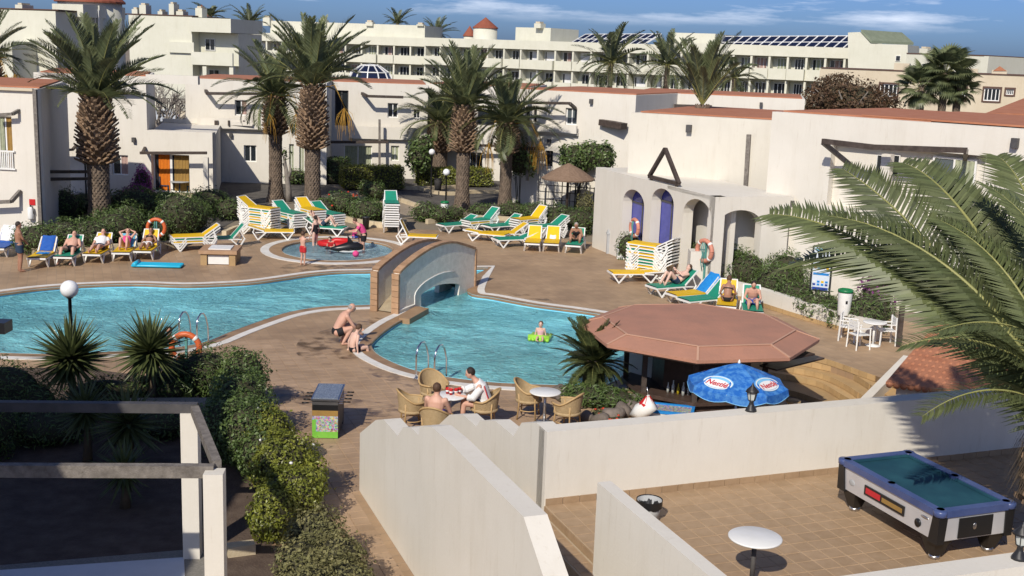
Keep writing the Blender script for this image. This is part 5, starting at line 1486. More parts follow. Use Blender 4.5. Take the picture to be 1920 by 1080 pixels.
for key, arg in dict(
        up=dict(L=3.0, droop=0.55, n=46, ll=0.54, m='palm', vee=0.75, sweep=1.0, wid=0.032), arch=dict(L=3.2, droop=1.25, n=48, ll=0.56, m='palm', vee=0.48, wid=0.032), hang=dict(L=3.0, droop=1.9, n=46, ll=0.52, m='palm', vee=0.25, wid=0.032),
        fup=dict(L=3.0, droop=0.6, n=22, ll=0.55, m='palmfar', vee=0.6, wid=0.05), farch=dict(L=3.0, droop=1.5, n=22, ll=0.55, m='palmfar', vee=0.4, wid=0.05),
        cyc=dict(L=1.0, droop=0.45, n=44, ll=0.2, m='yucca', vee=0.35, wid=0.018, rr=0.009, sweep=0.6), cyc2=dict(L=0.95, droop=0.9, n=44, ll=0.2, m='yucca', vee=0.2, wid=0.018, rr=0.009, sweep=0.6)).items():
    FR[key] = frond_mesh('frond', seed_=len(FR) + 3, **arg)
def trunk(root, prof, scales=0.11, n=15, m='trunk', bend=(0, 0)):
    """prof: (z,r); overlapping leaf scars spiralling round the stem"""
    mb = MB(); zt_ = prof[-1][0]
    def rad(z):
        for (a, ra), (b, rb) in zip(prof, prof[1:]):
            if a <= z <= b: return ra + (rb - ra) * (z - a) / (b - a)
        return prof[-1][1]
    def ctr(z): k = (z / zt_) ** 1.5; return Vector((bend[0] * k, bend[1] * k, z))
    mb.tube([ctr(z) for z, r_ in prof], [r_ * 0.93 for z, r_ in prof], 16)
    z = 0.0; k = 0
    while z < zt_:
        r_ = rad(z); big_ = r_ > prof[0][1] * 1.25 and z > zt_ * 0.4
        for i in range(n):
            a = 2 * math.pi * (i + 0.5 * (k % 2)) / n + U(-.05, .05); c = ctr(z)
            e = Vector((math.cos(a), math.sin(a), 0)); s_ = Vector((-e.y, e.x, 0)) * (math.pi * r_ / n * 0.92)
            o0 = r_ * 0.90; o1 = r_ * U(1.03, 1.09); h = scales * 1.25
            mb.add([c + e * o0 - s_, c + e * o0 + s_, c + e * o1 + s_ * 0.55 + Vector((0, 0, h)), c + e * o1 - s_ * 0.55 + Vector((0, 0, h)), c + e * o0 + Vector((0, 0, h * 1.15)), c + e * (o1 * 0.99) + Vector((0, 0, -0.02))],
                   [(0, 5, 3), (5, 2, 3), (5, 1, 2), (3, 2, 4)], False)
        z += scales; k += 1
    part('trunk', mb, M[m], root)
def boots(root, z0, z1, r0, r1, n=13, step=0.14, ln=0.34, c=(0, 0)):
    """bulge of cut leaf bases under the crown"""
    mb = MB(); z = z0; k = 0
    mb.lathe([(r0 * 0.8, z0), (max(r0, r1), (z0 + z1) / 2), (r1 * 0.7, z1 + 0.1), (0.05, z1 + 0.5)], 14, (c[0], c[1], 0))
    while z < z1:
        f = (z - z0) / (z1 - z0); r_ = (r0 + (r1 - r0) * f) + 0.16 * math.sin(math.pi * f) * r0
        for i in range(n):
            a = 2 * math.pi * (i + 0.5 * (k % 2)) / n + U(-.1, .1); e = Vector((math.cos(a), math.sin(a), 0)); s_ = Vector((-e.y, e.x, 0)); p = Vector((c[0], c[1], z)) + e * r_ * 0.85
            l = ln * U(0.7, 1.25); d = (e * 0.75 + Vector((0, 0, 0.35 + 0.6 * f))).normalized(); w = 0.085 * U(0.8, 1.2)
            mb.add([p - s_ * w, p + s_ * w, p + d * l + s_ * w * 0.6, p + d * l - s_ * w * 0.6, p - s_ * w + Vector((0, 0, 0.1)), p + s_ * w + Vector((0, 0, 0.1)), p + d * l * 0.97 + s_ * w * 0.5 + Vector((0, 0, 0.07)), p + d * l * 0.97 - s_ * w * 0.5 + Vector((0, 0, 0.07))],
                   [(0, 1, 2, 3), (7, 6, 5, 4), (3, 2, 6, 7), (0, 3, 7, 4), (1, 5, 6, 2)], False)
        z += step; k += 1
    part('leaf_base_collar', mb, M['boots'], root)
def crown(root, c, n, keys, els, scale=1.0, az0=0.0, jitter=0.12, azr=None):
    """n fronds: keys and elevations run from the inner to the outer ones"""
    for i in range(n):
        f = (i + 0.5) / n; az = az0 + i * 2.39996 + U(-.12, .12)
        if azr: az = azr[0] + (azr[1] - azr[0]) * ((i * 0.618034) % 1.0)
        el = els[0] + (els[1] - els[0]) * f ** 0.8 + U(-1, 1) * jitter
        o = link('frond', FR[keys[min(len(keys) - 1, int(f * len(keys)))]], root, c)
        o.rotation_euler = (U(-.35, .35), -el, az)
        s_ = scale * U(0.86, 1.1) * (0.8 + 0.2 * math.sin(math.pi * min(1, f + 0.25)))
        o.scale = (s_, s_, s_)
def dates(root, c, n, L, az=None, spread=6.28):
    mb = MB()
    for k in range(n):
        a = (az if az is not None else 0) + U(-.5, .5) * spread; e = Vector((math.cos(a), math.sin(a), 0))
        p0 = Vector(c); p1 = p0 + e * 0.55 * L + Vector((0, 0, 0.12 * L)); p2 = p0 + e * 0.8 * L + Vector((0, 0, -0.35 * L))
        mb.tube([p0, p1, p2], [0.02, 0.015, 0.01], 4)
        for q in range(16):
            d = Vector((U(-.22, .22), U(-.22, .22), -U(0.25, 0.75))) * L; mb.tube([p2, p2 + d * 0.5 + Vector((d.x * .3, d.y * .3, 0)), p2 + d], [0.008, 0.012, 0.006], 3, cap=False)
    part('date_stalks', mb, M['dates'], root)
def palm(label, px, pybase, pytop, prof_r, n, keys, els, scale, boot=None, Y=None, date=None, name='date_palm', az0=0.0, group='tall date palms round the pool', crown_dx=0.0):
    b = G(px, pybase) if Y is None else GY(px, pybase, Y); b.z = 0
    top_ = GY(px + crown_dx, pytop, b.y).z
    t = thing(name, label, 'palm tree', loc=b, group=group)
    dx = crown_dx * b.y / FPX
    zb = top_ - (boot or 0.0)
    r0 = prof_r
    trunk(t, [(0, r0 * 1.45), (0.35, r0 * 1.2), (1.0, r0 * 1.02), (zb * 0.75, r0), (zb + 0.1, r0 * 1.05)] if zb > 1.6 else [(0, r0 * 1.2), (zb * 0.5, r0 * 1.05), (zb + 0.1, r0)], bend=(dx, 0))
    if boot: boots(t, zb - 0.15, top_ + 0.15, r0 * (1.62 if boot > 1.7 else 1.45), r0 * 1.2, c=(dx, 0))
    crown(t, (dx, 0, top_ + 0.15), n, keys, els, scale, az0)
    if date: dates(t, (dx, 0, top_ + 0.1), *date)
    return t
palm('thick date palm with bulging cut leaf bases near the left edge', 188, 432, 196, 0.42, 46, ['up', 'up', 'up', 'arch'], (R(86), R(20)), 1.3, boot=2.3, az0=0.4)
palm('date palm with drooping crown and orange date stalks, left of the taller one', 517, 378, 188, 0.32, 42, ['up', 'arch', 'arch', 'hang'], (R(80), R(-12)), 1.08, boot=1.6, date=(5, 2.0, -0.6, 2.2), az0=1.1)
palm('tall upright date palm with grey trunk behind the stacked loungers', 586, 395, 172, 0.36, 42, ['up', 'up', 'up', 'arch'], (R(86), R(28)), 1.28, boot=2.6, date=(2, 2.2, -0.3, 0.5), az0=2.0)
palm('date palm with long arching fronds left of its twin at centre', 866, 395, 208, 0.32, 40, ['up', 'up', 'up', 'arch'], (R(86), R(24)), 1.12, boot=1.9, az0=0.2)
palm('date palm with yellow date stalks, rightmost of the pool palms', 946, 395, 238, 0.29, 44, ['up', 'arch', 'arch', 'hang'], (R(82), R(-8)), 1.06, boot=1.2, date=(6, 2.2, 0.2, 5.5), az0=1.7)
palm('shorter date palm with drooping grey green fronds behind the lamp', 824, 338, 238, 0.42, 40, ['arch', 'arch', 'hang', 'hang'], (R(78), R(2)), 1.15, boot=1.4, az0=2.6)
palm('date palm crown cut by the left edge of the picture', -12, 330, 118, 0.4, 34, ['up', 'arch', 'arch'], (R(80), R(-5)), 1.0, boot=1.0, Y=62, date=(4, 1.8, 0.0, 2.0), az0=0.9)
palm('young upright palm rising behind the clubhouse roof', 1308, 330, 204, 0.3, 26, ['up', 'up'], (R(88), R(56)), 1.12, Y=53, az0=0.5, group='palms behind the houses')
palm('feathery far palm in front of the hotel, below the small solar array', 1139, 250, 122, 0.2, 34, ['fup', 'farch', 'farch'], (R(80), R(-30)), 1.35, Y=100, az0=0.3, group='palms behind the houses')
palm('feathery far palm just left of the young upright palm', 1244, 250, 126, 0.2, 34, ['fup', 'farch', 'farch'], (R(80), R(-30)), 1.25, Y=98, az0=1.3, group='palms behind the houses')
palm('short far palm low behind the upright palm at right', 1370, 250, 150, 0.2, 26, ['farch', 'farch'], (R(70), R(-30)), 1.0, Y=96, az0=1.9, group='palms behind the houses')
palm('skyline palm between the hotel roof and the red turret', 815, 250, 66, 0.25, 28, ['fup', 'farch'], (R(80), R(-20)), 1.25, Y=182, az0=0.7, group='palms on the skyline')
palm('tiny palm tops poking over the hotel roof', 742, 250, 46, 0.25, 22, ['fup', 'farch'], (R(70), R(5)), 1.1, Y=190, az0=1.2, group='palms on the skyline')
palm('small skyline palm right of the apartment block', 470, 250, 50, 0.22, 24, ['fup', 'farch'], (R(78), R(-5)), 1.1, Y=150, az0=0.1, group='palms on the skyline')
palm('bushy skyline palm at the end of the block left of centre', 398, 250, 33, 0.22, 22, ['fup', 'farch'], (R(50), R(5)), 0.95, Y=146, az0=0.6, group='palms on the skyline')

# fan palms
def fan_mesh():
    mb = MB(); mb.mi = 0; mb.tube([(0, 0, 0), (0.45, 0, 0.04), (0.9, 0, 0)], [0.022, 0.015, 0.012], 5); mb.mi = 1
    n_ = 26
    for k in range(n_):
        a = R(-118) + R(236) * k / (n_ - 1); l = 0.85 * (0.75 + 0.25 * math.cos(a)); c = Vector((0.9, 0, 0)); d = Vector((math.cos(a), math.sin(a), 0.05)); s_ = Vector((-d.y, d.x, 0)) * 0.055
        tip = c + d * l + Vector((0, 0, -0.28 * l)); mb.add([c, c + d * l * 0.6 - s_ + Vector((0, 0, .02)), tip, c + d * l * 0.6 + s_ - Vector((0, 0, .02))], [(0, 1, 2, 3)], False)
    return mb.mesh('fan_leaf', [M['rachis'], M['palm']])
FR['fan'] = fan_mesh()
for lb, px, yt, sc, nn_ in (('taller green fan palm in front of the sand coloured house', 1763, 140, 1.15, 40), ('shorter shaggy fan palm left of the taller fan palm', 1722, 165, 1.0, 34), ('low fan palm leaning right beside the sand house window', 1790, 168, 0.9, 26)):
    b = GY(px, 230, 66); b.z = 0; zt = GY(px, yt, 66).z
    t = thing('fan_palm', lb, 'palm tree', loc=b, group='fan palms by the sand house')
    trunk(t, [(0, 0.3), (1, 0.22), (zt, 0.2)], 0.16, 10); crown(t, (0, 0, zt), nn_, ['fan'], (R(85), R(-55)), sc)

# ---- the big palm in the right foreground
NF = {'a': frond_mesh('frond', 4.5, 0.95, 105, 0.64, 'palmnear', vee=0.22, sweep=0.55, base=0.08, wid=0.021, seed_=21, rr=0.03, gv=0.22),
      'b': frond_mesh('frond', 4.3, 1.3, 100, 0.62, 'palmnear', vee=0.2, sweep=0.55, base=0.08, wid=0.021, seed_=22, rr=0.03, gv=0.25),
      'c': frond_mesh('frond', 3.4, 1.65, 88, 0.58, 'palmnear', vee=0.18, sweep=0.55, base=0.08, wid=0.020, seed_=23, rr=0.028, gv=0.25)}
nb_ = GY(2010, 835, 15.8)
np_ = thing('date_palm', 'large date palm at the right edge with long fronds over the terrace', 'palm tree', loc=(nb_.x, nb_.y, TZ), group='tall date palms round the pool')
def aim(key, tipx, tipy, Y, roll=0.0):
    """turn a frond so that its tip lies at the pixel, at depth Y"""
    base_ = Vector((0, 0, nb_.z - TZ + U(-.1, .15))); tip = GY(tipx, tipy, Y) - Vector((nb_.x, nb_.y, TZ)) - base_
    me = NF[key]; Lx = {'a': (4.5, 0.95), 'b': (4.3, 1.3), 'c': (3.4, 1.65)}[key]
    ang = 0; p = Vector((0, 0, 0))
    for i in range(22):
        ang = -Lx[1] * (i / 22) ** 1.4; p += Vector((math.cos(ang), 0, math.sin(ang))) * (Lx[0] / 22)
    chord = p.length; py_, pz_ = -p.z * math.sin(roll), p.z * math.cos(roll)
    R_ = math.hypot(p.x, pz_); el = math.asin(max(-1, min(1, tip.z * chord / tip.length / R_))) - math.atan2(pz_, p.x)
    az = math.atan2(tip.y, tip.x) - math.atan2(py_, p.x * math.cos(el) - pz_ * math.sin(el))
    o = link('frond', me, np_, base_); o.rotation_euler = (roll, -el, az); s_ = tip.length / chord; o.scale = (s_, s_, s_)
for key, x, y, Y, rl in (('b', 1440, 402, 16.8, -0.85), ('a', 1578, 316, 17.0, -0.9), ('b', 1548, 405, 15.6, -0.75), ('c', 1478, 502, 16.6, -0.6), ('b', 1690, 305, 17.4, -0.8), ('b', 1868, 292, 17.2, -0.4), ('b', 1845, 345, 15.2, -0.7),
                         ('c', 1688, 650, 15.4, -0.5), ('c', 1728, 782, 14.8, -0.3), ('b', 1640, 470, 15.0, -1.0), ('b', 1755, 410, 15.4, -0.9), ('a', 1780, 340, 16.6, -0.6),
                         ('c', 1700, 560, 15.0, -0.8), ('c', 1760, 620, 14.6, -0.6), ('a', 2250, 330, 16, 0.6), ('b', 2380, 520, 15, 0.5), ('a', 2100, 260, 17.5, 0.2), ('b', 2050, 420, 19, 0.2), ('c', 2350, 800, 15, 0), ('b', 1960, 300, 14.6, 0.3), ('c', 2150, 700, 13.8, 0.2), ('b', 1900, 420, 18, -0.5)):
    aim(key, x, y, Y + (2.2 if x < 1900 and y < 600 else 0), rl)
trunk(np_, [(0, 0.34), (nb_.z - TZ - 0.9, 0.3)], 0.12, 14)
boots(np_, nb_.z - TZ - 1.0, nb_.z - TZ + 0.05, 0.42, 0.34, n=15, step=0.1, ln=0.3)
mb = MB()
for k in range(1500):                                   # dry fibre hanging round the neck
    a = U(0, 6.28); r_ = U(0.4, 0.9); z = nb_.z - TZ + 0.1 - U(0, 0.6); e = Vector((math.cos(a), math.sin(a), 0)); p = e * r_ * 0.8 + Vector((0, 0, z)); l = U(0.2, 0.55); s_ = Vector((-e.y, e.x, 0)) * 0.012
    mb.add([p - s_, p + s_, p + e * l * 0.3 + Vector((U(-.06, .06), U(-.06, .06), -l))], [(0, 1, 2)], False)
part('fibre_skirt', mb, M['deadleaf'], np_)

# ---- sago palm by the bar
b = G(1112, 735); t = thing('sago_palm', 'dark green sago palm between the pool and the bar', 'palm tree', loc=(b.x, b.y, 0))
trunk(t, [(0, 0.26), (0.5, 0.24), (0.72, 0.2)], 0.09, 12); crown(t, (0, 0, 0.72), 64, ['cyc', 'cyc', 'cyc2', 'cyc2'], (R(84), R(-18)), 1.2)
# ---- yuccas in the near bed
def blade_mesh():
    mb = MB(); mb.add([(0, -.03, 0), (0.35, -.05, 0.0), (1, 0, -.05), (0.35, .05, 0.0), (0, .03, 0), (0.35, 0, -.022)], [(0, 1, 5), (0, 5, 4), (1, 2, 5), (5, 2, 3), (4, 5, 3)], False); return mb.mesh('blade', M['yucca'])
BL = blade_mesh()
def yucca(label, px, py, Y, L, n, zmin=-0.5):
    c = GY(px, py, Y); t = thing('yucca', label, 'plant', loc=(c.x, c.y, 0), group='yuccas in the near flower bed')
    mb = MB(); mb.tube([(0, 0, 0), (0.03, 0, c.z * 0.5), (0, 0, c.z)], [0.1, 0.075, 0.06], 10); part('stem', mb, M['deadleaf'], t)
    for k in range(n):
        f = (k + 0.5) / n; el = math.asin(1 - f * (1 - zmin)); o = link('blade', BL, t, (0, 0, c.z - 0.1 * f)); o.rotation_euler = (U(-.5, .5), -el + U(-.1, .1), k * 2.39996); s_ = L * U(0.82, 1.12); o.scale = (s_, s_ * 1.15, s_)
yucca('spiky yucca in front of the near globe lamp', 132, 668, 24.0, 0.95, 230, -0.75)
yucca('spiky yucca left of the orange lifebuoy by the pool ladder', 281, 655, 24.2, 0.9, 220, -0.75)
yucca('lower shaded yucca behind the dark pergola beam, left of the other shaded one', 160, 765, 21.3, 0.7, 110, -0.8)
yucca('lower shaded yucca behind the dark pergola beam, beside the white post', 240, 790, 20.8, 0.8, 120, -0.8)
yucca('lowest shaded yucca seen through the pergola opening', 232, 880, 19.2, 0.62, 90, -0.8)

# ================================================================== hedges and shrubs
# near hedge along the path
def nb(px, py, z, r): p = G(px, py, z); return (p.x, p.y, z, r[0], r[1], r[2])
bush('sunlit yellow green hedge beside the tiled path', [nb(535, 870, 0.75, (0.58, 0.6, 0.62)), nb(545, 930, 0.55, (0.55, 0.5, 0.55)), nb(505, 820, 0.75, (0.5, 0.55, 0.6)), nb(568, 900, 0.5, (0.42, 0.5, 0.5)), nb(512, 960, 0.5, (0.4, 0.45, 0.5))], 0.055, 1500, 'leaf', 'hedge', 'path_hedge', flowers='towelwhite', fsize=0.035, fn=10)
bush('greyish dusty hedge nearest the viewer beside the path', [nb(590, 1010, 0.55, (0.5, 0.5, 0.5)), nb(630, 1060, 0.55, (0.5, 0.5, 0.5)), nb(570, 1065, 0.5, (0.45, 0.5, 0.5)), nb(650, 1110, 0.5, (0.5, 0.5, 0.5)), nb(590, 1120, 0.5, (0.5, 0.5, 0.5))], 0.05, 1300, 'leafgrey', 'hedge', 'path_hedge')
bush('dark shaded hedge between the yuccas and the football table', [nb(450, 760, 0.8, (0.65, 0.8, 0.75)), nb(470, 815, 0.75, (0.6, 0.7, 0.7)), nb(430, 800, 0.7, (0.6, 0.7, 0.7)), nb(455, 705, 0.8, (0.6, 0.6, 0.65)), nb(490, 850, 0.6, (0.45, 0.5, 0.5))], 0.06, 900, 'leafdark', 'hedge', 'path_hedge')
bush('leafy oleander behind the lifebuoy near the pool ladder', [nb(385, 700, 0.7, (0.72, 0.7, 0.6)), nb(345, 705, 0.6, (0.6, 0.6, 0.5)), nb(415, 720, 0.5, (0.5, 0.5, 0.45)), nb(300, 730, 0.5, (0.7, 0.6, 0.45))], 0.11, 420, 'leafdark', long=4.0, name='oleander_bush')
bush('dark bush in the shade at the left edge below the pool', [nb(10, 740, 0.7, (0.9, 0.8, 0.75)), nb(60, 760, 0.5, (0.6, 0.7, 0.55)), nb(-40, 800, 0.6, (0.9, 0.8, 0.65))], 0.10, 380, 'leafdark', long=4.0, name='oleander_bush')
bush('dark low planting under the shaded yuccas', [nb(200, 740, 0.35, (1.0, 0.7, 0.4)), nb(90, 800, 0.3, (1.0, 0.8, 0.35)), nb(300, 790, 0.3, (0.8, 0.7, 0.35))], 0.09, 300, 'leafdark', long=3.0)
# along the far deck edge, left to right
bush('dark green border shrub behind the sunbathers at left', [gb(70, 474, 2.0, 1.1), gb(120, 470, 2.0, 1.2), gb(170, 468, 2.0, 1.2), gb(215, 462, 1.8, 1.4)], 0.12, 230, long=3.0)
bush('bushy green shrub left of the orange lifebuoy stand', [gb(240, 455, 1.8, 1.6), gb(200, 452, 1.6, 1.3)], 0.12, 230, long=3.0)
bush('tall feathery green shrub right of the lifebuoy stand', [gb(335, 446, 2.0, 1.9), gb(365, 436, 1.5, 1.4), gb(300, 450, 1.3, 1.1)], 0.12, 240, long=3.5)
bush('dark shrub below the patio with the orange curtain', [gb(250, 410, 2.6, 1.4), gb(310, 405, 2.4, 1.2), gb(390, 405, 2.2, 1.3), gb(430, 412, 1.5, 1.0)], 0.13, 170, long=3.0)
bush('dark shrub under the timber pergola rails at left', [gb(110, 415, 2.2, 1.5), gb(150, 405, 1.5, 1.0)], 0.13, 170, long=3.0)
bush('purple bougainvillea beside the orange curtained patio', [gb(262, 378, 1.6, 0.9), gb(268, 376, 1.0, 1.7)], 0.09, 260, 'bougain', name='bougainvillea', long=1.3)
bush('shrub behind the pale leaning trunk between the left palms', [gb(556, 346, 1.4, 0.9), gb(491, 338, 1.3, 0.8)], 0.12, 170)
bush('flowering shrub with red blooms behind the stacked loungers', [gb(640, 408, 2.0, 1.2), gb(605, 412, 1.5, 1.0), gb(675, 412, 1.6, 1.0)], 0.11, 230, flowers='redflower', fsize=0.06, fn=14, long=2.6)
bush('green shrub just left of the tallest green lounger stack', [gb(690, 418, 1.7, 1.1), gb(712, 414, 1.2, 0.9)], 0.11, 230, long=2.6)
bush('small shrub by the kerb corner under the clipped hedge', [gb(700, 376, 1.3, 1.0), gb(688, 366, 1.0, 0.8)], 0.11, 190)
bush('shrub at the foot of the white litter bin', [gb(800, 415, 1.6, 0.9), gb(825, 418, 1.2, 0.8), gb(850, 414, 1.2, 0.7)], 0.11, 210, long=2.6)
bush('low shrubs behind the middle group of loungers', [gb(905, 408, 1.5, 0.7), gb(960, 408, 1.6, 0.8), gb(1005, 414, 1.6, 0.9)], 0.11, 200, long=2.6)
bush('wide green shrub behind the seated woman', [gb(1050, 432, 2.0, 1.2), gb(1085, 438, 1.8, 1.2), gb(1020, 428, 1.4, 0.9)], 0.11, 230, long=2.8)
bush('yellowish shrub against the arcade end wall', [gb(1096, 418, 0.9, 1.5)], 0.11, 230, 'leafgrey', long=2.4)
def hedgebox(label, px0, px1, pyb, h, d, m='leaf', Y=None):
    a = G(px0, pyb); b = G(px1, pyb); c = (a + b) / 2; L_ = (b - a).length
    SD[0] += 1; rg = random.Random(SD[0]); rz_ = math.atan2(b.y - a.y, b.x - a.x)
    t = thing('clipped_hedge', label, 'hedge', loc=(c.x, c.y + d / 2, 0), group='clipped hedges before the houses')
    mb = MB(); folbox(mb, (0, 0, 0.12), (L_, d, h - 0.12), rz_, int((L_ * d + 2 * L_ * h) * 330), 0.10, rg); part('foliage', mb, M[m], t, kind='stuff')
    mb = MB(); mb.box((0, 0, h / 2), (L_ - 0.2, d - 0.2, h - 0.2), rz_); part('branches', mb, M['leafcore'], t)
hedgebox('long clipped hedge below the green curtained patio door', 636, 750, 358, 1.35, 1.6)
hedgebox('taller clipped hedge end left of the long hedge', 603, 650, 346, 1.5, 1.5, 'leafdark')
hedgebox('clipped hedge behind the twin globe lamps', 780, 848, 352, 1.1, 1.4)
hedgebox('clipped hedge between the two central palm trunks', 866, 918, 352, 1.1, 1.4)
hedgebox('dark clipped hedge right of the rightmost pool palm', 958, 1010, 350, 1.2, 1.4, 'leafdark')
bush('tall dark leafy shrub beside the corner window at centre', [gb(787, 335, 1.4, 2.0), (*GY(785, 290, 68)[:3], 0.8, 0.8, 1.0), (*GY(795, 272, 68)[:3], 0.6, 0.6, 0.6)], 0.16, 120)
bush('round green tree behind the thatched canopy at left', [(*GY(975, 300, 61.5)[:3], 1.0, 0.9, 0.9), gb(975, 342, 1.6, 1.4)], 0.14, 130)
bush('round green tree behind the thatched canopy at right', [(*GY(1083, 296, 60.6)[:3], 1.1, 1.0, 0.8), (*GY(1107, 290, 60.4)[:3], 0.9, 0.9, 0.7), gb(1085, 345, 1.6, 1.8), (*GY(1136, 296, 57)[:3], 0.5, 0.6, 0.8)], 0.14, 150)
# right side
bush('oleander bush right of the planter lifebuoy', [gb(1365, 535, 1.6, 1.5), gb(1400, 545, 1.5, 1.4), gb(1340, 515, 1.0, 1.3)], 0.12, 300, long=3.6, name='oleander_bush')
bush('long oleander border behind the white kerb wall at right', [gb(1450, 565, 1.6, 1.3), gb(1490, 580, 1.5, 1.0), gb(1530, 597, 1.5, 0.85), gb(1580, 612, 1.5, 0.9), gb(1625, 622, 1.6, 1.2), gb(1470, 552, 1.6, 1.5)], 0.12, 300, long=3.6, name='oleander_bush')
bush('purple flowering shrub beside the green lidded bin', [gb(1640, 600, 1.2, 1.6)], 0.09, 240, 'bougain', name='bougainvillea', long=1.4)
bush('shrubs inside the arcade beside the lifebuoy pillar', [gb(1180, 487, 1.2, 1.1), gb(1228, 500, 1.2, 1.1)], 0.11, 240, long=2.8)
bush('small plant on the planter wall under the arcade', [gb(1292, 522, 0.9, 0.7, lift=0.7)], 0.1, 240)
bush('low fern like planting round the sago palm', [gb(1110, 758, 1.3, 0.45), gb(1150, 762, 1.2, 0.4), gb(1080, 752, 0.9, 0.4)], 0.13, 420, 'leafdark', long=4.5)
bush('red flowering plants between the rocks by the bar', [gb(1125, 785, 0.5, 0.22), gb(1150, 795, 0.5, 0.2)], 0.05, 700, 'leafgrey', flowers='redflower', fsize=0.035, fn=24)
for i, (px, py, s_) in enumerate([(1045, 746, 0.24), (1058, 752, 0.2), (1072, 758, 0.17), (1168, 780, 0.24), (1185, 772, 0.22), (1150, 790, 0.26), (1125, 796, 0.2), (1190, 760, 0.2), (1100, 790, 0.17)]):
    p = G(px, py); mb = MB(); mb.ell((0, 0, s_ * 0.55), (s_, s_ * U(0.8, 1.1), s_ * 0.8), 10, 7)
    mb.v = [(v[0] * (1 + 0.18 * math.sin(9 * v[2] + 5 * v[1] + i)), v[1] * (1 + 0.18 * math.sin(8 * v[0] + i * 2)), max(0, v[2] * (1 + 0.15 * math.sin(11 * v[0] + i)))) for v in mb.v]
    single('lava_rock', mb, M['rock'], ['top lava rock of the pile beside the white cafe table', 'middle lava rock of the pile beside the white cafe table', 'lowest lava rock of the pile beside the white cafe table', 'lava rock right of the red flowers by the bar', 'lava rock under the white bar screen', 'large lava rock nearest the wall between the red flowers', 'lava rock left of the red flowers near the wall', 'rightmost lava rock beside the bar path', 'small lava rock in front of the sago palm'][i], 'rock', 'rockery stones', loc=(p.x, p.y, 0))
# rusty tree, bare tree, pale trunk
SD[0] += 1; rg = random.Random(9)
c = GY(1592, 185, 70); t = thing('rusty_tree', 'wide domed tree with rusty dark leaves above the red roof edge', 'tree', loc=(c.x, c.y, 0))
mb = MB(); mb.tube([(0, 0, 0), (0.1, 0, 2), (0, 0, c.z)], [0.3, 0.22, 0.12], 10)
for k in range(9): a = k * 0.7; mb.tube([(0, 0, 2.0), (1.2 * math.cos(a), 1.2 * math.sin(a), c.z - 0.3), (2.4 * math.cos(a), 2.2 * math.sin(a), c.z + 0.5)], [0.12, 0.08, 0.02], 6)
part('trunk', mb, M['bark'], t)
mb = MB()
for dx, dy, dz, rx, rz_ in ((0, 0, 0.1, 2.5, 1.3), (-1.6, 0, -0.3, 1.5, 0.9), (1.6, 0, -0.2, 1.5, 1.0), (0.3, -0.8, -0.4, 2.2, 0.9), (-0.8, 0.4, 0.5, 1.3, 0.9)): fol(mb, (dx, dy, c.z + dz), (rx, 1.8, rz_), 2600, 0.17, rg, shell=0.55, long=2.0)
part('crown', mb, M['reddishleaf'], t, kind='stuff')
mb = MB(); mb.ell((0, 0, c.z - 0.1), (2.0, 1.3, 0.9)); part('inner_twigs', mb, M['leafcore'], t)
c = GY(305, 190, 84); t = thing('bare_tree', 'leafless pale tree with fine branches behind the left palm', 'tree', loc=(c.x, c.y, 0))
mb = MB(); top_ = GY(305, 105, 104).z
def twig(p, d, l, r_, lv):
    q = p + d * l; mb.tube([p, p + d * l * 0.5 + Vector((U(-.1, .1), 0, U(-.05, .1))) * l, q], [r_, r_ * 0.8, r_ * 0.55], 4 if lv > 1 else 6, cap=False)
    if lv >= 5: return
    for k in range(3): 
        e = (d + Vector((U(-1, 1), U(-1, 1), U(-.35, .7))) * 0.75).normalized(); twig(q if k else p + d * l * 0.7, e, l * U(0.62, 0.85), r_ * 0.58, lv + 1)
for k in range(5): twig(Vector((0, 0, 0.8)), Vector((math.cos(k * 1.3) * 0.55, math.sin(k * 1.3) * 0.5, 0.9)).normalized(), 1.5, 0.13, 1)
mb.tube([(0, 0, 0), (0, 0, 0.9)], [0.25, 0.18], 8); part('branches', mb, M['bark'], t)
b = G(541, 378); t = thing('pale_frangipani', 'pale grey leaning trunk between the two left palms', 'tree', loc=(b.x, b.y, 0))
mb = MB(); k_ = b.y / FPX
mb.tube([(0, 0, 0), (0, 0, 22 * k_), (-3 * k_, 0, 50 * k_), (-8 * k_, 0, 85 * k_)], [0.19, 0.15, 0.12, 0.06], 8); mb.tube([(-2 * k_, 0, 40 * k_), (4 * k_, 0, 58 * k_), (2 * k_, 0, 70 * k_)], [0.1, 0.08, 0.05], 6); mb.tube([(-4 * k_, 0, 60 * k_), (-10 * k_, 0, 72 * k_)], [0.08, 0.04], 6)
part('trunk', mb, M['bark'], t)
mb = MB(); rg = random.Random(4); fol(mb, (-8 * k_, 0, 88 * k_), (0.5, 0.5, 0.35), 60, 0.2, rg, shell=0.8, long=3); part('crown', mb, M['leafdark'], t, kind='stuff')
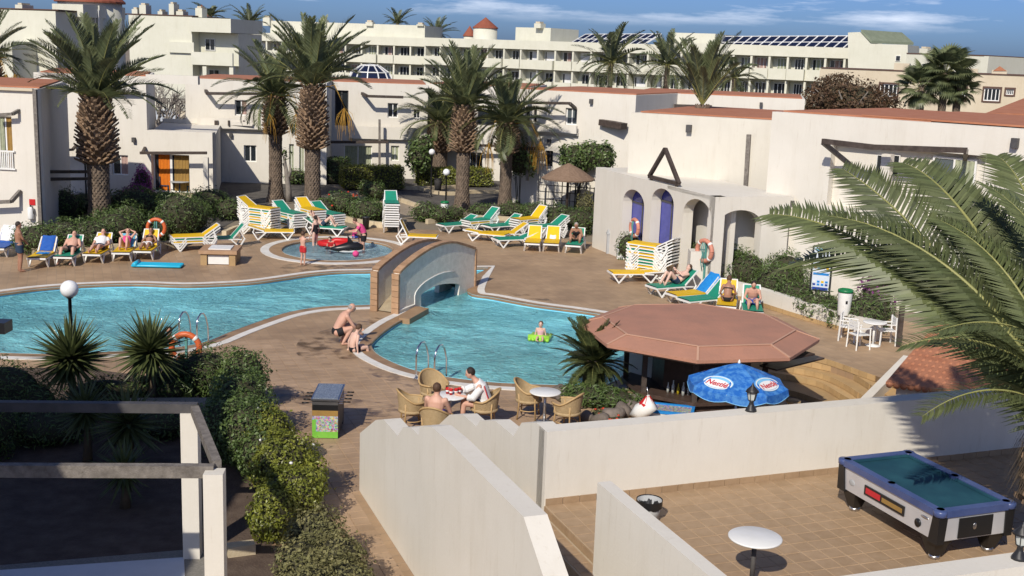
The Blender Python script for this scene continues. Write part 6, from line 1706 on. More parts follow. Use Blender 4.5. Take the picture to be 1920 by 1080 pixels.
# ================================================================== sun loungers
def lounger_proto(fab, back):
    """white plastic lounger; head towards +x; parts: rails, V legs, seat and back panels"""
    t = thing('sun_lounger', 'x', 'sun lounger')
    for s_ in (-1, 1):
        mb = MB(); mb.bar((-0.95, 0.30 * s_, 0.328), (0.30, 0.30 * s_, 0.328), 0.045, 0.04); mb.bar((0.30, 0.30 * s_, 0.328), (0.62, 0.30 * s_, 0.31), 0.045, 0.04); part('side_rail', mb, M['white'], t)
        mb = MB(); mb.bar((-0.93, 0.30 * s_, 0.33), (-0.70, 0.33 * s_, 0.012), 0.05, 0.05); mb.bar((-0.70, 0.33 * s_, 0.012), (-0.42, 0.30 * s_, 0.33), 0.05, 0.045); part('front_leg', mb, M['white'], t)
        mb = MB(); mb.bar((0.18, 0.30 * s_, 0.33), (0.52, 0.33 * s_, 0.012), 0.05, 0.05); mb.bar((0.52, 0.33 * s_, 0.012), (0.74, 0.31 * s_, 0.36 if back > 0.2 else 0.3), 0.05, 0.045); part('rear_leg', mb, M['white'], t)
    mb = MB(); mb.bar((-0.96, -0.32, 0.34), (-0.96, 0.32, 0.34), 0.05, 0.06); part('cross_bar', mb, M['white'], t)
    mb = MB(); mb.bar((0.28, -0.3, 0.31), (0.28, 0.3, 0.31), 0.04, 0.05); part('cross_bar', mb, M['white'], t)
    mb = MB()
    xs = [-0.94 + 1.19 * i / 6 for i in range(7)]
    zt_ = [0.402 - 0.012 * math.sin(math.pi * i / 6) for i in range(7)]
    mb.strip([(x, -0.31, z) for x, z in zip(xs, zt_)], [(x, 0.31, z) for x, z in zip(xs, zt_)]); mb.strip([(x, 0.31, 0.35) for x in xs], [(x, -0.31, 0.35) for x in xs])
    mb.strip([(x, -0.31, 0.35) for x in xs], [(x, -0.31, z) for x, z in zip(xs, zt_)]); mb.strip([(x, 0.31, z) for x, z in zip(xs, zt_)], [(x, 0.31, 0.35) for x in xs])
    part('seat', mb, M[fab], t)
    ca, sa = math.cos(back), math.sin(back)
    def B(u, y, w): return (0.27 + u * ca - w * sa, y, 0.365 + u * sa + w * ca)
    mb = MB(); mb.hexa([B(0.0, -0.26, -0.012), B(0.70, -0.24, -0.012), B(0.70, 0.24, -0.012), B(0.0, 0.26, -0.012), B(0.0, -0.26, 0.016), B(0.70, -0.24, 0.016), B(0.70, 0.24, 0.016), B(0.0, 0.26, 0.016)]); bk_ = part('backrest', mb, M[fab], t)
    mb = MB()
    mb.bar(B(0, -0.285, 0), B(0.72, -0.265, 0), 0.04, 0.045); mb.bar(B(0.72, 0.265, 0), B(0, 0.285, 0), 0.04, 0.045); mb.bar(B(0.725, -0.28, 0), B(0.725, 0.28, 0), 0.045, 0.045)
    link('back_frame', mb.mesh('back_frame', M['white']), bk_)
    if back > 0.25:
        for s_ in (-1, 1): mb = MB(); mb.bar(B(0.42, 0.29 * s_, 0), (0.72, 0.30 * s_, 0.34), 0.035, 0.035); part('prop', mb, M['white'], t)
    return t
LP = {}; first = {}
def lounger(px, py, head, fab, label, back=0.75, group='sun loungers round the pool', dz=0.0, off=(0, 0)):
    p = G(px, py); key = (fab, back)
    loc = (p.x + off[0], p.y + off[1], dz)
    if key not in LP:
        LP[key] = lounger_proto(fab, back); o = LP[key]; o.location = loc; o.rotation_euler = (0, 0, R(head)); tag(o, label, group=group)
    else: o = dup(LP[key], None, loc, R(head), label, group)
    return o
def stack(px, py, head, fabs, name, back=0.55, dz=0.105, group=None):
    """nested loungers: every one an object of its own"""
    n = len(fabs)
    for k, f in enumerate(fabs):
        cn = {'yellow': 'yellow', 'green': 'green', 'blue': 'blue'}[f]
        oc = ['bottom', 'second from the ground', 'third from the ground', 'fourth from the ground', 'fifth from the ground', 'sixth from the ground', 'seventh from the ground', 'eighth from the ground', 'ninth from the ground'][min(k, 8)]
        lb = ('topmost %s lounger of %s' % (cn, name)) if k == n - 1 else ('%s lounger, %s in %s' % (cn, oc, name))
        lounger(px, py, head + U(-2, 2), f, lb, back, group or name, dz * k, (U(-.015, .015), U(-.015, .015)))
Yw, Gn, Bl = 'yellow', 'green', 'blue'
# front row at left, heads away from the viewer
lounger(83, 494, 97, Yw, 'lounger with blue towels over its back beside the standing man', 0.7)
lounger(133, 492, 95, Gn, 'green lounger under the pale sunbather in sunglasses, left row', 0.8)
lounger(187, 487, 93, Yw, 'yellow lounger under the sunbather in a white top, left row', 0.8)
lounger(236, 484, 98, Yw, 'lounger with a light blue towel under the sunbather with raised knees', 0.6)
lounger(278, 481, 95, Yw, 'yellow lounger at the end of the left row behind the blue lilo', 0.9)
lounger(8, 476, 96, Bl, 'lounger with blue and white towel cut by the left edge', 0.8)
stack(368, 468, 28, [Yw, Gn, Yw], 'the low stack left of the tiled pedestal', 0.6)
lounger(422, 462, 24, Gn, 'green lounger with raised back behind the tiled pedestal', 0.85)
stack(484, 440, 152, [Gn, Yw, Gn, Yw, Yw, Gn, Yw, Gn, Yw], 'the tall yellow stack left of the paddling pool')
lounger(508, 448, 190, Yw, 'single yellow lounger with towels in front of the tall yellow stack', 0.3)
stack(541, 434, 132, [Yw, Gn, Gn, Yw, Gn, Gn], 'the green topped stack left of the palm trunk')
stack(580, 432, 128, [Gn, Yw, Yw, Gn, Yw, Yw, Yw], 'the yellow topped stack under the palm trunk')
stack(612, 430, 135, [Gn, Gn, Yw, Gn, Gn], 'the green topped stack right of the palm trunk')
lounger(608, 440, 170, Gn, 'green lounger with a person lying on it behind the paddling pool', 0.55)
stack(733, 432, 98, [Gn, Gn, Yw, Gn, Gn, Gn, Yw, Gn, Gn, Gn], 'the slim tall stack by the garden path')
lounger(777, 457, 178, Yw, 'yellow lounger with upright back just behind the bridge', 1.1)
# middle group
lounger(858, 434, 38, Gn, 'green lounger at the left end of the middle group', 0.5)
stack(903, 434, 42, [Gn, Yw, Gn], 'the small stack left in the middle group', 0.75)
lounger(912, 452, 160, Yw, 'flat yellow lounger at the front of the middle group', 0.1)
lounger(943, 436, 38, Gn, 'green lounger behind the flat yellow ones, middle group', 0.65)
lounger(950, 451, 20, Yw, 'yellow lounger between green ones, middle group', 0.6)
stack(993, 436, 40, [Yw, Gn, Yw, Yw], 'the yellow stack right in the middle group', 0.8)
stack(1030, 446, 36, [Gn, Yw, Gn], 'the green stack right in the middle group', 0.6)
lounger(966, 462, 25, Gn, 'green lounger low in front of the yellow stack, middle group', 0.35)
lounger(1000, 466, 85, Yw, 'yellow lounger facing the pool left of the one with magazines', 0.75)
lounger(1035, 467, 85, Yw, 'yellow lounger facing the pool with magazines on it', 0.75)
lounger(1079, 470, 80, Gn, 'green lounger under the seated woman looking down', 0.75)
# right group
stack(1222, 523, -36, [Yw, Yw, Gn, Gn, Yw, Yw, Gn, Yw, Yw], 'the big yellow stack under the arcade', 0.5, 0.115)
lounger(1190, 528, 12, Yw, 'flat yellow lounger in front of the big stack', 0.06)
lounger(1262, 553, 28, Gn, 'lounger under the reader in sunglasses at right', 0.75)
lounger(1300, 568, 28, Yw, 'yellow lounger below the bright blue towel', 0.8)
lounger(1322, 578, 30, Gn, 'green lounger with raised back right of the blue towel', 0.8)
lounger(1362, 584, 78, Yw, 'yellow lounger under the woman in a black bikini', 0.95)
lounger(1408, 594, 82, Gn, 'green lounger under the rightmost sunbather', 0.85)
def cloth(name, label, pts, m, cat='towel', thick=0.02, sag=0.02):
    """a towel: pts is a grid of rows of points"""
    mb = MB()
    for a, b in zip(pts, pts[1:]):
        mb.strip(a, b, smooth=True); mb.strip([Vector(p) - Vector((0, 0, thick)) for p in b], [Vector(p) - Vector((0, 0, thick)) for p in a], smooth=True)
    c = pts[0][0]
    return single(name, mb, M[m], label, cat, loc=(c[0], c[1], 0), world=True)
def drape(px, py, head, back, label, m, u0=-0.1, u1=0.75, w=0.33):
    """towel laid over a lounger back: u along the seat then up the back"""
    p = G(px, py); ca, sa = math.cos(R(head)), math.sin(R(head)); rows = []
    for i in range(9):
        u = u0 + (u1 - u0) * i / 8
        x, z = (0.27 + u, 0.40) if u < 0 else (0.27 + u * math.cos(back) - 0.03 * math.sin(back), 0.40 + u * math.sin(back))
        row = []
        for k in range(7):
            y = -w + 2 * w * k / 6; dz = 0.012 * math.sin(i * 2.3 + k * 1.7) - (0.14 if k in (0, 6) else 0)
            row.append(Vector((p.x + x * ca - y * sa * (0.93 if k in (0, 6) else 1), p.y + x * sa + y * ca * (0.93 if k in (0, 6) else 1), z + dz)))
        rows.append(row)
    return cloth('towel', label, rows, m)
drape(83, 494, 97, 0.7, 'dark blue towel over the lounger beside the standing man', 'blue', 0.05, 0.76)
drape(83, 494, 97, 0.7, 'bright blue towel across the seat beside the standing man', 'towelblue', -0.55, -0.02)
drape(236, 484, 98, 0.6, 'light blue towel on the lounger of the sunbather with raised knees', 'towelcyan', -0.3, 0.7)
drape(8, 476, 96, 0.8, 'white and blue towel on the lounger at the left edge', 'towelwhite', 0.1, 0.8)
drape(1300, 568, 28, 0.8, 'bright blue towel hung over a lounger back at right', 'towelblue', 0.0, 0.82, 0.36)
drape(1035, 467, 85, 0.75, 'black and white magazines lying on the yellow lounger', 'towelwhite', -0.1, 0.2, 0.18)

# ================================================================== small street furniture
def globe_lamp(label, b, H_, r_, lean=(0, 0)):
    t = thing('globe_lamp', label, 'lamp post', loc=b, group='globe lamps in the garden')
    mb = MB(); mb.lathe([(0.09, 0), (0.09, 0.05), (0.05, 0.1), (0.042, 0.4), (0.038, H_ - r_ * 1.1), (0.07, H_ - r_ * 1.05), (0.07, H_ - r_ * 0.9)], 12); part('post', mb, M['iron'], t)
    mb = MB(); mb.ell((0, 0, H_), (r_, r_, r_), 20, 14); part('globe', mb, M['globe'], t)
c = GY(130, 542, 25.0); globe_lamp('near globe lamp in front of the pool behind the yucca', (c.x, c.y, 0), c.z, 0.195)
for px, pb, pt, lb in ((808, 369, 285, 'globe lamp left of the two at the hedge'), (835, 408, 323, 'globe lamp holding the white litter bin'), (1097, 385, 311, 'globe lamp beside the thatched canopy'), (163, 400, 301, 'globe lamp half hidden by the thick palm trunk')):
    b = G(px, pb); globe_lamp(lb, (b.x, b.y, 0), GY(px, pt, b.y).z, 0.17)
def ladder(label, px, py, ang, far):
    b = G(px, py); t = thing('pool_ladder', label, 'ladder', loc=(b.x, b.y, 0), rz=ang, group='steel pool ladders')
    for s_ in (-0.26, 0.26):
        mb = MB(); pts = [(s_, 0, 0.0), (s_, 0, 0.62), (s_, 0.06, 0.78), (s_, 0.22, 0.88), (s_, 0.38, 0.86), (s_, 0.52, 0.72), (s_, 0.62, 0.45), (s_, 0.64, 0.0), (s_, 0.64, -0.9)]
        mb.tube(pts, 0.024, 8); part('handrail', mb, M['steel'], t)
        mb = MB(); mb.lathe([(0.05, 0.0), (0.05, 0.02), (0.03, 0.03)], 10, (s_, 0, 0)); part('foot_flange', mb, M['steel'], t)
    for k in range(3): mb = MB(); mb.box((0, 0.64, -0.25 - 0.25 * k), (0.5, 0.1, 0.03)); part('tread', mb, M['steel'], t)
b0 = G(780, 713); b1 = G(836, 718); a_ = math.atan2(b1.y - b0.y, b1.x - b0.x)
ladder('steel pool ladder on the near edge of the right pool', 797, 713, a_ - 0.25, 0)
ladder('steel pool ladder beside the orange lifebuoy at left', 353, 650, R(-12), 0)
def ring_buoy(c, r_, m, label, tilt=R(90), rz_=0.0, stand=None, rope=True):
    t = thing('lifebuoy', label, 'lifebuoy', loc=c, rz=rz_, group='lifebuoys round the pool')
    def pt(a, rad, w=0.0): return Vector((rad * math.cos(a), w, rad * math.sin(a))) if tilt > 1 else Vector((rad * math.cos(a), rad * math.sin(a), w))
    mb = MB(); mb.tube([pt(2 * math.pi * k / 28, r_) for k in range(29)], r_ * 0.22, 10, cap=False); part('ring', mb, M[m], t)
    for k in range(4):
        a0 = R(45 + 90 * k); mb = MB(); mb.tube([pt(a0 + R(q), r_) for q in (-6, -2, 2, 6)], r_ * 0.235, 10); part('band', mb, M['white'], t)
    if rope:
        mb = MB(); mb.tube([pt(R(95), r_ * 0.8, -0.08), pt(R(120), r_ * 0.3, -0.1), pt(R(265), r_ * 0.4, -0.08), pt(R(262), r_ * 1.1, -0.1), pt(R(268), r_ * 1.9, -0.05)], 0.018, 5); mb.tube([pt(R(80), r_ * 0.8, -0.08), pt(R(60), r_ * 0.2, -0.1), pt(R(280), r_ * 0.5, -0.08), pt(R(278), r_ * 1.6, -0.1)], 0.018, 5); part('rope', mb, M['rope'], t)
    if stand:
        mb = MB(); mb.bar((0, 0.06, -stand), (0, 0.06, r_ * 0.9), 0.07, 0.05); part('stand', mb, M['rope'], t)
    return t
b = G(294, 470); c = GY(293, 427, b.y); ring_buoy(c, 0.33, 'orange', 'orange lifebuoy on a stand behind the left sunbathers', stand=c.z)
p = fa.W(1199, 427, 0.22); ring_buoy(p, 0.33, 'pinkring', 'faded lifebuoy hung on the arcade pillar', rz_=math.atan2(fa.t.y, fa.t.x))
pw = G(1313, 545); pw2 = GY(1321, 470, pw.y - 0.35); ring_buoy(pw2, 0.36, 'pinkring', 'faded lifebuoy on the white planter pillar at right', rz_=R(-55), stand=pw2.z)
c = GY(348, 652, 27.5); ring_buoy(c, 0.34, 'orange', 'orange lifebuoy half hidden by the oleander near the ladder', rope=False, stand=c.z)
# planter pillar and white kerb wall
mb = MB(); c = G(1313, 548); mb.box((c.x, c.y + 0.35, 0.72), (0.85, 0.7, 1.44)); single('planter_pillar', mb, M['cream'], 'white square planter pillar carrying a lifebuoy at right', 'planter', loc=(c.x, c.y, 0), world=True)
kp = [G(1334, 551), G(1400, 566), G(1480, 592), (G(1560, 616)), G(1600, 628), G(1640, 640)]
mb = MB()
for a, b in zip(kp, kp[1:]): 
    d = Vector((a.y - b.y, b.x - a.x, 0)).normalized() * 0.28
    mb.hexa([Vector((q.x, q.y, 0)) for q in (a, b, b + d, a + d)] + [Vector((q.x, q.y, 0.58)) for q in (a, b, b + d, a + d)])
single('kerb_wall', mb, M['cream'], 'low cream kerb wall in front of the oleanders at right', 'wall', loc=kp[0], world=True)
for a, b in zip(kp, kp[1:]):
    n_ = int((b - a).length / 0.3); d = Vector((a.y - b.y, b.x - a.x, 0)).normalized() * -0.012
    for k in range(n_):
        mb = MB(); mb.bar(a.lerp(b, (k + 0.03) / n_) + d + Vector((0, 0, 0.075)), a.lerp(b, (k + 0.97) / n_) + d + Vector((0, 0, 0.075)), 0.016, 0.14); part('skirting_tile', mb, M['step'], deck)
# info board
b = G(1533, 588); t = thing('notice_board', 'black framed pool rules board among the oleanders', 'sign', loc=(b.x, b.y, 0), rz=R(-22))
zt = GY(1535, 462, b.y).z; zb = GY(1535, 545, b.y).z; w_ = 0.62
for s_ in (-1, 1): mb = MB(); mb.bar((s_ * w_ / 2, 0, 0), (s_ * w_ / 2, 0, zt), 0.06, 0.06); part('post', mb, M['iron'], t)
mb = MB(); mb.box((0, 0, (zt + zb) / 2), (w_ - 0.06, 0.03, zt - zb)); brd = part('board', mb, mat('board_face', (0.62, 0.68, 0.75), 0.4), t)
hh = zt - zb
for fz, fh_, m_ in ((0.93, 0.05, 'towelcyan'), (0.70, 0.07, 'bluecloth'), (0.38, 0.05, 'towelblue'), (0.05, 0.06, 'bluecloth')):
    mb = MB(); mb.box((0, -0.018, zb + hh * fz), (w_ - 0.12, 0.008, hh * fh_)); link('printed_band', mb.mesh('printed_band', M[m_]), brd)
rg = random.Random(3)
for r_ in range(4):
    for k in range(4):
        mb = MB(); mb.box((-0.2 + 0.13 * k, -0.018, zb + hh * (0.14 + 0.065 * r_ + (0.25 if r_ > 1 else 0))), (0.085, 0.008, hh * 0.045)); link('pictogram', mb.mesh('pictogram', M[rg.choice(['red', 'bluecloth', 'white', 'yellow', 'towelblue'])]), brd)
mb = MB(); mb.bar((-w_ / 2, -0.005, zt), (w_ / 2, -0.005, zt), 0.05, 0.05); mb.bar((-w_ / 2, -0.005, zb), (w_ / 2, -0.005, zb), 0.05, 0.05); part('frame', mb, M['iron'], t)
def litter_bin(label, px, py_top, Y, h, r_):
    c = GY(px, py_top, Y); t = thing('litter_bin', label, 'bin', loc=(c.x, c.y, 0), group='white litter bins')
    z1 = c.z; mb = MB(); mb.lathe([(r_ * 0.8, z1 - h), (r_ * 0.86, z1 - h + 0.03), (r_, z1 - 0.08), (r_, z1 - 0.05)], 18); part('body', mb, M['white'], t)
    mb = MB(); mb.lathe([(r_ * 1.06, z1 - 0.08), (r_ * 1.06, z1), (r_ * 0.9, z1 + 0.015), (r_ * 0.85, z1 - 0.03)], 18); part('lid', mb, M['greenlid'], t)
    mb = MB(); mb.bar((0, r_ + 0.04, 0), (0, r_ + 0.04, z1), 0.06, 0.06); part('post', mb, M['iron'], t)
    mb = MB(); mb.box((0, -r_ * 0.97, z1 - h * 0.45), (0.06, 0.02, 0.09)); part('emblem', mb, M['black'], t)
litter_bin('white litter bin with green rim on the globe lamp', 834, 378, G(835, 408).y - 0.22, 0.78, 0.2)
litter_bin('white litter bin with green rim right of the notice board', 1586, 543, G(1587, 622).y, 0.8, 0.22)
for lb, px, py, r_, h, m_ in (('dark litter bin on a post behind the right globe lamp', 821, 360, 0.22, 0.75, 'slatbar'), ('small black bin behind the paddling pool', 686, 430, 0.16, 0.55, 'black')):
    b = G(px, py); t = thing('black_bin', lb, 'bin', loc=(b.x, b.y, 0)); mb = MB(); mb.lathe([(r_ * 0.8, 0), (r_, h * 0.95), (r_ * 1.05, h), (r_ * 0.9, h), (r_ * 0.85, h - 0.1)], 16); part('body', mb, M[m_], t)
    mb = MB(); mb.lathe([(r_ * 1.08, h - 0.03), (r_ * 1.1, h + 0.02), (r_ * 0.95, h + 0.02)], 16); part('rim', mb, M['iron'], t)
b = G(1150, 474); t = thing('waste_container', 'grey square waste container against the arcade wall', 'bin', loc=(b.x, b.y, 0))
mb = MB(); mb.box((0, 0, 0.4), (0.62, 0.55, 0.8)); part('body', mb, M['greybin'], t); mb = MB(); mb.box((0, 0, 0.84), (0.68, 0.6, 0.07)); mb.box((0, 0.02, 0.93), (0.6, 0.5, 0.12)); part('lid', mb, M['greybin'], t); mb = MB(); mb.box((0.1, -0.282, 0.5), (0.2, 0.01, 0.3)); part('notice', mb, M['white'], t)
for k in range(6):
    b = G(1168, 484); mb = MB(); z = k * 0.09
    mb.hexa([Vector((x * (0.27 if zz < 0.02 else 0.23), y * (0.27 if zz < 0.02 else 0.23), zz)) for zz in (0.0, 0.075) for x, y in ((-1, -1), (1, -1), (1, 1), (-1, 1))])
    single('plastic_stool', mb, M['white'], ['lowest white side table', 'second lowest white side table', 'third white side table from the ground', 'third white side table from the top', 'second white side table from the top', 'topmost white side table'][k] + ' of the pile beside the waste container', 'side table', 'nested white side tables', loc=(b.x + U(-.02, .02), b.y, z), rz=U(-.1, .1))
# tiled pedestal
a = G(376, 497); b = G(442, 497); c = G(461, 482); w_ = (b - a).length; dpt = 1.3
t = thing('tiled_pedestal', 'brown tiled pedestal with white top panel at left', 'pedestal', loc=(a.x, a.y, 0), rz=R(5))
mb = MB(); mb.bb(0, w_ * 0.18, 0, dpt, 0, 0.42); mb.bb(w_ * 0.82, w_, 0, dpt, 0, 0.42); mb.bb(w_ * 0.18, w_ * 0.82, 0.12, dpt, 0, 0.419); part('base', mb, M['step'], t)
mb = MB(); mb.bb(-0.06, w_ + 0.06, -0.06, dpt + 0.06, 0.42, 0.55); part('slab', mb, M['brickcap'], t); mb = MB(); mb.bb(0.25, w_ - 0.2, 0.2, dpt - 0.25, 0.55, 0.585); part('top_panel', mb, M['white'], t); mb = MB(); mb.bb(w_ * 0.2, w_ * 0.8, 0.08, 0.118, 0.03, 0.36); part('front_panel', mb, M['white'], t)
# brown canopy with railing behind it
b = G(1062, 404); t = thing('thatched_canopy', 'wide brown thatched canopy on a dark post behind the railings', 'canopy', loc=(b.x, b.y, 0))
apex = GY(1062, 306, b.y).z; rim = GY(1062, 331, b.y).z; mb = MB(); rw = 50 * b.y / FPX
mb.lathe([(rw, rim - 0.15), (rw * 1.01, rim - 0.08), (rw * 0.5, rim + (apex - rim) * 0.55), (0.05, apex)], 12, smooth=False); part('roof', mb, M['thatch'], t)
mb = MB(); mb.tube([(0, 0, 0), (0, 0, apex - 0.1)], 0.07, 8); part('post', mb, M['timber'], t)
rf = thing('dark_railing', 'dark metal railing round the gravel court behind the canopy', 'railing', loc=G(1060, 398))
r0, r1 = G(1008, 392), G(1112, 400)
for k in range(8): q = r0.lerp(r1, k / 7); mb = MB(); mb.bar(q, q + Vector((0, 0, 1.35 if k % 3 else 1.9)), 0.05, 0.05); part('post', mb, M['iron'], rf, world=True)
for z in (0.55, 0.95, 1.3): mb = MB(); mb.bar(r0 + Vector((0, 0, z)), r1 + Vector((0, 0, z)), 0.04, 0.04); part('rail', mb, M['iron'], rf, world=True)
# floating and lying toys
def lilo(label, cx, cy, L_, W_, rz_, m, z=0.0, n=7, pillow=True, name='lilo'):
    t = thing(name, label, 'inflatable', loc=(cx, cy, z), rz=rz_)
    mb = MB()
    for k in range(n):
        y = -W_ / 2 + W_ * (k + 0.5) / n; mb.tube([(-L_ / 2, y, 0.06), (-L_ / 2 + 0.05, y, 0.065), (L_ / 2 - 0.05, y, 0.065), (L_ / 2, y, 0.06)], [W_ / n * 0.4, W_ / n * 0.56, W_ / n * 0.56, W_ / n * 0.4], 8)
    part('tubes', mb, M[m], t)
    if pillow: mb = MB(); mb.tube([(-L_ / 2 + 0.12, -W_ / 2, 0.11), (-L_ / 2 + 0.12, W_ / 2, 0.11)], 0.09, 10); part('pillow', mb, M[m], t)
    return t
p = G(296, 500); lilo('turquoise inflatable lilo lying on the deck before the sunbathers', p.x, p.y, 1.75, 0.62, R(4), 'cyanvinyl')
p = G(1013, 636, -0.1); lilo('lime green float under the toddler in the pool', p.x, p.y, 0.82, 0.62, R(80), 'lime', -0.10, 6)
p = G(628, 462, -0.07); t = thing('inflatable_boat', 'red inflatable boat in the paddling pool', 'inflatable', loc=(p.x, p.y, -0.07))
mb = MB(); mb.tube([(0.62 * math.cos(2 * math.pi * k / 20), 0.36 * math.sin(2 * math.pi * k / 20), 0.12 + (0.08 if 0.3 > abs(k / 20 - 0.0) else 0)) for k in range(21)], 0.12, 9, cap=False); part('hull', mb, M['red'], t); mb = MB(); mb.ell((0, 0, 0.04), (0.6, 0.34, 0.05)); part('floor', mb, M['redcloth'], t)
p = G(652, 475, -0.07); t = thing('inflatable_orca', 'black and white inflatable orca in the paddling pool', 'inflatable', loc=(p.x, p.y, -0.07), rz=R(15))
mb = MB(); mb.tube([(-0.75, 0, 0.2), (-0.4, 0, 0.2), (0, 0, 0.24), (0.4, 0, 0.26), (0.62, 0, 0.26)], [0.03, 0.13, 0.22, 0.2, 0.08], 12); mb.slab([Vector((0.0, -0.02, 0.42)), Vector((0.25, -0.02, 0.42)), Vector((-0.02, -0.02, 0.75))], (0, 0.04, 0)); mb.slab([Vector((-0.7, -0.25, 0.2)), Vector((-0.95, -0.3, 0.22)), Vector((-0.78, 0, 0.22)), Vector((-0.95, 0.3, 0.22)), Vector((-0.7, 0.25, 0.2))], (0, 0, 0.04)); part('body', mb, M['black'], t)
mb = MB(); mb.ell((0.1, 0, 0.12), (0.52, 0.19, 0.12)); part('belly', mb, M['white'], t)
p = G(667, 482, -0.07); mb = MB(); mb.ell((0, 0, 0.13), (0.13, 0.13, 0.13)); single('beach_ball', mb, M['pinkcloth'], 'small pink ball floating at the edge of the paddling pool', 'ball', loc=(p.x, p.y, -0.07))

# ================================================================== cafe furniture
def wicker_proto():
    t = thing('wicker_chair', 'x', 'chair', group='wicker tub chairs')
    n_ = 22; rows = []
    for j in range(5):
        row = []
        for k in range(n_ + 1):
            a = R(-55) + R(290) * k / n_; hgt = 0.44 + (0.20 + 0.24 * max(0, math.sin(a)) ** 1.2) * j / 4; rr = 0.29 + 0.05 * j / 4
            row.append(Vector((rr * math.cos(a), rr * math.sin(a), hgt)))
        rows.append(row)
    mb = MB()
    for a, b in zip(rows, rows[1:]): mb.strip(a, b, smooth=True); mb.strip([Vector((p.x * 0.95, p.y * 0.95, p.z)) for p in b], [Vector((p.x * 0.95, p.y * 0.95, p.z)) for p in a], smooth=True)
    part('back_shell', mb, M['wicker'], t)
    mb = MB(); mb.tube(rows[-1], 0.024, 8); part('top_rail', mb, M['cane'], t)
    mb = MB(); mb.lathe([(0, 0.38), (0.29, 0.38), (0.31, 0.41), (0.30, 0.45), (0, 0.46)], 20); part('seat', mb, M['wicker'], t)
    for a in (-38, 38 + 180, 38, 180 - 38):
        e = Vector((math.cos(R(a)), math.sin(R(a)), 0)); mb = MB(); mb.tube([e * 0.34, e * 0.29 + Vector((0, 0, 0.4)), e * 0.31 + Vector((0, 0, 0.6))], 0.018, 7); part('leg', mb, M['cane'], t)
    mb = MB(); mb.tube([(0.24 * math.cos(2 * math.pi * k / 16), 0.24 * math.sin(2 * math.pi * k / 16), 0.2) for k in range(17)], 0.012, 6); part('brace_ring', mb, M['cane'], t)
    return t
WC = wicker_proto(); wused = [0]
def wchair(px, py, face, label):
    """face: direction the sitter looks, degrees"""
    p = G(px, py); rz_ = R(face + 90)
    if not wused[0]: wused[0] = 1; WC.location = (p.x, p.y, 0); WC.rotation_euler = (0, 0, rz_); WC['label'] = label; return WC
    return dup(WC, None, (p.x, p.y, 0), rz_, label)
def rtable(loc, r_, h, label, topm='white', polem='brushed', thick=0.03):
    t = thing('round_table', label, 'table', loc=loc, group='round white tables')
    mb = MB(); mb.lathe([(0, h - thick), (r_ - 0.012, h - thick), (r_, h - thick * 0.6), (r_, h - 0.006), (r_ - 0.01, h), (0, h)], 36); part('top', mb, M[topm], t)
    mb = MB(); mb.tube([(0, 0, 0.03), (0, 0, h - thick)], 0.034, 10); part('column', mb, M[polem], t)
    mb = MB(); mb.lathe([(0.22, 0), (0.22, 0.012), (0.06, 0.04), (0.04, 0.05)], 18); part('base', mb, M[polem], t)
    return t
T1 = G(842, 800); rtable((T1.x, T1.y, 0), 0.36, 0.72, 'white round table with red paper cups between the two seated people')
wchair(772, 802, 15, 'wicker tub chair left of the table with red cups')
wchair(812, 768, -60, 'empty wicker tub chair behind the table with red cups')
wchair(816, 832, 75, 'wicker tub chair under the person wrapped in violet towel')
wchair(907, 800, 175, 'wicker tub chair under the man in the white flag towel')
T2 = G(1020, 792); rtable((T2.x, T2.y, 0), 0.35, 0.72, 'white round cafe table without cups beside the rocks')
wchair(990, 782, -10, 'empty wicker tub chair left of the clear white table')
wchair(1062, 806, 150, 'empty wicker tub chair right of the clear white table, seen from behind')
for k, (dx, dy) in enumerate(((0.02, 0.02), (0.13, 0.05), (0.20, 0.12), (-0.06, 0.1))):
    t = thing('paper_cup', ['red paper cup nearest the person with brown hair', 'red paper cup in the middle of the white table', 'red paper cup within reach of the flag towel man', 'red paper cup at the far rim of the white table'][k], 'cup', loc=(T1.x + dx, T1.y + dy, 0.72), group='red paper cups')
    mb = MB(); mb.lathe([(0.032, 0), (0.046, 0.13), (0.048, 0.135), (0.042, 0.135), (0.04, 0.1)], 14); part('cup', mb, M['red'], t); mb = MB(); mb.lathe([(0.0385, 0.05), (0.0425, 0.085)], 14); part('white_band', mb, M['white'], t)
# white plastic set at right
def pchair(px, py, face, label):
    p = G(px, py); t = thing('plastic_chair', label, 'chair', loc=(p.x, p.y, 0), rz=R(face - 90), group='white slatted chairs')
    for x in (-0.22, 0.22):
        for y in (-0.2, 0.22): mb = MB(); mb.bar((x * 1.08, y * 1.1, 0), (x, y, 0.62 if y > 0 else 0.85), 0.035, 0.035); part('leg', mb, M['white'], t)
        mb = MB(); mb.bar((x, -0.2, 0.63), (x, 0.25, 0.63), 0.04, 0.03); part('armrest', mb, M['white'], t)
    for k in range(6): mb = MB(); mb.box((0, -0.19 + 0.082 * k, 0.43), (0.44, 0.068, 0.02)); part('slat', mb, M['white'], t)
    for k in range(3): mb = MB(); mb.box((0, -0.215, 0.62 + 0.085 * k), (0.42, 0.02, 0.066)); part('back_slat', mb, M['white'], t)
pchair(1588, 638, -25, 'white chair nearest the litter bin at the right table')
pchair(1608, 653, 20, 'white chair in front at the right table')
pchair(1660, 645, 180, 'white chair right of the small white table by the hut')
p = G(1636, 648); rtable((p.x, p.y, 0), 0.34, 0.72, 'white round table with white chairs by the kerb wall', polem='white')
b = G(1684, 650); mb = MB(); mb.box((0, 0, 0.62), (0.13, 0.13, 1.25)); mb.lathe([(0.1, 1.25), (0, 1.33)], 4); single('timber_post', mb, M['timber'], 'short dark timber post beside the right white table', 'post', loc=(b.x, b.y, 0))
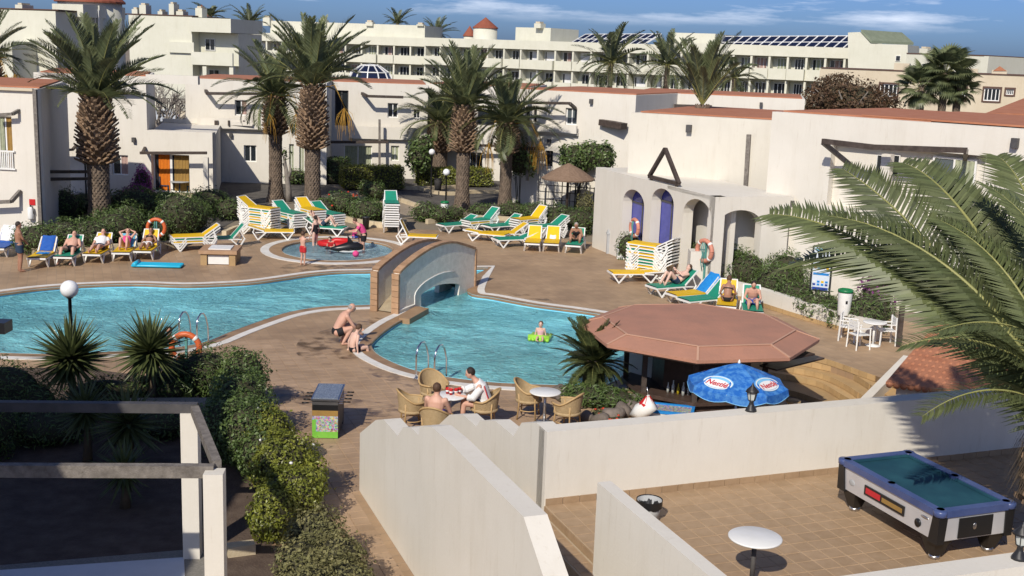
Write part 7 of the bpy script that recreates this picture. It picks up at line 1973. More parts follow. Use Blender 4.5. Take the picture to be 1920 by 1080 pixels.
# patio set by the orange curtain
p = G(337, 366, 0.12); rtable((p.x, p.y, 0.12), 0.5, 0.72, 'blue grey round patio table before the orange curtain', topm='greybin', polem='navy')
for lb, dx, fx in (('dark patio chair left of the table by the orange curtain', -0.85, 0), ('blue patio chair behind the table by the orange curtain', 0.5, 200)):
    t = thing('patio_chair', lb, 'chair', loc=(p.x + dx, p.y + 0.4, 0.12), rz=R(fx - 90)); 
    for x in (-0.24, 0.24):
        for y in (-0.22, 0.22): mb = MB(); mb.bar((x, y, 0), (x * 0.9, y * 0.9, 0.45), 0.05, 0.05); part('leg', mb, M['navy'], t)
    mb = MB(); mb.box((0, 0, 0.45), (0.5, 0.48, 0.05)); part('seat', mb, M['navy'], t); mb = MB(); mb.box((0, -0.23, 0.7), (0.48, 0.04, 0.45)); part('backrest', mb, M['navy'], t)
# terrace table, bin, lanterns
p = G(1416, 1007, TZ + 0.72); rtable((p.x, p.y, TZ + 0.008), 0.355, 0.72, 'white round table standing alone on the tiled terrace', polem='slatbar')
p = G(1218, 955, TZ + 0.35); b = TL(1.05, 0.55)
c = GY(1218, 938, 16.6); t = thing('black_bin', 'round bin with black liner behind the divider wall', 'bin', loc=(c.x, c.y, TZ + 0.008)); hz_ = c.z - TZ
mb = MB(); mb.lathe([(0.15, 0), (0.19, hz_), (0.18, hz_), (0.14, 0.03)], 20); part('body', mb, M['greybin'], t)
mb = MB(); n_ = 32; A_ = []; B_ = []; C_ = []
for k in range(n_):
    a = 2 * math.pi * k / n_; w_ = 0.012 * math.sin(a * 7) + 0.008 * math.sin(a * 11 + 1)
    A_.append(Vector(((0.197 + w_ * 0.5) * math.cos(a), (0.197 + w_ * 0.5) * math.sin(a), hz_ - 0.11 + w_))); B_.append(Vector((0.2 * math.cos(a), 0.2 * math.sin(a), hz_ + 0.012))); C_.append(Vector(((0.13 + w_) * math.cos(a), (0.13 + w_) * math.sin(a), hz_ - 0.18)))
mb.strip(A_, B_, True, True); mb.strip(B_, C_, True, True); mb.add(C_, [tuple(range(n_))]); part('liner', mb, M['black'], t)
def lantern(loc, label, s_=1.0):
    t = thing('wall_lantern', label, 'lantern', loc=loc, group='black lanterns on the walls')
    mb = MB(); mb.lathe([(0.10 * s_, 0), (0.09 * s_, 0.03 * s_), (0.045 * s_, 0.11 * s_), (0.035 * s_, 0.16 * s_), (0.065 * s_, 0.19 * s_)], 10); part('pedestal', mb, M['iron'], t)
    mb = MB(); mb.lathe([(0.055 * s_, 0.195 * s_), (0.085 * s_, 0.33 * s_)], 6, smooth=False); part('glass', mb, M['clear'], t)
    for k in range(6): a = R(60 * k); mb = MB(); mb.bar((0.058 * s_ * math.cos(a), 0.058 * s_ * math.sin(a), 0.19 * s_), (0.088 * s_ * math.cos(a), 0.088 * s_ * math.sin(a), 0.335 * s_), 0.01, 0.01); part('bar', mb, M['iron'], t)
    mb = MB(); mb.lathe([(0.115 * s_, 0.33 * s_), (0.10 * s_, 0.36 * s_), (0.03 * s_, 0.43 * s_), (0.012 * s_, 0.47 * s_), (0.0, 0.5 * s_)], 10); part('cap', mb, M['iron'], t)
p = TL(4.15, -0.16, 2.40); lantern(p, 'black lantern on the long wall below the parasol')
u_, v_ = 1408, 768
q = WP(u_, v_, TL(0, -0.16), TL(5, -0.16)); 
for o in COL.objects:
    if o.get('category') == 'lantern': o.location = (q.x, q.y, 2.40)
q = WP(1912, 1035, q0 + nrm * 0.17, q1 + nrm * 0.17); lantern((q.x, q.y, 2.40), 'black lantern on the parapet at the right edge', 0.95)

# ================================================================== pool table
pc = [G(x, y, TZ + 0.8) for x, y in [(1768, 962), (1908, 940), (1697, 846), (1573, 860)]]
ctr = sum(pc, Vector()) / 4; PL, PW = 2.32, 1.36
t = thing('pool_table', 'coin operated pool table with dark teal cloth on the terrace', 'pool table', loc=(ctr.x, ctr.y, TZ + 0.008), rz=TH)
hx, hy = PW / 2, PL / 2
M['felt'] = mat('teal_cloth', (0.008, 0.055, 0.085), 0.75, (0.02, 0.10, 0.13), 1.6, 0.45, 0.8)
M['bluerail'] = mat('blue_rail', (0.045, 0.07, 0.18), 0.3, (0.07, 0.10, 0.24), 3, spec=0.6)
M['alu'] = mat('silver_panel', (0.62, 0.62, 0.64), 0.32, (0.55, 0.55, 0.57), 2.5, metal=0.35)
mb = MB(); mb.bb(-hx + 0.13, hx - 0.13, -hy + 0.13, hy - 0.13, 0.70, 0.745); part('cloth', mb, M['felt'], t)
g_ = 0.13
for (x0, x1, y0, y1) in ((-hx, -hx + 0.13, -hy + g_, -0.06), (-hx, -hx + 0.13, 0.06, hy - g_), (hx - 0.13, hx, -hy + g_, -0.06), (hx - 0.13, hx, 0.06, hy - g_), (-hx + g_, hx - g_, -hy, -hy + 0.13), (-hx + g_, hx - g_, hy - 0.13, hy)):
    mb = MB(); mb.bb(x0, x1, y0, y1, 0.70, 0.80); r_ = part('rail', mb, M['bluerail'], t)
    cx_ = (x0 + x1) / 2; cy_ = (y0 + y1) / 2; mb = MB()
    if x1 - x0 < 0.2: s_ = 1 if cx_ < 0 else -1; e_ = x1 if cx_ < 0 else x0; mb.bb(e_, e_ + 0.035 * s_, y0 + 0.02, y1 - 0.02, 0.752, 0.786)
    else: s_ = 1 if cy_ < 0 else -1; e_ = y1 if cy_ < 0 else y0; mb.bb(x0 + 0.02, x1 - 0.02, e_, e_ + 0.035 * s_, 0.752, 0.786)
    link('cushion', mb.mesh('cushion', M['felt']), r_)
for x in (-hx + 0.065, hx - 0.065):
    for y in (-hy + 0.065, 0, hy - 0.065):
        mb = MB()
        if y: mb.lathe([(0.065, 0.70), (0.095, 0.72), (0.10, 0.79), (0.085, 0.803)], 14, (x, y, 0))
        else: mb.bb(x - 0.065, x + 0.065, -0.06, 0.06, 0.70, 0.80)
        pk_ = part('pocket_casting', mb, M['bluerail'], t)
        mb = MB(); mb.lathe([(0.0, 0.806), (0.055, 0.806)], 14, (x - 0.03 * (1 if x > 0 else -1), y * 0.97, 0)); link('pocket', mb.mesh('pocket', M['black']), pk_)
mb = MB(); mb.bb(-hx + 0.03, hx - 0.03, -hy + 0.03, hy - 0.03, 0.34, 0.699); part('cabinet', mb, M['alu'], t)
for x in (-1, 1):
    for y in (-1, 1):
        mb = MB()
        mb.hexa([Vector(((hx - 0.14) * x, (hy - 0.2) * y, 0.30)), Vector(((hx - 0.01) * x, (hy - 0.2) * y, 0.30)), Vector(((hx - 0.01) * x, (hy - 0.01) * y, 0.30)), Vector(((hx - 0.14) * x, (hy - 0.01) * y, 0.30)),
                 Vector(((hx - 0.16) * x, (hy - 0.14) * y, 0.698)), Vector(((hx - 0.005) * x, (hy - 0.14) * y, 0.698)), Vector(((hx - 0.005) * x, (hy - 0.005) * y, 0.698)), Vector(((hx - 0.16) * x, (hy - 0.005) * y, 0.698))]); part('corner_post', mb, M['black'], t)
        cx_, cy_ = (hx - 0.2) * x, (hy - 0.24) * y
        mb = MB(); mb.hexa([Vector((cx_ + a * 0.075, cy_ + b * 0.075, 0.06)) for a, b in ((-1, -1), (1, -1), (1, 1), (-1, 1))] + [Vector((cx_ + a * 0.15, cy_ + b * 0.17, 0.345)) for a, b in ((-1, -1), (1, -1), (1, 1), (-1, 1))]); lg = part('leg', mb, M['black'], t)
        mb = MB(); mb.lathe([(0.085, 0), (0.085, 0.04), (0.06, 0.062)], 14, (cx_, cy_, 0)); link('foot', mb.mesh('foot', M['brushed']), lg)
mb = MB(); mb.bb(-hx + 0.012, -hx + 0.029, -0.42, 0.5, 0.44, 0.59); dp = part('display_window', mb, M['black'], t)
mb = MB(); mb.bb(-hx + 0.008, -hx + 0.0118, 0.12, 0.46, 0.47, 0.56); link('red_badge', mb.mesh('red_badge', M['redcloth']), dp); mb = MB(); mb.bb(-hx + 0.008, -hx + 0.0118, -0.38, 0.08, 0.475, 0.545); link('gold_badge', mb.mesh('gold_badge', M['curtainochre']), dp)
mb = MB(); mb.tube([(-hx + 0.029, -0.72, 0.47), (-hx + 0.012, -0.72, 0.47)], 0.062, 18); part('coin_port', mb, M['black'], t)
mb = MB(); mb.ell((-hx + 0.028, -0.84, 0.60), (0.01, 0.085, 0.022)); part('maker_plate', mb, M['brushed'], t)
mb = MB(); mb.ell((-hx + 0.028, 0.82, 0.50), (0.01, 0.07, 0.05)); part('emblem', mb, M['greybin'], t)
mb = MB(); mb.bb(-0.30, 0.30, -hy + 0.012, -hy + 0.029, 0.36, 0.66); ep = part('end_panel', mb, M['black'], t); mb = MB(); mb.ell((-0.02, -hy + 0.01, 0.52), (0.035, 0.008, 0.05)); link('lock', mb.mesh('lock', M['brushed']), ep)

# ================================================================== table football
def crowd_mat():
    m, t_, b_, o_ = newmat('printed_crowd'); geo = N(t_, 'ShaderNodeNewGeometry')
    vo = N(t_, 'ShaderNodeTexVoronoi', Scale=34.0); t_.links.new(geo.outputs['Position'], vo.inputs['Vector'])
    hs2 = N(t_, 'ShaderNodeHueSaturation', Saturation=0.75, Value=0.62); t_.links.new(vo.outputs['Color'], hs2.inputs['Color']); t_.links.new(hs2.outputs['Color'], b_.inputs['Base Color']); b_.inputs['Roughness'].default_value = 0.35; return m
M['crowd'] = crowd_mat(); M['pitch'] = mat('printed_green', (0.16, 0.45, 0.05), 0.4, (0.22, 0.52, 0.08), 6)
M['speckle'] = mat('grey_blue_glass', (0.12, 0.15, 0.20), 0.25, (0.28, 0.32, 0.38), 40, 0.45, 0.62, spec=0.6)
a = G(585, 822); b = G(631, 822); t = thing('football_table', 'table football machine with crowd print standing on the deck', 'football table', loc=((a.x + b.x) / 2, a.y + 0.55, 0), rz=R(2))
mb = MB(); mb.bb(-0.27, 0.27, -0.55, 0.55, 0.10, 0.83); part('cabinet', mb, M['slatbar'], t)
mb = MB(); mb.bb(-0.268, 0.268, -0.556, -0.5501, 0.02, 0.16); part('pitch_print', mb, M['pitch'], t); mb = MB(); mb.bb(-0.268, 0.268, -0.556, -0.5501, 0.16, 0.50); part('crowd_print', mb, M['crowd'], t); mb = MB(); mb.bb(-0.268, 0.268, -0.556, -0.5501, 0.50, 0.62); part('banner', mb, M['curtainochre'], t); mb = MB(); mb.bb(-0.268, 0.268, -0.556, -0.5501, 0.62, 0.74); part('coin_panel', mb, M['black'], t)
mb = MB(); mb.bb(-0.268, -0.19, -0.560, -0.5565, 0.16, 0.42); part('green_trim', mb, M['pitch'], t)
mb = MB(); mb.bb(-0.29, 0.29, -0.58, 0.58, 0.83, 0.87); part('top_frame', mb, M['brushed'], t); mb = MB(); mb.bb(-0.26, 0.26, -0.54, 0.54, 0.8701, 0.885); part('top_glass', mb, M['speckle'], t)
for x in (-0.22, 0.22):
    for y in (-0.5, 0.5): mb = MB(); mb.bb(x - 0.045, x + 0.045, y - 0.045, y + 0.045, 0, 0.10); part('leg', mb, M['slatbar'], t)
for k in range(8):
    y = -0.42 + 0.12 * k; s_ = 1 if k % 2 else -1
    mb = MB(); mb.tube([(-0.36, y, 0.74), (0.36, y, 0.74)], 0.009, 6); rd = part('rod', mb, M['steel'], t); mb = MB(); mb.tube([(0.36 * s_, y, 0.74), (0.50 * s_, y, 0.74)], 0.017, 8); link('handle', mb.mesh('handle', M['black']), rd)

# ================================================================== parasol with lettering
M['parasol'] = mat('blue_parasol', (0.02, 0.15, 0.56), 0.6, (0.09, 0.30, 0.70), 9.0, 0.42, 0.62, trans=0.15)
M['badgeblue'] = mat('pale_blue_print', (0.22, 0.52, 0.78), 0.6); M['badgewhite'] = mat('white_print', (0.80, 0.80, 0.80), 0.6); M['badgered'] = mat('red_print', (0.55, 0.02, 0.04), 0.6)
ap = GY(1386, 681, 22.8); PR, drop_ = 1.02, 0.40
t = thing('parasol', 'blue branded parasol in front of the pool bar', 'parasol', loc=(ap.x, ap.y, PIT)); az_ = ap.z - PIT
mb = MB(); mb.tube([(0, 0, 0), (0, 0, az_)], 0.022, 8); part('pole', mb, M['brushed'], t)
mb = MB(); mb.lathe([(0.25, 0), (0.25, 0.06), (0.05, 0.1)], 14); part('base', mb, M['greybin'], t)
mb = MB(); mb.lathe([(0.03, az_), (0.03, az_ + 0.02), (0.012, az_ + 0.07), (0, az_ + 0.08)], 8); part('finial', mb, M['white'], t)
A0 = R(22.5); NP = 8
def can(a, r_): return Vector((r_ * math.cos(a), r_ * math.sin(a), az_ - drop_ * (r_ / PR) ** 1.15))
for k in range(NP):
    a0, a1 = A0 + k * math.pi / 4, A0 + (k + 1) * math.pi / 4; mb = MB(); rows = []
    for j in range(7):
        r_ = 0.02 + (PR - 0.02) * j / 6; p0, p1 = can(a0, r_), can(a1, r_)
        rows.append([p0.lerp(p1, q / 6) - Vector((0, 0, 0.035 * (j / 6) * math.sin(math.pi * q / 6))) for q in range(7)])
    for r0_, r1_ in zip(rows, rows[1:]): mb.strip(r0_, r1_, smooth=True)
    pn = part('canopy_panel', mb, M['parasol'], t)
    mb = MB(); e_ = rows[-1]; lo_ = [p + Vector((p.x * 0.02, p.y * 0.02, -0.13 - 0.05 * math.sin(math.pi * q / 6))) for q, p in enumerate(e_)]; mb.strip(e_, lo_); link('valance', mb.mesh('valance', M['parasol']), pn)
    mb = MB(); mb.tube(lo_, 0.008, 5); link('hem', mb.mesh('hem', M['badgeblue']), pn)
    mb = MB(); mb.tube([can(a0, 0.05) - Vector((0, 0, 0.02)), can(a0, PR) - Vector((0, 0, 0.012))], 0.008, 5); part('rib', mb, M['brushed'], t)
def badge(k):
    """oval emblem with the name on canopy panel k"""
    a = A0 + (k + 0.5) * math.pi / 4; c0 = math.cos(math.pi / 8); pi_, po = can(a, 0.30 * 1.0), can(a, PR)
    pi_ = Vector((pi_.x * c0, pi_.y * c0, pi_.z)); po = Vector((po.x * c0, po.y * c0, po.z - 0.035)); up_ = (pi_ - po).normalized(); rt = Vector((-math.sin(a), math.cos(a), 0)); nn = rt.cross(up_).normalized()
    if nn.z < 0: nn = -nn; rt = -rt
    rt = up_.cross(nn).normalized()
    c_ = po.lerp(pi_, 0.36) + nn * 0.018
    def oval(rx, ry, off, dy, m, name, n_=28, a0_=0, a1_=360, inner=None):
        mb = MB(); pts = []
        for q in range(n_ + 1):
            an = R(a0_ + (a1_ - a0_) * q / n_); pts.append(c_ + rt * rx * math.cos(an) + up_ * (ry * math.sin(an) + dy) + nn * off)
        if inner: 
            pin = [c_ + rt * inner[0] * math.cos(R(a0_ + (a1_ - a0_) * q / n_)) + up_ * (inner[1] * math.sin(R(a0_ + (a1_ - a0_) * q / n_)) + dy) + nn * off for q in range(n_ + 1)]
            mb.strip(pin, pts)
        else: mb.add(pts[:-1], [tuple(range(n_))])
        return part(name, mb, M[m], t)
    oval(0.345, 0.20, 0.000, 0.03, 'badgeblue', 'emblem_back'); oval(0.33, 0.185, 0.004, 0.022, 'badgewhite', 'emblem_ring', inner=(0.305, 0.165)); oval(0.275, 0.125, 0.004, -0.005, 'badgewhite', 'emblem_oval')
    cu = bpy.data.curves.new('brand_text', 'FONT'); cu.body = 'Nestlé'; cu.size = 0.185; cu.align_x = 'CENTER'; cu.align_y = 'CENTER'; cu.shear = 0.15; cu.offset = 0.004
    to = bpy.data.objects.new('lettering', cu); COL.objects.link(to); TXT.append((to, t, c_ - up_ * 0.012 + nn * 0.010, rt, up_, nn))
TXT = []
for k in range(NP):
    if k % 2 == 0: badge(k)
bpy.context.view_layer.update(); dg = bpy.context.evaluated_depsgraph_get()
for to, par, c_, rt, up_, nn in TXT:
    me = bpy.data.meshes.new_from_object(to.evaluated_get(dg)); Mx = Matrix((( rt.x, up_.x, nn.x, c_.x), (rt.y, up_.y, nn.y, c_.y), (rt.z, up_.z, nn.z, c_.z), (0, 0, 0, 1))); me.transform(Mx); me.materials.clear(); me.materials.append(M['badgered'])
    link('lettering', me, par); bpy.data.objects.remove(to)
# freezer, folded red and white parasol bag
p = G(1258, 785, -0.1); t = thing('ice_freezer', 'blue framed ice cream freezer beside the bar counter', 'freezer', loc=(p.x, p.y, PIT), rz=R(-12))
zf = 0.95
mb = MB(); mb.bb(-0.5, 0.5, -0.33, 0.33, 0.03, zf); part('cabinet', mb, M['white'], t); mb = MB()
for q in ((-0.52, 0.52, -0.35, -0.28), (-0.52, 0.52, 0.28, 0.35), (-0.52, -0.45, -0.28, 0.28), (0.45, 0.52, -0.28, 0.28)): mb.bb(q[0], q[1], q[2], q[3], zf, zf + 0.06)
part('lid_frame', mb, M['towelblue'], t); mb = MB(); mb.bb(-0.45, 0.45, -0.28, 0.28, zf, zf + 0.03); part('ice_cream_packs', mb, M['crowd'], t)
p = G(1208, 790, 0.0); t = thing('folded_parasol', 'folded red and white parasol lying beside the bar path', 'parasol', loc=(p.x, p.y, 0)); mb = MB(); mb.tube([(-0.3, 0.15, 0.1), (-0.1, 0.02, 0.22), (0.1, -0.08, 0.42), (0.05, 0.0, 0.62)], [0.04, 0.2, 0.2, 0.03], 10); part('cover', mb, M['white'], t); mb = MB(); mb.tube([(-0.02, 0.0, 0.3), (0.07, -0.06, 0.42), (0.05, 0.0, 0.6)], [0.19, 0.205, 0.05], 10); part('red_panel', mb, M['red'], t); mb = MB(); mb.tube([(0.05, 0, 0.6), (0.02, 0.03, 0.8)], 0.015, 6); part('pole', mb, M['brushed'], t)

# ================================================================== near pergola
def postbox(x0, y0, x1, yb, Ybase): pass
pb_ = G(362, 1043); zt = 2.42
pgl = thing('garden_pergola', 'pergola with white posts and dark beams over the shaded near garden', 'pergola', loc=(pb_.x, pb_.y, 0))
pf_ = G(402, 884, zt); pf_.z = 0
for p in (pb_, pf_, pb_ + Vector((-6.6, -0.6, 0)), pf_ + Vector((-6.6, -0.6, 0))):
    mb = MB(); mb.box((p.x, p.y, zt / 2), (0.26, 0.26, zt), R(5)); part('post', mb, M['cream'], pgl, world=True)
bz = zt - 0.06
Lb = Vector((-8.0, -0.75, 0))
beam(pgl, [Vector((pb_.x + 0.12, pb_.y - 0.02, zt + 0.07)), Vector((pb_.x, pb_.y, zt + 0.07)) + Lb], 0.13, 0.15, 'slatbar')
e0_ = Vector((pf_.x - 0.03, pf_.y + 0.10, zt - 0.03))
beam(pgl, [e0_, e0_ + Lb], 0.12, 0.17, 'greytimber'); beam(pgl, [Vector((pb_.x + 0.1, pb_.y - 0.1, zt + 0.06)), e0_ + Vector((0.02, 0.08, 0.05))], 0.12, 0.14, 'greytimber')
mb = MB()
for k in range(3):
    a = G(300, 800 - 18 * k, 0.18 * k); mb.box((a.x + 0.6, a.y, 0.09 + 0.18 * k), (2.6, 0.42, 0.18), R(8))
struct('garden_steps', mb, M['gravel'])
q = GY(2, 612, 12.0); mb = MB(); mb.box((0, 0, 0), (0.16, 0.2, 0.12)); mb.tube([(0, 0, 0), (-0.9, 0, 0.02)], 0.03, 6); single('balcony_lamp', mb, M['black'], 'black wall fitting cut by the left edge', 'lamp', loc=q)
# ================================================================== people
BODY = []            # (temp object, voxel) waiting for one joint evaluation
def caps(mb, pts, rs, n=10, flat=1.0):
    mb.tube(pts, rs, n, flat=flat)
    for p, r_ in ((pts[0], rs[0]), (pts[-1], rs[-1])): mb.ell(p, (r_ * 0.98, r_ * 0.98, r_ * 0.98), 10, 7)
def loft(mb, secs, side, n=14):
    """secs: (centre, rx, ry); side = body's right-left axis"""
    side = Vector(side).normalized(); vs = []; fs = []
    for i, (c, rx, ry) in enumerate(secs):
        c = Vector(c); t_ = (Vector(secs[min(i + 1, len(secs) - 1)][0]) - Vector(secs[max(i - 1, 0)][0])).normalized(); fr_ = side.cross(t_).normalized()
        for k in range(n): a = 2 * math.pi * k / n; vs.append(c + side * rx * math.cos(a) + fr_ * ry * math.sin(a))
    for i in range(len(secs) - 1):
        for k in range(n): k2 = (k + 1) % n; fs.append((i * n + k, i * n + k2, (i + 1) * n + k2, (i + 1) * n + k))
    fs.append(tuple(range(n - 1, -1, -1))); q = (len(secs) - 1) * n; fs.append(tuple(range(q, q + n)))
    mb.add(vs, fs, True)
def tovox(name, mb, m, parent, vox):
    o = link(name, mb.mesh(name, m), parent); md = o.modifiers.new('r', 'REMESH'); md.mode = 'VOXEL'; md.voxel_size = vox; md.use_smooth_shade = True
    sm = o.modifiers.new('s', 'SMOOTH'); sm.factor = 0.5; sm.iterations = 3
    BODY.append(o); return o
STAND = dict(pel=(0, 0, 0.95), waist=(0, 0, 1.10), chest=(0, 0, 1.34), neck=(0, 0.0, 1.49), head=(0, 0.02, 1.63), look=(0, 1, 0), side=(1, 0, 0),
             le=(-0.24, -0.03, 1.14), lw=(-0.25, 0.06, 0.90), re=(0.24, -0.03, 1.14), rw=(0.25, 0.06, 0.90), lk=(-0.10, 0.03, 0.50), la=(-0.11, -0.02, 0.08), rk=(0.10, 0.03, 0.50), ra=(0.11, -0.02, 0.08))
RECL = dict(pel=(0, 0, 0.50), waist=(0, -0.13, 0.56), chest=(0, -0.33, 0.74), neck=(0, -0.45, 0.86), head=(0, -0.52, 0.98), look=(0, 0.8, 0.3), side=(1, 0, 0),
            le=(-0.28, -0.20, 0.58), lw=(-0.22, 0.06, 0.56), re=(0.28, -0.20, 0.58), rw=(0.22, 0.06, 0.56), lk=(-0.11, 0.42, 0.62), la=(-0.13, 0.82, 0.45), rk=(0.11, 0.42, 0.60), ra=(0.13, 0.83, 0.45))
KNEES = dict(RECL, lk=(-0.12, 0.34, 0.86), la=(-0.12, 0.55, 0.46), rk=(0.12, 0.36, 0.84), ra=(0.12, 0.58, 0.46), le=(-0.30, -0.46, 0.95), lw=(-0.10, -0.58, 1.02), re=(0.30, -0.46, 0.95), rw=(0.10, -0.58, 1.02))
SIT = dict(pel=(0, 0, 0.52), waist=(0, -0.02, 0.66), chest=(0, 0.08, 0.90), neck=(0, 0.16, 1.03), head=(0, 0.24, 1.15), look=(0, 1, -0.5), side=(1, 0, 0),
           le=(-0.27, 0.14, 0.68), lw=(-0.12, 0.36, 0.62), re=(0.27, 0.14, 0.68), rw=(0.12, 0.36, 0.62), lk=(-0.13, 0.42, 0.55), la=(-0.13, 0.46, 0.10), rk=(0.13, 0.42, 0.55), ra=(0.13, 0.46, 0.10))
LONGSIT = dict(SIT, lk=(-0.13, 0.40, 0.68), la=(-0.13, 0.74, 0.47), rk=(0.13, 0.42, 0.60), ra=(0.15, 0.80, 0.47))
def person(label, loc, rz_, P, s_, skin, hair, clothes, cat='person', bald=False, pony=False, slim=1.0, fem=False, headk=1.0, vox=0.013, tail=None):
    """one continuous body mesh; hair, eyes and clothing are its parts"""
    t = thing('person', label, cat, loc=loc, rz=rz_)
    V = {k: Vector(v) * s_ for k, v in P.items() if k not in ('look', 'side')}; side = Vector(P['side']).normalized(); look = Vector(P['look']).normalized()
    w = slim * s_; mb = MB()
    hipw = (0.165 if fem else 0.155) * w; wst = (0.125 if fem else 0.14) * w; chw = (0.155 if fem else 0.175) * w
    secs = [(V['pel'] - (V['waist'] - V['pel']).normalized() * 0.08 * s_, hipw * 0.75, 0.09 * w), (V['pel'], hipw, 0.115 * w), (V['waist'], wst, 0.10 * w), (V['waist'].lerp(V['chest'], 0.55), chw * 0.95, 0.115 * w), (V['chest'], chw, 0.115 * w), (V['chest'].lerp(V['neck'], 0.62), chw * 0.72, 0.085 * w), (V['neck'], 0.058 * w, 0.058 * w), (V['neck'].lerp(V['head'], 0.45), 0.052 * w, 0.054 * w)]
    loft(mb, secs, side)
    if fem:
        fwd = side.cross((V['chest'] - V['waist']).normalized()).normalized()
        if fwd.dot(look) < 0: fwd = -fwd
        for q in (-1, 1): mb.ell(V['chest'] + side * q * 0.075 * s_ + fwd * 0.085 * w - (V['chest'] - V['waist']).normalized() * 0.04 * s_, (0.06 * w,) * 3, 10, 7)
    hr = 0.105 * s_ * headk; up_ = (V['head'] - V['neck']).normalized(); up_ = (up_ - look * up_.dot(look)).normalized() if abs(up_.dot(look)) < 0.95 else Vector((0, 0, 1))
    rot = Matrix((side.cross(Vector((0, 0, 0))) if False else look.cross(up_).normalized(), look, up_)).transposed()
    mb.ell(V['head'], (hr * 0.76, hr * 0.92, hr * 1.12), 16, 11, rot); mb.ell(V['head'] + look * hr * 0.35 - up_ * hr * 0.45, (hr * 0.55, hr * 0.55, hr * 0.6), 12, 8, rot)
    caps(mb, [V['neck'] - up_ * 0.01, V['head'] - up_ * hr * 0.5], [0.055 * w, 0.05 * w])
    mb.ell(V['head'] + look * hr * 0.96 - up_ * hr * 0.12, (hr * 0.13, hr * 0.2, hr * 0.22), 8, 6, rot)
    rt_ = look.cross(up_).normalized()
    for q in (-1, 1): mb.ell(V['head'] + rt_ * q * hr * 0.78 - up_ * hr * 0.08, (hr * 0.09, hr * 0.18, hr * 0.26), 8, 6, rot)
    for q, e_, wr in ((-1, 'le', 'lw'), (1, 're', 'rw')):
        sh = V['chest'] + side * q * chw * 1.02 + (V['neck'] - V['chest']).normalized() * 0.045 * s_
        caps(mb, [sh, sh.lerp(V[e_], 0.5), V[e_]], [0.058 * w, 0.046 * w, 0.037 * w]); caps(mb, [V[e_], V[e_].lerp(V[wr], 0.4), V[wr]], [0.037 * w, 0.036 * w, 0.024 * w])
        hd_ = (V[wr] - V[e_]).normalized(); lat = hd_.cross(side); lat = lat.normalized() if lat.length > 0.1 else Vector((0, 0, 1)); pal = V[wr] + hd_ * 0.045 * s_
        caps(mb, [V[wr], pal, pal + hd_ * 0.03 * s_], [0.022 * s_, 0.032 * s_, 0.030 * s_], 8)
        for f_ in range(4):
            o_ = lat * (f_ - 1.5) * 0.021 * s_; l_ = (0.062, 0.074, 0.070, 0.054)[f_] * s_; b_ = pal + hd_ * 0.035 * s_ + o_
            mb.tube([b_, b_ + hd_ * l_ * 0.6, b_ + hd_ * l_ - side * q * 0.02 * s_], [0.0095 * s_, 0.009 * s_, 0.007 * s_], 6)
        mb.tube([V[wr] + hd_ * 0.02 * s_ + lat * 0.022 * s_, V[wr] + hd_ * 0.05 * s_ + lat * 0.05 * s_, V[wr] + hd_ * 0.085 * s_ + lat * 0.056 * s_], [0.012 * s_, 0.011 * s_, 0.008 * s_], 6)
    for q, k_, a_ in ((-1, 'lk', 'la'), (1, 'rk', 'ra')):
        hp = V['pel'] + side * q * hipw * 0.56
        caps(mb, [hp, hp.lerp(V[k_], 0.45), V[k_]], [0.098 * w, 0.083 * w, 0.056 * w]); caps(mb, [V[k_], V[k_].lerp(V[a_], 0.35), V[a_]], [0.054 * w, 0.056 * w, 0.034 * w])
        sh_ = (V[a_] - V[k_]).normalized(); fw_ = look - sh_ * look.dot(sh_); fw_ = Vector((0, 1, 0)) - sh_ * sh_.y if P is not STAND else Vector((0, 1, 0)); fw_ = fw_.normalized() if fw_.length > 0.1 else Vector((0, 0, 1))
        if V[a_].z > 0.3 * s_: fw_ = (fw_ * 0.3 + Vector((0, 0.25, 1))).normalized()
        else: fw_ = Vector((fw_.x, fw_.y, 0)).normalized()
        hl = V[a_] + sh_ * 0.045 * s_; mb.ell(hl, (0.034 * s_,) * 3, 8, 6); caps(mb, [hl, hl + fw_ * 0.1 * s_, hl + fw_ * 0.17 * s_ + sh_ * 0.008], [0.033 * s_, 0.034 * s_, 0.022 * s_], 8)
    tovox('body', mb, M[skin], t, vox)
    if hair and not bald:
        mb = MB(); mb.ell(V['head'] + up_ * hr * 0.22 - look * hr * 0.2, (hr * 0.86, hr * 0.92, hr * 1.02), 16, 10, rot)
        if pony: mb.tube([V['head'] - look * hr * 0.9 + up_ * hr * 0.3, V['head'] - look * hr * 1.35 - up_ * hr * 0.4, V['head'] - look * hr * 1.2 - up_ * hr * 1.6], [hr * 0.35, hr * 0.32, hr * 0.12], 8)
        part('hair', mb, M[hair], t)
    elif hair:
        mb = MB(); mb.ell(V['head'] - look * hr * 0.28 + up_ * hr * 0.05, (hr * 0.82, hr * 0.75, hr * 0.7), 14, 9, rot); part('hair', mb, M[hair], t)
    mb = MB()
    for q in (-1, 1): mb.ell(V['head'] + look * hr * 0.86 + rt_ * q * hr * 0.32 + up_ * hr * 0.1, (hr * 0.14, hr * 0.08, hr * 0.09), 8, 5, rot)
    part('eyes', mb, M['hairdark'], t); mb = MB(); mb.ell(V['head'] + look * hr * 0.84 - up_ * hr * 0.5, (hr * 0.24, hr * 0.07, hr * 0.06), 8, 5, rot); part('mouth', mb, M['redcloth'], t)
    g = 0.014 * s_
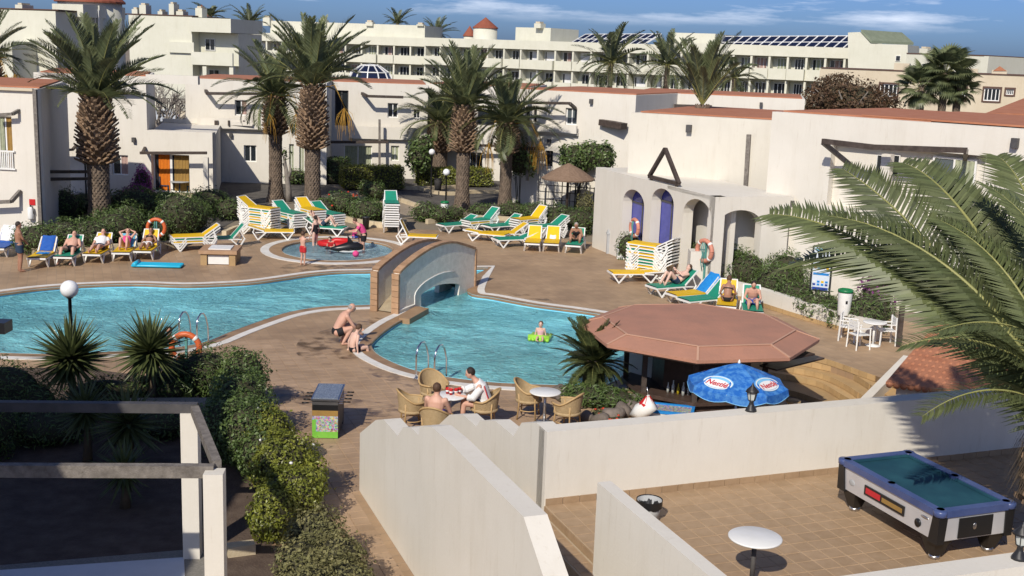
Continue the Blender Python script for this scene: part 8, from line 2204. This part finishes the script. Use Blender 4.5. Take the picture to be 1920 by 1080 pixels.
    for kind, m_ in clothes:
        mb = MB(); nm = kind
        if kind in ('shorts', 'trunks', 'briefs', 'skirt'):
            f_ = {'shorts': 0.62, 'trunks': 0.42, 'briefs': 0.06, 'skirt': 0.55}[kind]
            loft(mb, [(secs[0][0], hipw * 0.75 + g, 0.09 * w + g), (secs[1][0], hipw + g, 0.115 * w + g), (V['pel'].lerp(V['waist'], 0.55), hipw * 0.93 + g, 0.107 * w + g)], side)
            if f_ > 0.1:
                for q, k_ in ((-1, 'lk'), (1, 'rk')):
                    hp = V['pel'] + side * q * hipw * 0.56; e_ = hp.lerp(V[k_], f_); mb.tube([hp, e_], [0.1 * w + g, (0.098 - 0.03 * f_) * w + g * 1.8], 12)
        elif kind == 'swimsuit':
            loft(mb, [(secs[0][0], hipw * 0.75 + g, 0.09 * w + g), (secs[1][0], hipw + g, 0.115 * w + g), (secs[2][0], wst + g, 0.10 * w + g), (secs[3][0], chw * 0.95 + g, 0.115 * w + g), (V['chest'], chw * 0.95 + g, 0.115 * w + g)], side)
            if fem:
                for q in (-1, 1): mb.ell(V['chest'] + side * q * 0.075 * s_ + fwd * 0.09 * w - (V['chest'] - V['waist']).normalized() * 0.04 * s_, (0.066 * w,) * 3, 10, 7)
        elif kind == 'top':
            loft(mb, [(V['waist'].lerp(V['pel'], 0.4), wst * 1.05 + g, 0.105 * w + g), (secs[2][0], wst + g * 1.4, 0.10 * w + g * 1.4), (secs[3][0], chw * 0.95 + g * 1.4, 0.115 * w + g * 1.4), (V['chest'], chw + g, 0.115 * w + g), (V['chest'].lerp(V['neck'], 0.5), chw * 0.8 + g, 0.09 * w + g)], side)
            for q, e_ in ((-1, 'le'), (1, 're')):
                sh = V['chest'] + side * q * chw * 1.02 + (V['neck'] - V['chest']).normalized() * 0.045 * s_; mb.tube([sh, sh.lerp(V[e_], 0.55)], [0.066 * w, 0.062 * w], 10)
        elif kind == 'bikini':
            ax = (V['chest'] - V['waist']).normalized(); c_ = V['chest'] - ax * 0.05 * s_; loft(mb, [(c_ - ax * 0.022 * s_, chw * 0.98 + g, 0.113 * w + g), (c_ + ax * 0.022 * s_, chw * 0.99 + g, 0.114 * w + g)], side)
            for q in (-1, 1): mb.ell(V['chest'] + side * q * 0.075 * s_ + fwd * 0.09 * w - ax * 0.04 * s_, (0.064 * w,) * 3, 10, 7)
        elif kind == 'towelwrap':
            loft(mb, [(secs[0][0] - Vector((0, 0, 0.05)), hipw * 1.3, 0.2 * w), (secs[1][0], hipw * 1.25, 0.18 * w), (secs[2][0], wst * 1.25, 0.14 * w), (secs[3][0].lerp(V['waist'], 0.3), chw * 1.06, 0.13 * w)], side)
        elif kind == 'cape':
            loft(mb, [(secs[0][0], hipw * 1.5, 0.2 * w), (secs[1][0], hipw * 1.35, 0.18 * w), (secs[2][0], wst * 1.4, 0.15 * w), (secs[3][0], chw * 1.2, 0.145 * w), (V['chest'], chw * 1.2, 0.14 * w), (V['chest'].lerp(V['neck'], 0.7), chw * 0.75, 0.1 * w)], side)
            for q, e_, wr in ((-1, 'le', 'lw'), (1, 're', 'rw')):
                sh = V['chest'] + side * q * chw * 1.02; mb.tube([sh, V[e_], V[e_].lerp(V[wr], 0.35)], [0.085 * w, 0.085 * w, 0.08 * w], 10)
        tovox(nm, mb, M[m_], t, 0.012)
    if tail: tail(t, V, secs, side, look, s_)
    return t
def on(px, py, z=0.0): p = G(px, py, z); return (p.x, p.y, z)
LR = lambda head: R(head + 90)
def onl(px, py, head, d=0.05):
    p = G(px, py); return (p.x + d * math.cos(R(head)), p.y + d * math.sin(R(head)), -0.02)
# left side
person('tanned standing man in navy shorts at the left edge', on(38, 509), R(-55), dict(STAND, le=(-0.20, 0.10, 1.16), lw=(-0.06, 0.22, 1.02), re=(0.20, 0.10, 1.16), rw=(0.06, 0.22, 1.04), look=(0.3, 1, -0.1)), 1.0, 'skintan', 'hairdark', [('shorts', 'navy')], slim=1.12)
person('pale man in patterned trunks and sunglasses reclining on the green lounger', onl(133, 492, 95), LR(95), dict(RECL, lk=(-0.2, 0.42, 0.6), la=(-0.22, 0.78, 0.16), rk=(0.2, 0.42, 0.6), ra=(0.22, 0.78, 0.16)), 1.0, 'skin', 'hairgrey', [('trunks', 'blackcloth')], bald=True, slim=1.15)
person('sunbather in white patterned top on the yellow lounger', onl(187, 487, 93), LR(93), RECL, 1.0, 'skin', 'hairbrown', [('top', 'towelwhite'), ('trunks', 'navy')], slim=1.1)
person('sunbather with raised knees and arms behind the head', onl(236, 484, 98), LR(98), KNEES, 0.97, 'skin', 'hairbrown', [('swimsuit', 'pinkcloth')], fem=True)
person('sunbather in a dark top at the end of the left row', onl(278, 481, 95), LR(95), RECL, 0.95, 'skintan', 'hairdark', [('bikini', 'blackcloth'), ('shorts', 'towelwhite')], fem=True)
person('person lying on the green lounger behind the paddling pool', onl(608, 440, 170), LR(170), KNEES, 0.97, 'skinpale', 'hairbrown', [('trunks', 'navy')])
# round the paddling pool
person('boy in red shorts standing with raised arms beside the paddling pool', on(568, 497), R(-30), dict(STAND, le=(-0.22, 0.2, 1.3), lw=(-0.1, 0.4, 1.42), re=(0.22, 0.2, 1.3), rw=(0.1, 0.4, 1.42)), 0.72, 'skin', 'hairbrown', [('shorts', 'redcloth')], headk=1.2)
person('girl in a dark swimsuit standing in the paddling pool', (G(591, 470, -0.3).x, G(591, 470, -0.3).y, -0.40), R(60), STAND, 0.9, 'skinpale', 'hairdark', [('swimsuit', 'blackcloth')], fem=True, pony=True, slim=0.95)
person('small child sitting in the red inflatable boat', (G(622, 462).x, G(622, 462).y, -0.38), R(160), SIT, 0.62, 'skin', 'hairdark', [('top', 'redcloth')], headk=1.25)
wp = G(682, 478, -0.3)
person('woman in pink top and black skirt bending over a child', (wp.x, wp.y, -0.40), R(95), dict(STAND, chest=(0, 0.16, 1.30), waist=(0, 0.03, 1.1), neck=(0, 0.28, 1.42), head=(0, 0.38, 1.53), look=(0, 1, -0.6), le=(-0.24, 0.32, 1.12), lw=(-0.12, 0.52, 1.10), re=(0.24, 0.32, 1.12), rw=(0.12, 0.52, 1.10)), 0.98, 'skin', 'hairbrown', [('top', 'pinkcloth'), ('skirt', 'blackcloth')], fem=True, slim=1.12)
person('little child in a pink shirt held beside the woman', (wp.x - 0.42, wp.y + 0.05, 0.12), R(-60), SIT, 0.58, 'skin', 'hairbrown', [('top', 'pinkcloth'), ('shorts', 'bluecloth')], headk=1.25)
# middle and right
person('woman in a black swimsuit seated looking down on the green lounger', onl(1079, 470, 80, 0.1), LR(80), dict(LONGSIT, lk=(-0.2, 0.3, 0.75), rk=(0.2, 0.3, 0.72), la=(-0.2, 0.5, 0.47), ra=(0.2, 0.5, 0.47)), 0.97, 'skintan', 'hairgrey', [('swimsuit', 'blackcloth')], fem=True, slim=1.15)
person('pale reader in sunglasses with drawn up knees at right', onl(1262, 553, 28, 0.1), LR(28), dict(KNEES, le=(-0.22, -0.1, 0.75), lw=(-0.05, 0.05, 0.92), re=(0.22, -0.1, 0.75), rw=(0.05, 0.05, 0.92)), 0.98, 'skinpale', 'hairbrown', [('trunks', 'navy')])
person('woman in a black bikini seen from behind at right', onl(1362, 586, 78, -0.1), R(-15), dict(SIT, le=(-0.26, 0.1, 0.7), lw=(-0.2, 0.2, 0.55), lk=(-0.2, 0.4, 0.5)), 0.97, 'skintan', 'hairbrown', [('bikini', 'blackcloth'), ('briefs', 'blackcloth')], fem=True)
person('person bending over a magazine on the rightmost lounger', onl(1408, 594, 82, 0.05), LR(82), LONGSIT, 0.97, 'skin', 'hairdark', [('trunks', 'bluecloth')], slim=1.05)
# by the pool edge
person('man in black trunks crouching at the pool edge behind the boy', on(640, 645), R(-70), dict(pel=(0, -0.12, 0.34), waist=(0, -0.08, 0.48), chest=(0, 0.08, 0.74), neck=(0, 0.18, 0.86), head=(0, 0.27, 0.96), look=(0, 1, -0.3), side=(1, 0, 0), le=(-0.24, 0.26, 0.54), lw=(-0.10, 0.48, 0.40), re=(0.24, 0.26, 0.54), rw=(0.16, 0.46, 0.34), lk=(-0.15, 0.26, 0.48), la=(-0.14, 0.04, 0.08), rk=(0.17, 0.24, 0.46), ra=(0.16, 0.02, 0.08)), 1.06, 'skin', 'hairgrey', [('trunks', 'blackcloth')], bald=True, slim=1.12)
person('boy in dark trunks sitting on the pool edge', on(662, 660), R(-55), dict(SIT, pel=(0, 0, 0.10), waist=(0, -0.02, 0.25), chest=(0, 0.06, 0.50), neck=(0, 0.13, 0.63), head=(0, 0.2, 0.75), le=(-0.26, -0.02, 0.30), lw=(-0.28, -0.02, 0.06), re=(0.26, 0.0, 0.30), rw=(0.28, 0.02, 0.06), lk=(-0.12, 0.42, 0.14), la=(-0.12, 0.52, -0.25), rk=(0.12, 0.42, 0.14), ra=(0.12, 0.52, -0.25)), 0.86, 'skinpale', 'hairbrown', [('trunks', 'blackcloth')], headk=1.08)
tp_ = G(1013, 634, -0.02)
person('toddler in a pale pink suit sitting on the green float', (tp_.x, tp_.y - 0.05, -0.10), R(175), dict(SIT, pel=(0, 0, 0.20), waist=(0, -0.01, 0.36), chest=(0, 0.02, 0.60), neck=(0, 0.04, 0.73), head=(0, 0.06, 0.88), look=(0.1, 1, 0), le=(-0.25, 0.0, 0.42), lw=(-0.28, 0.1, 0.22), re=(0.25, 0.0, 0.42), rw=(0.28, 0.1, 0.22), lk=(-0.14, 0.36, 0.26), la=(-0.16, 0.62, 0.2), rk=(0.14, 0.36, 0.26), ra=(0.16, 0.62, 0.2)), 0.58, 'skinpale', 'hairbrown', [('swimsuit', 'palepink')], headk=1.35, slim=1.05)
person('swimmer with dark hair holding the edge by the left ladder', (G(318, 640, -0.1).x, G(318, 640, -0.1).y, -1.38), R(180), STAND, 0.97, 'skintan', 'hairdark', [('trunks', 'navy')])
# at the cafe table
person('person with brown hair and violet towel seated with the back to us', on(816, 832), R(-15), dict(SIT, chest=(0, 0.0, 0.92), neck=(0, 0.03, 1.06), head=(0, 0.06, 1.19), look=(0.2, 1, 0), waist=(0, -0.03, 0.68)), 1.0, 'skin', 'hairbrown', [('towelwrap', 'purple')], slim=1.1)
def flag(t, V, secs, side, look, s_):
    back = -(side.cross((V['chest'] - V['waist']).normalized()).normalized())
    if back.dot(look) > 0: back = -back
    c_ = V['chest'].lerp(V['waist'], 0.25) + back * 0.155; ax = (V['chest'] - V['waist']).normalized()
    for r0, r1, m_, o_ in ((0.0, 0.125, 'badgewhite', 0.004), (0.10, 0.125, 'bluecloth', 0.008), (0.0, 0.075, 'bluecloth', 0.008)):
        mb = MB(); n_ = 24; A_ = [c_ + side * r1 * math.cos(2 * math.pi * k / n_) + ax * r1 * math.sin(2 * math.pi * k / n_) + back * o_ for k in range(n_)]
        if r0: mb.strip([c_ + side * r0 * math.cos(2 * math.pi * k / n_) + ax * r0 * math.sin(2 * math.pi * k / n_) + back * o_ for k in range(n_)], A_, True)
        else: mb.add(A_, [tuple(range(n_))])
        part('crest', mb, M[m_], t)
    q = side * -0.17 + back * 0.06
    mb = MB(); mb.bar(V['chest'] - side * 0.185 + ax * 0.02 + back * 0.09, V['pel'] - side * 0.22 + back * 0.13 - ax * 0.05, 0.09, 0.02, up=back); part('red_cross_bar', mb, M['redcloth'], t)
person('man with cropped hair wrapped in a white towel with red cross and crest', on(905, 800), R(95), dict(SIT, rw=(0.1, 0.62, 0.80), re=(0.25, 0.36, 0.74), lw=(-0.1, 0.5, 0.72), le=(-0.25, 0.25, 0.7), neck=(0, 0.2, 1.05), head=(0, 0.30, 1.18), look=(0, 1, -0.35)), 1.03, 'skin', 'hairdark', [('cape', 'towelwhite'), ('trunks', 'navy')], tail=flag)
# turn the joint volumes into one skin each
bpy.context.view_layer.update()
dg = bpy.context.evaluated_depsgraph_get()
for o in BODY:
    me = bpy.data.meshes.new_from_object(o.evaluated_get(dg), preserve_all_data_layers=False, depsgraph=dg)
    ml = list(o.data.materials); o.modifiers.clear(); o.data = me
    if not me.materials:
        for m_ in ml: me.materials.append(m_)
    me.polygons.foreach_set('use_smooth', [True] * len(me.polygons))
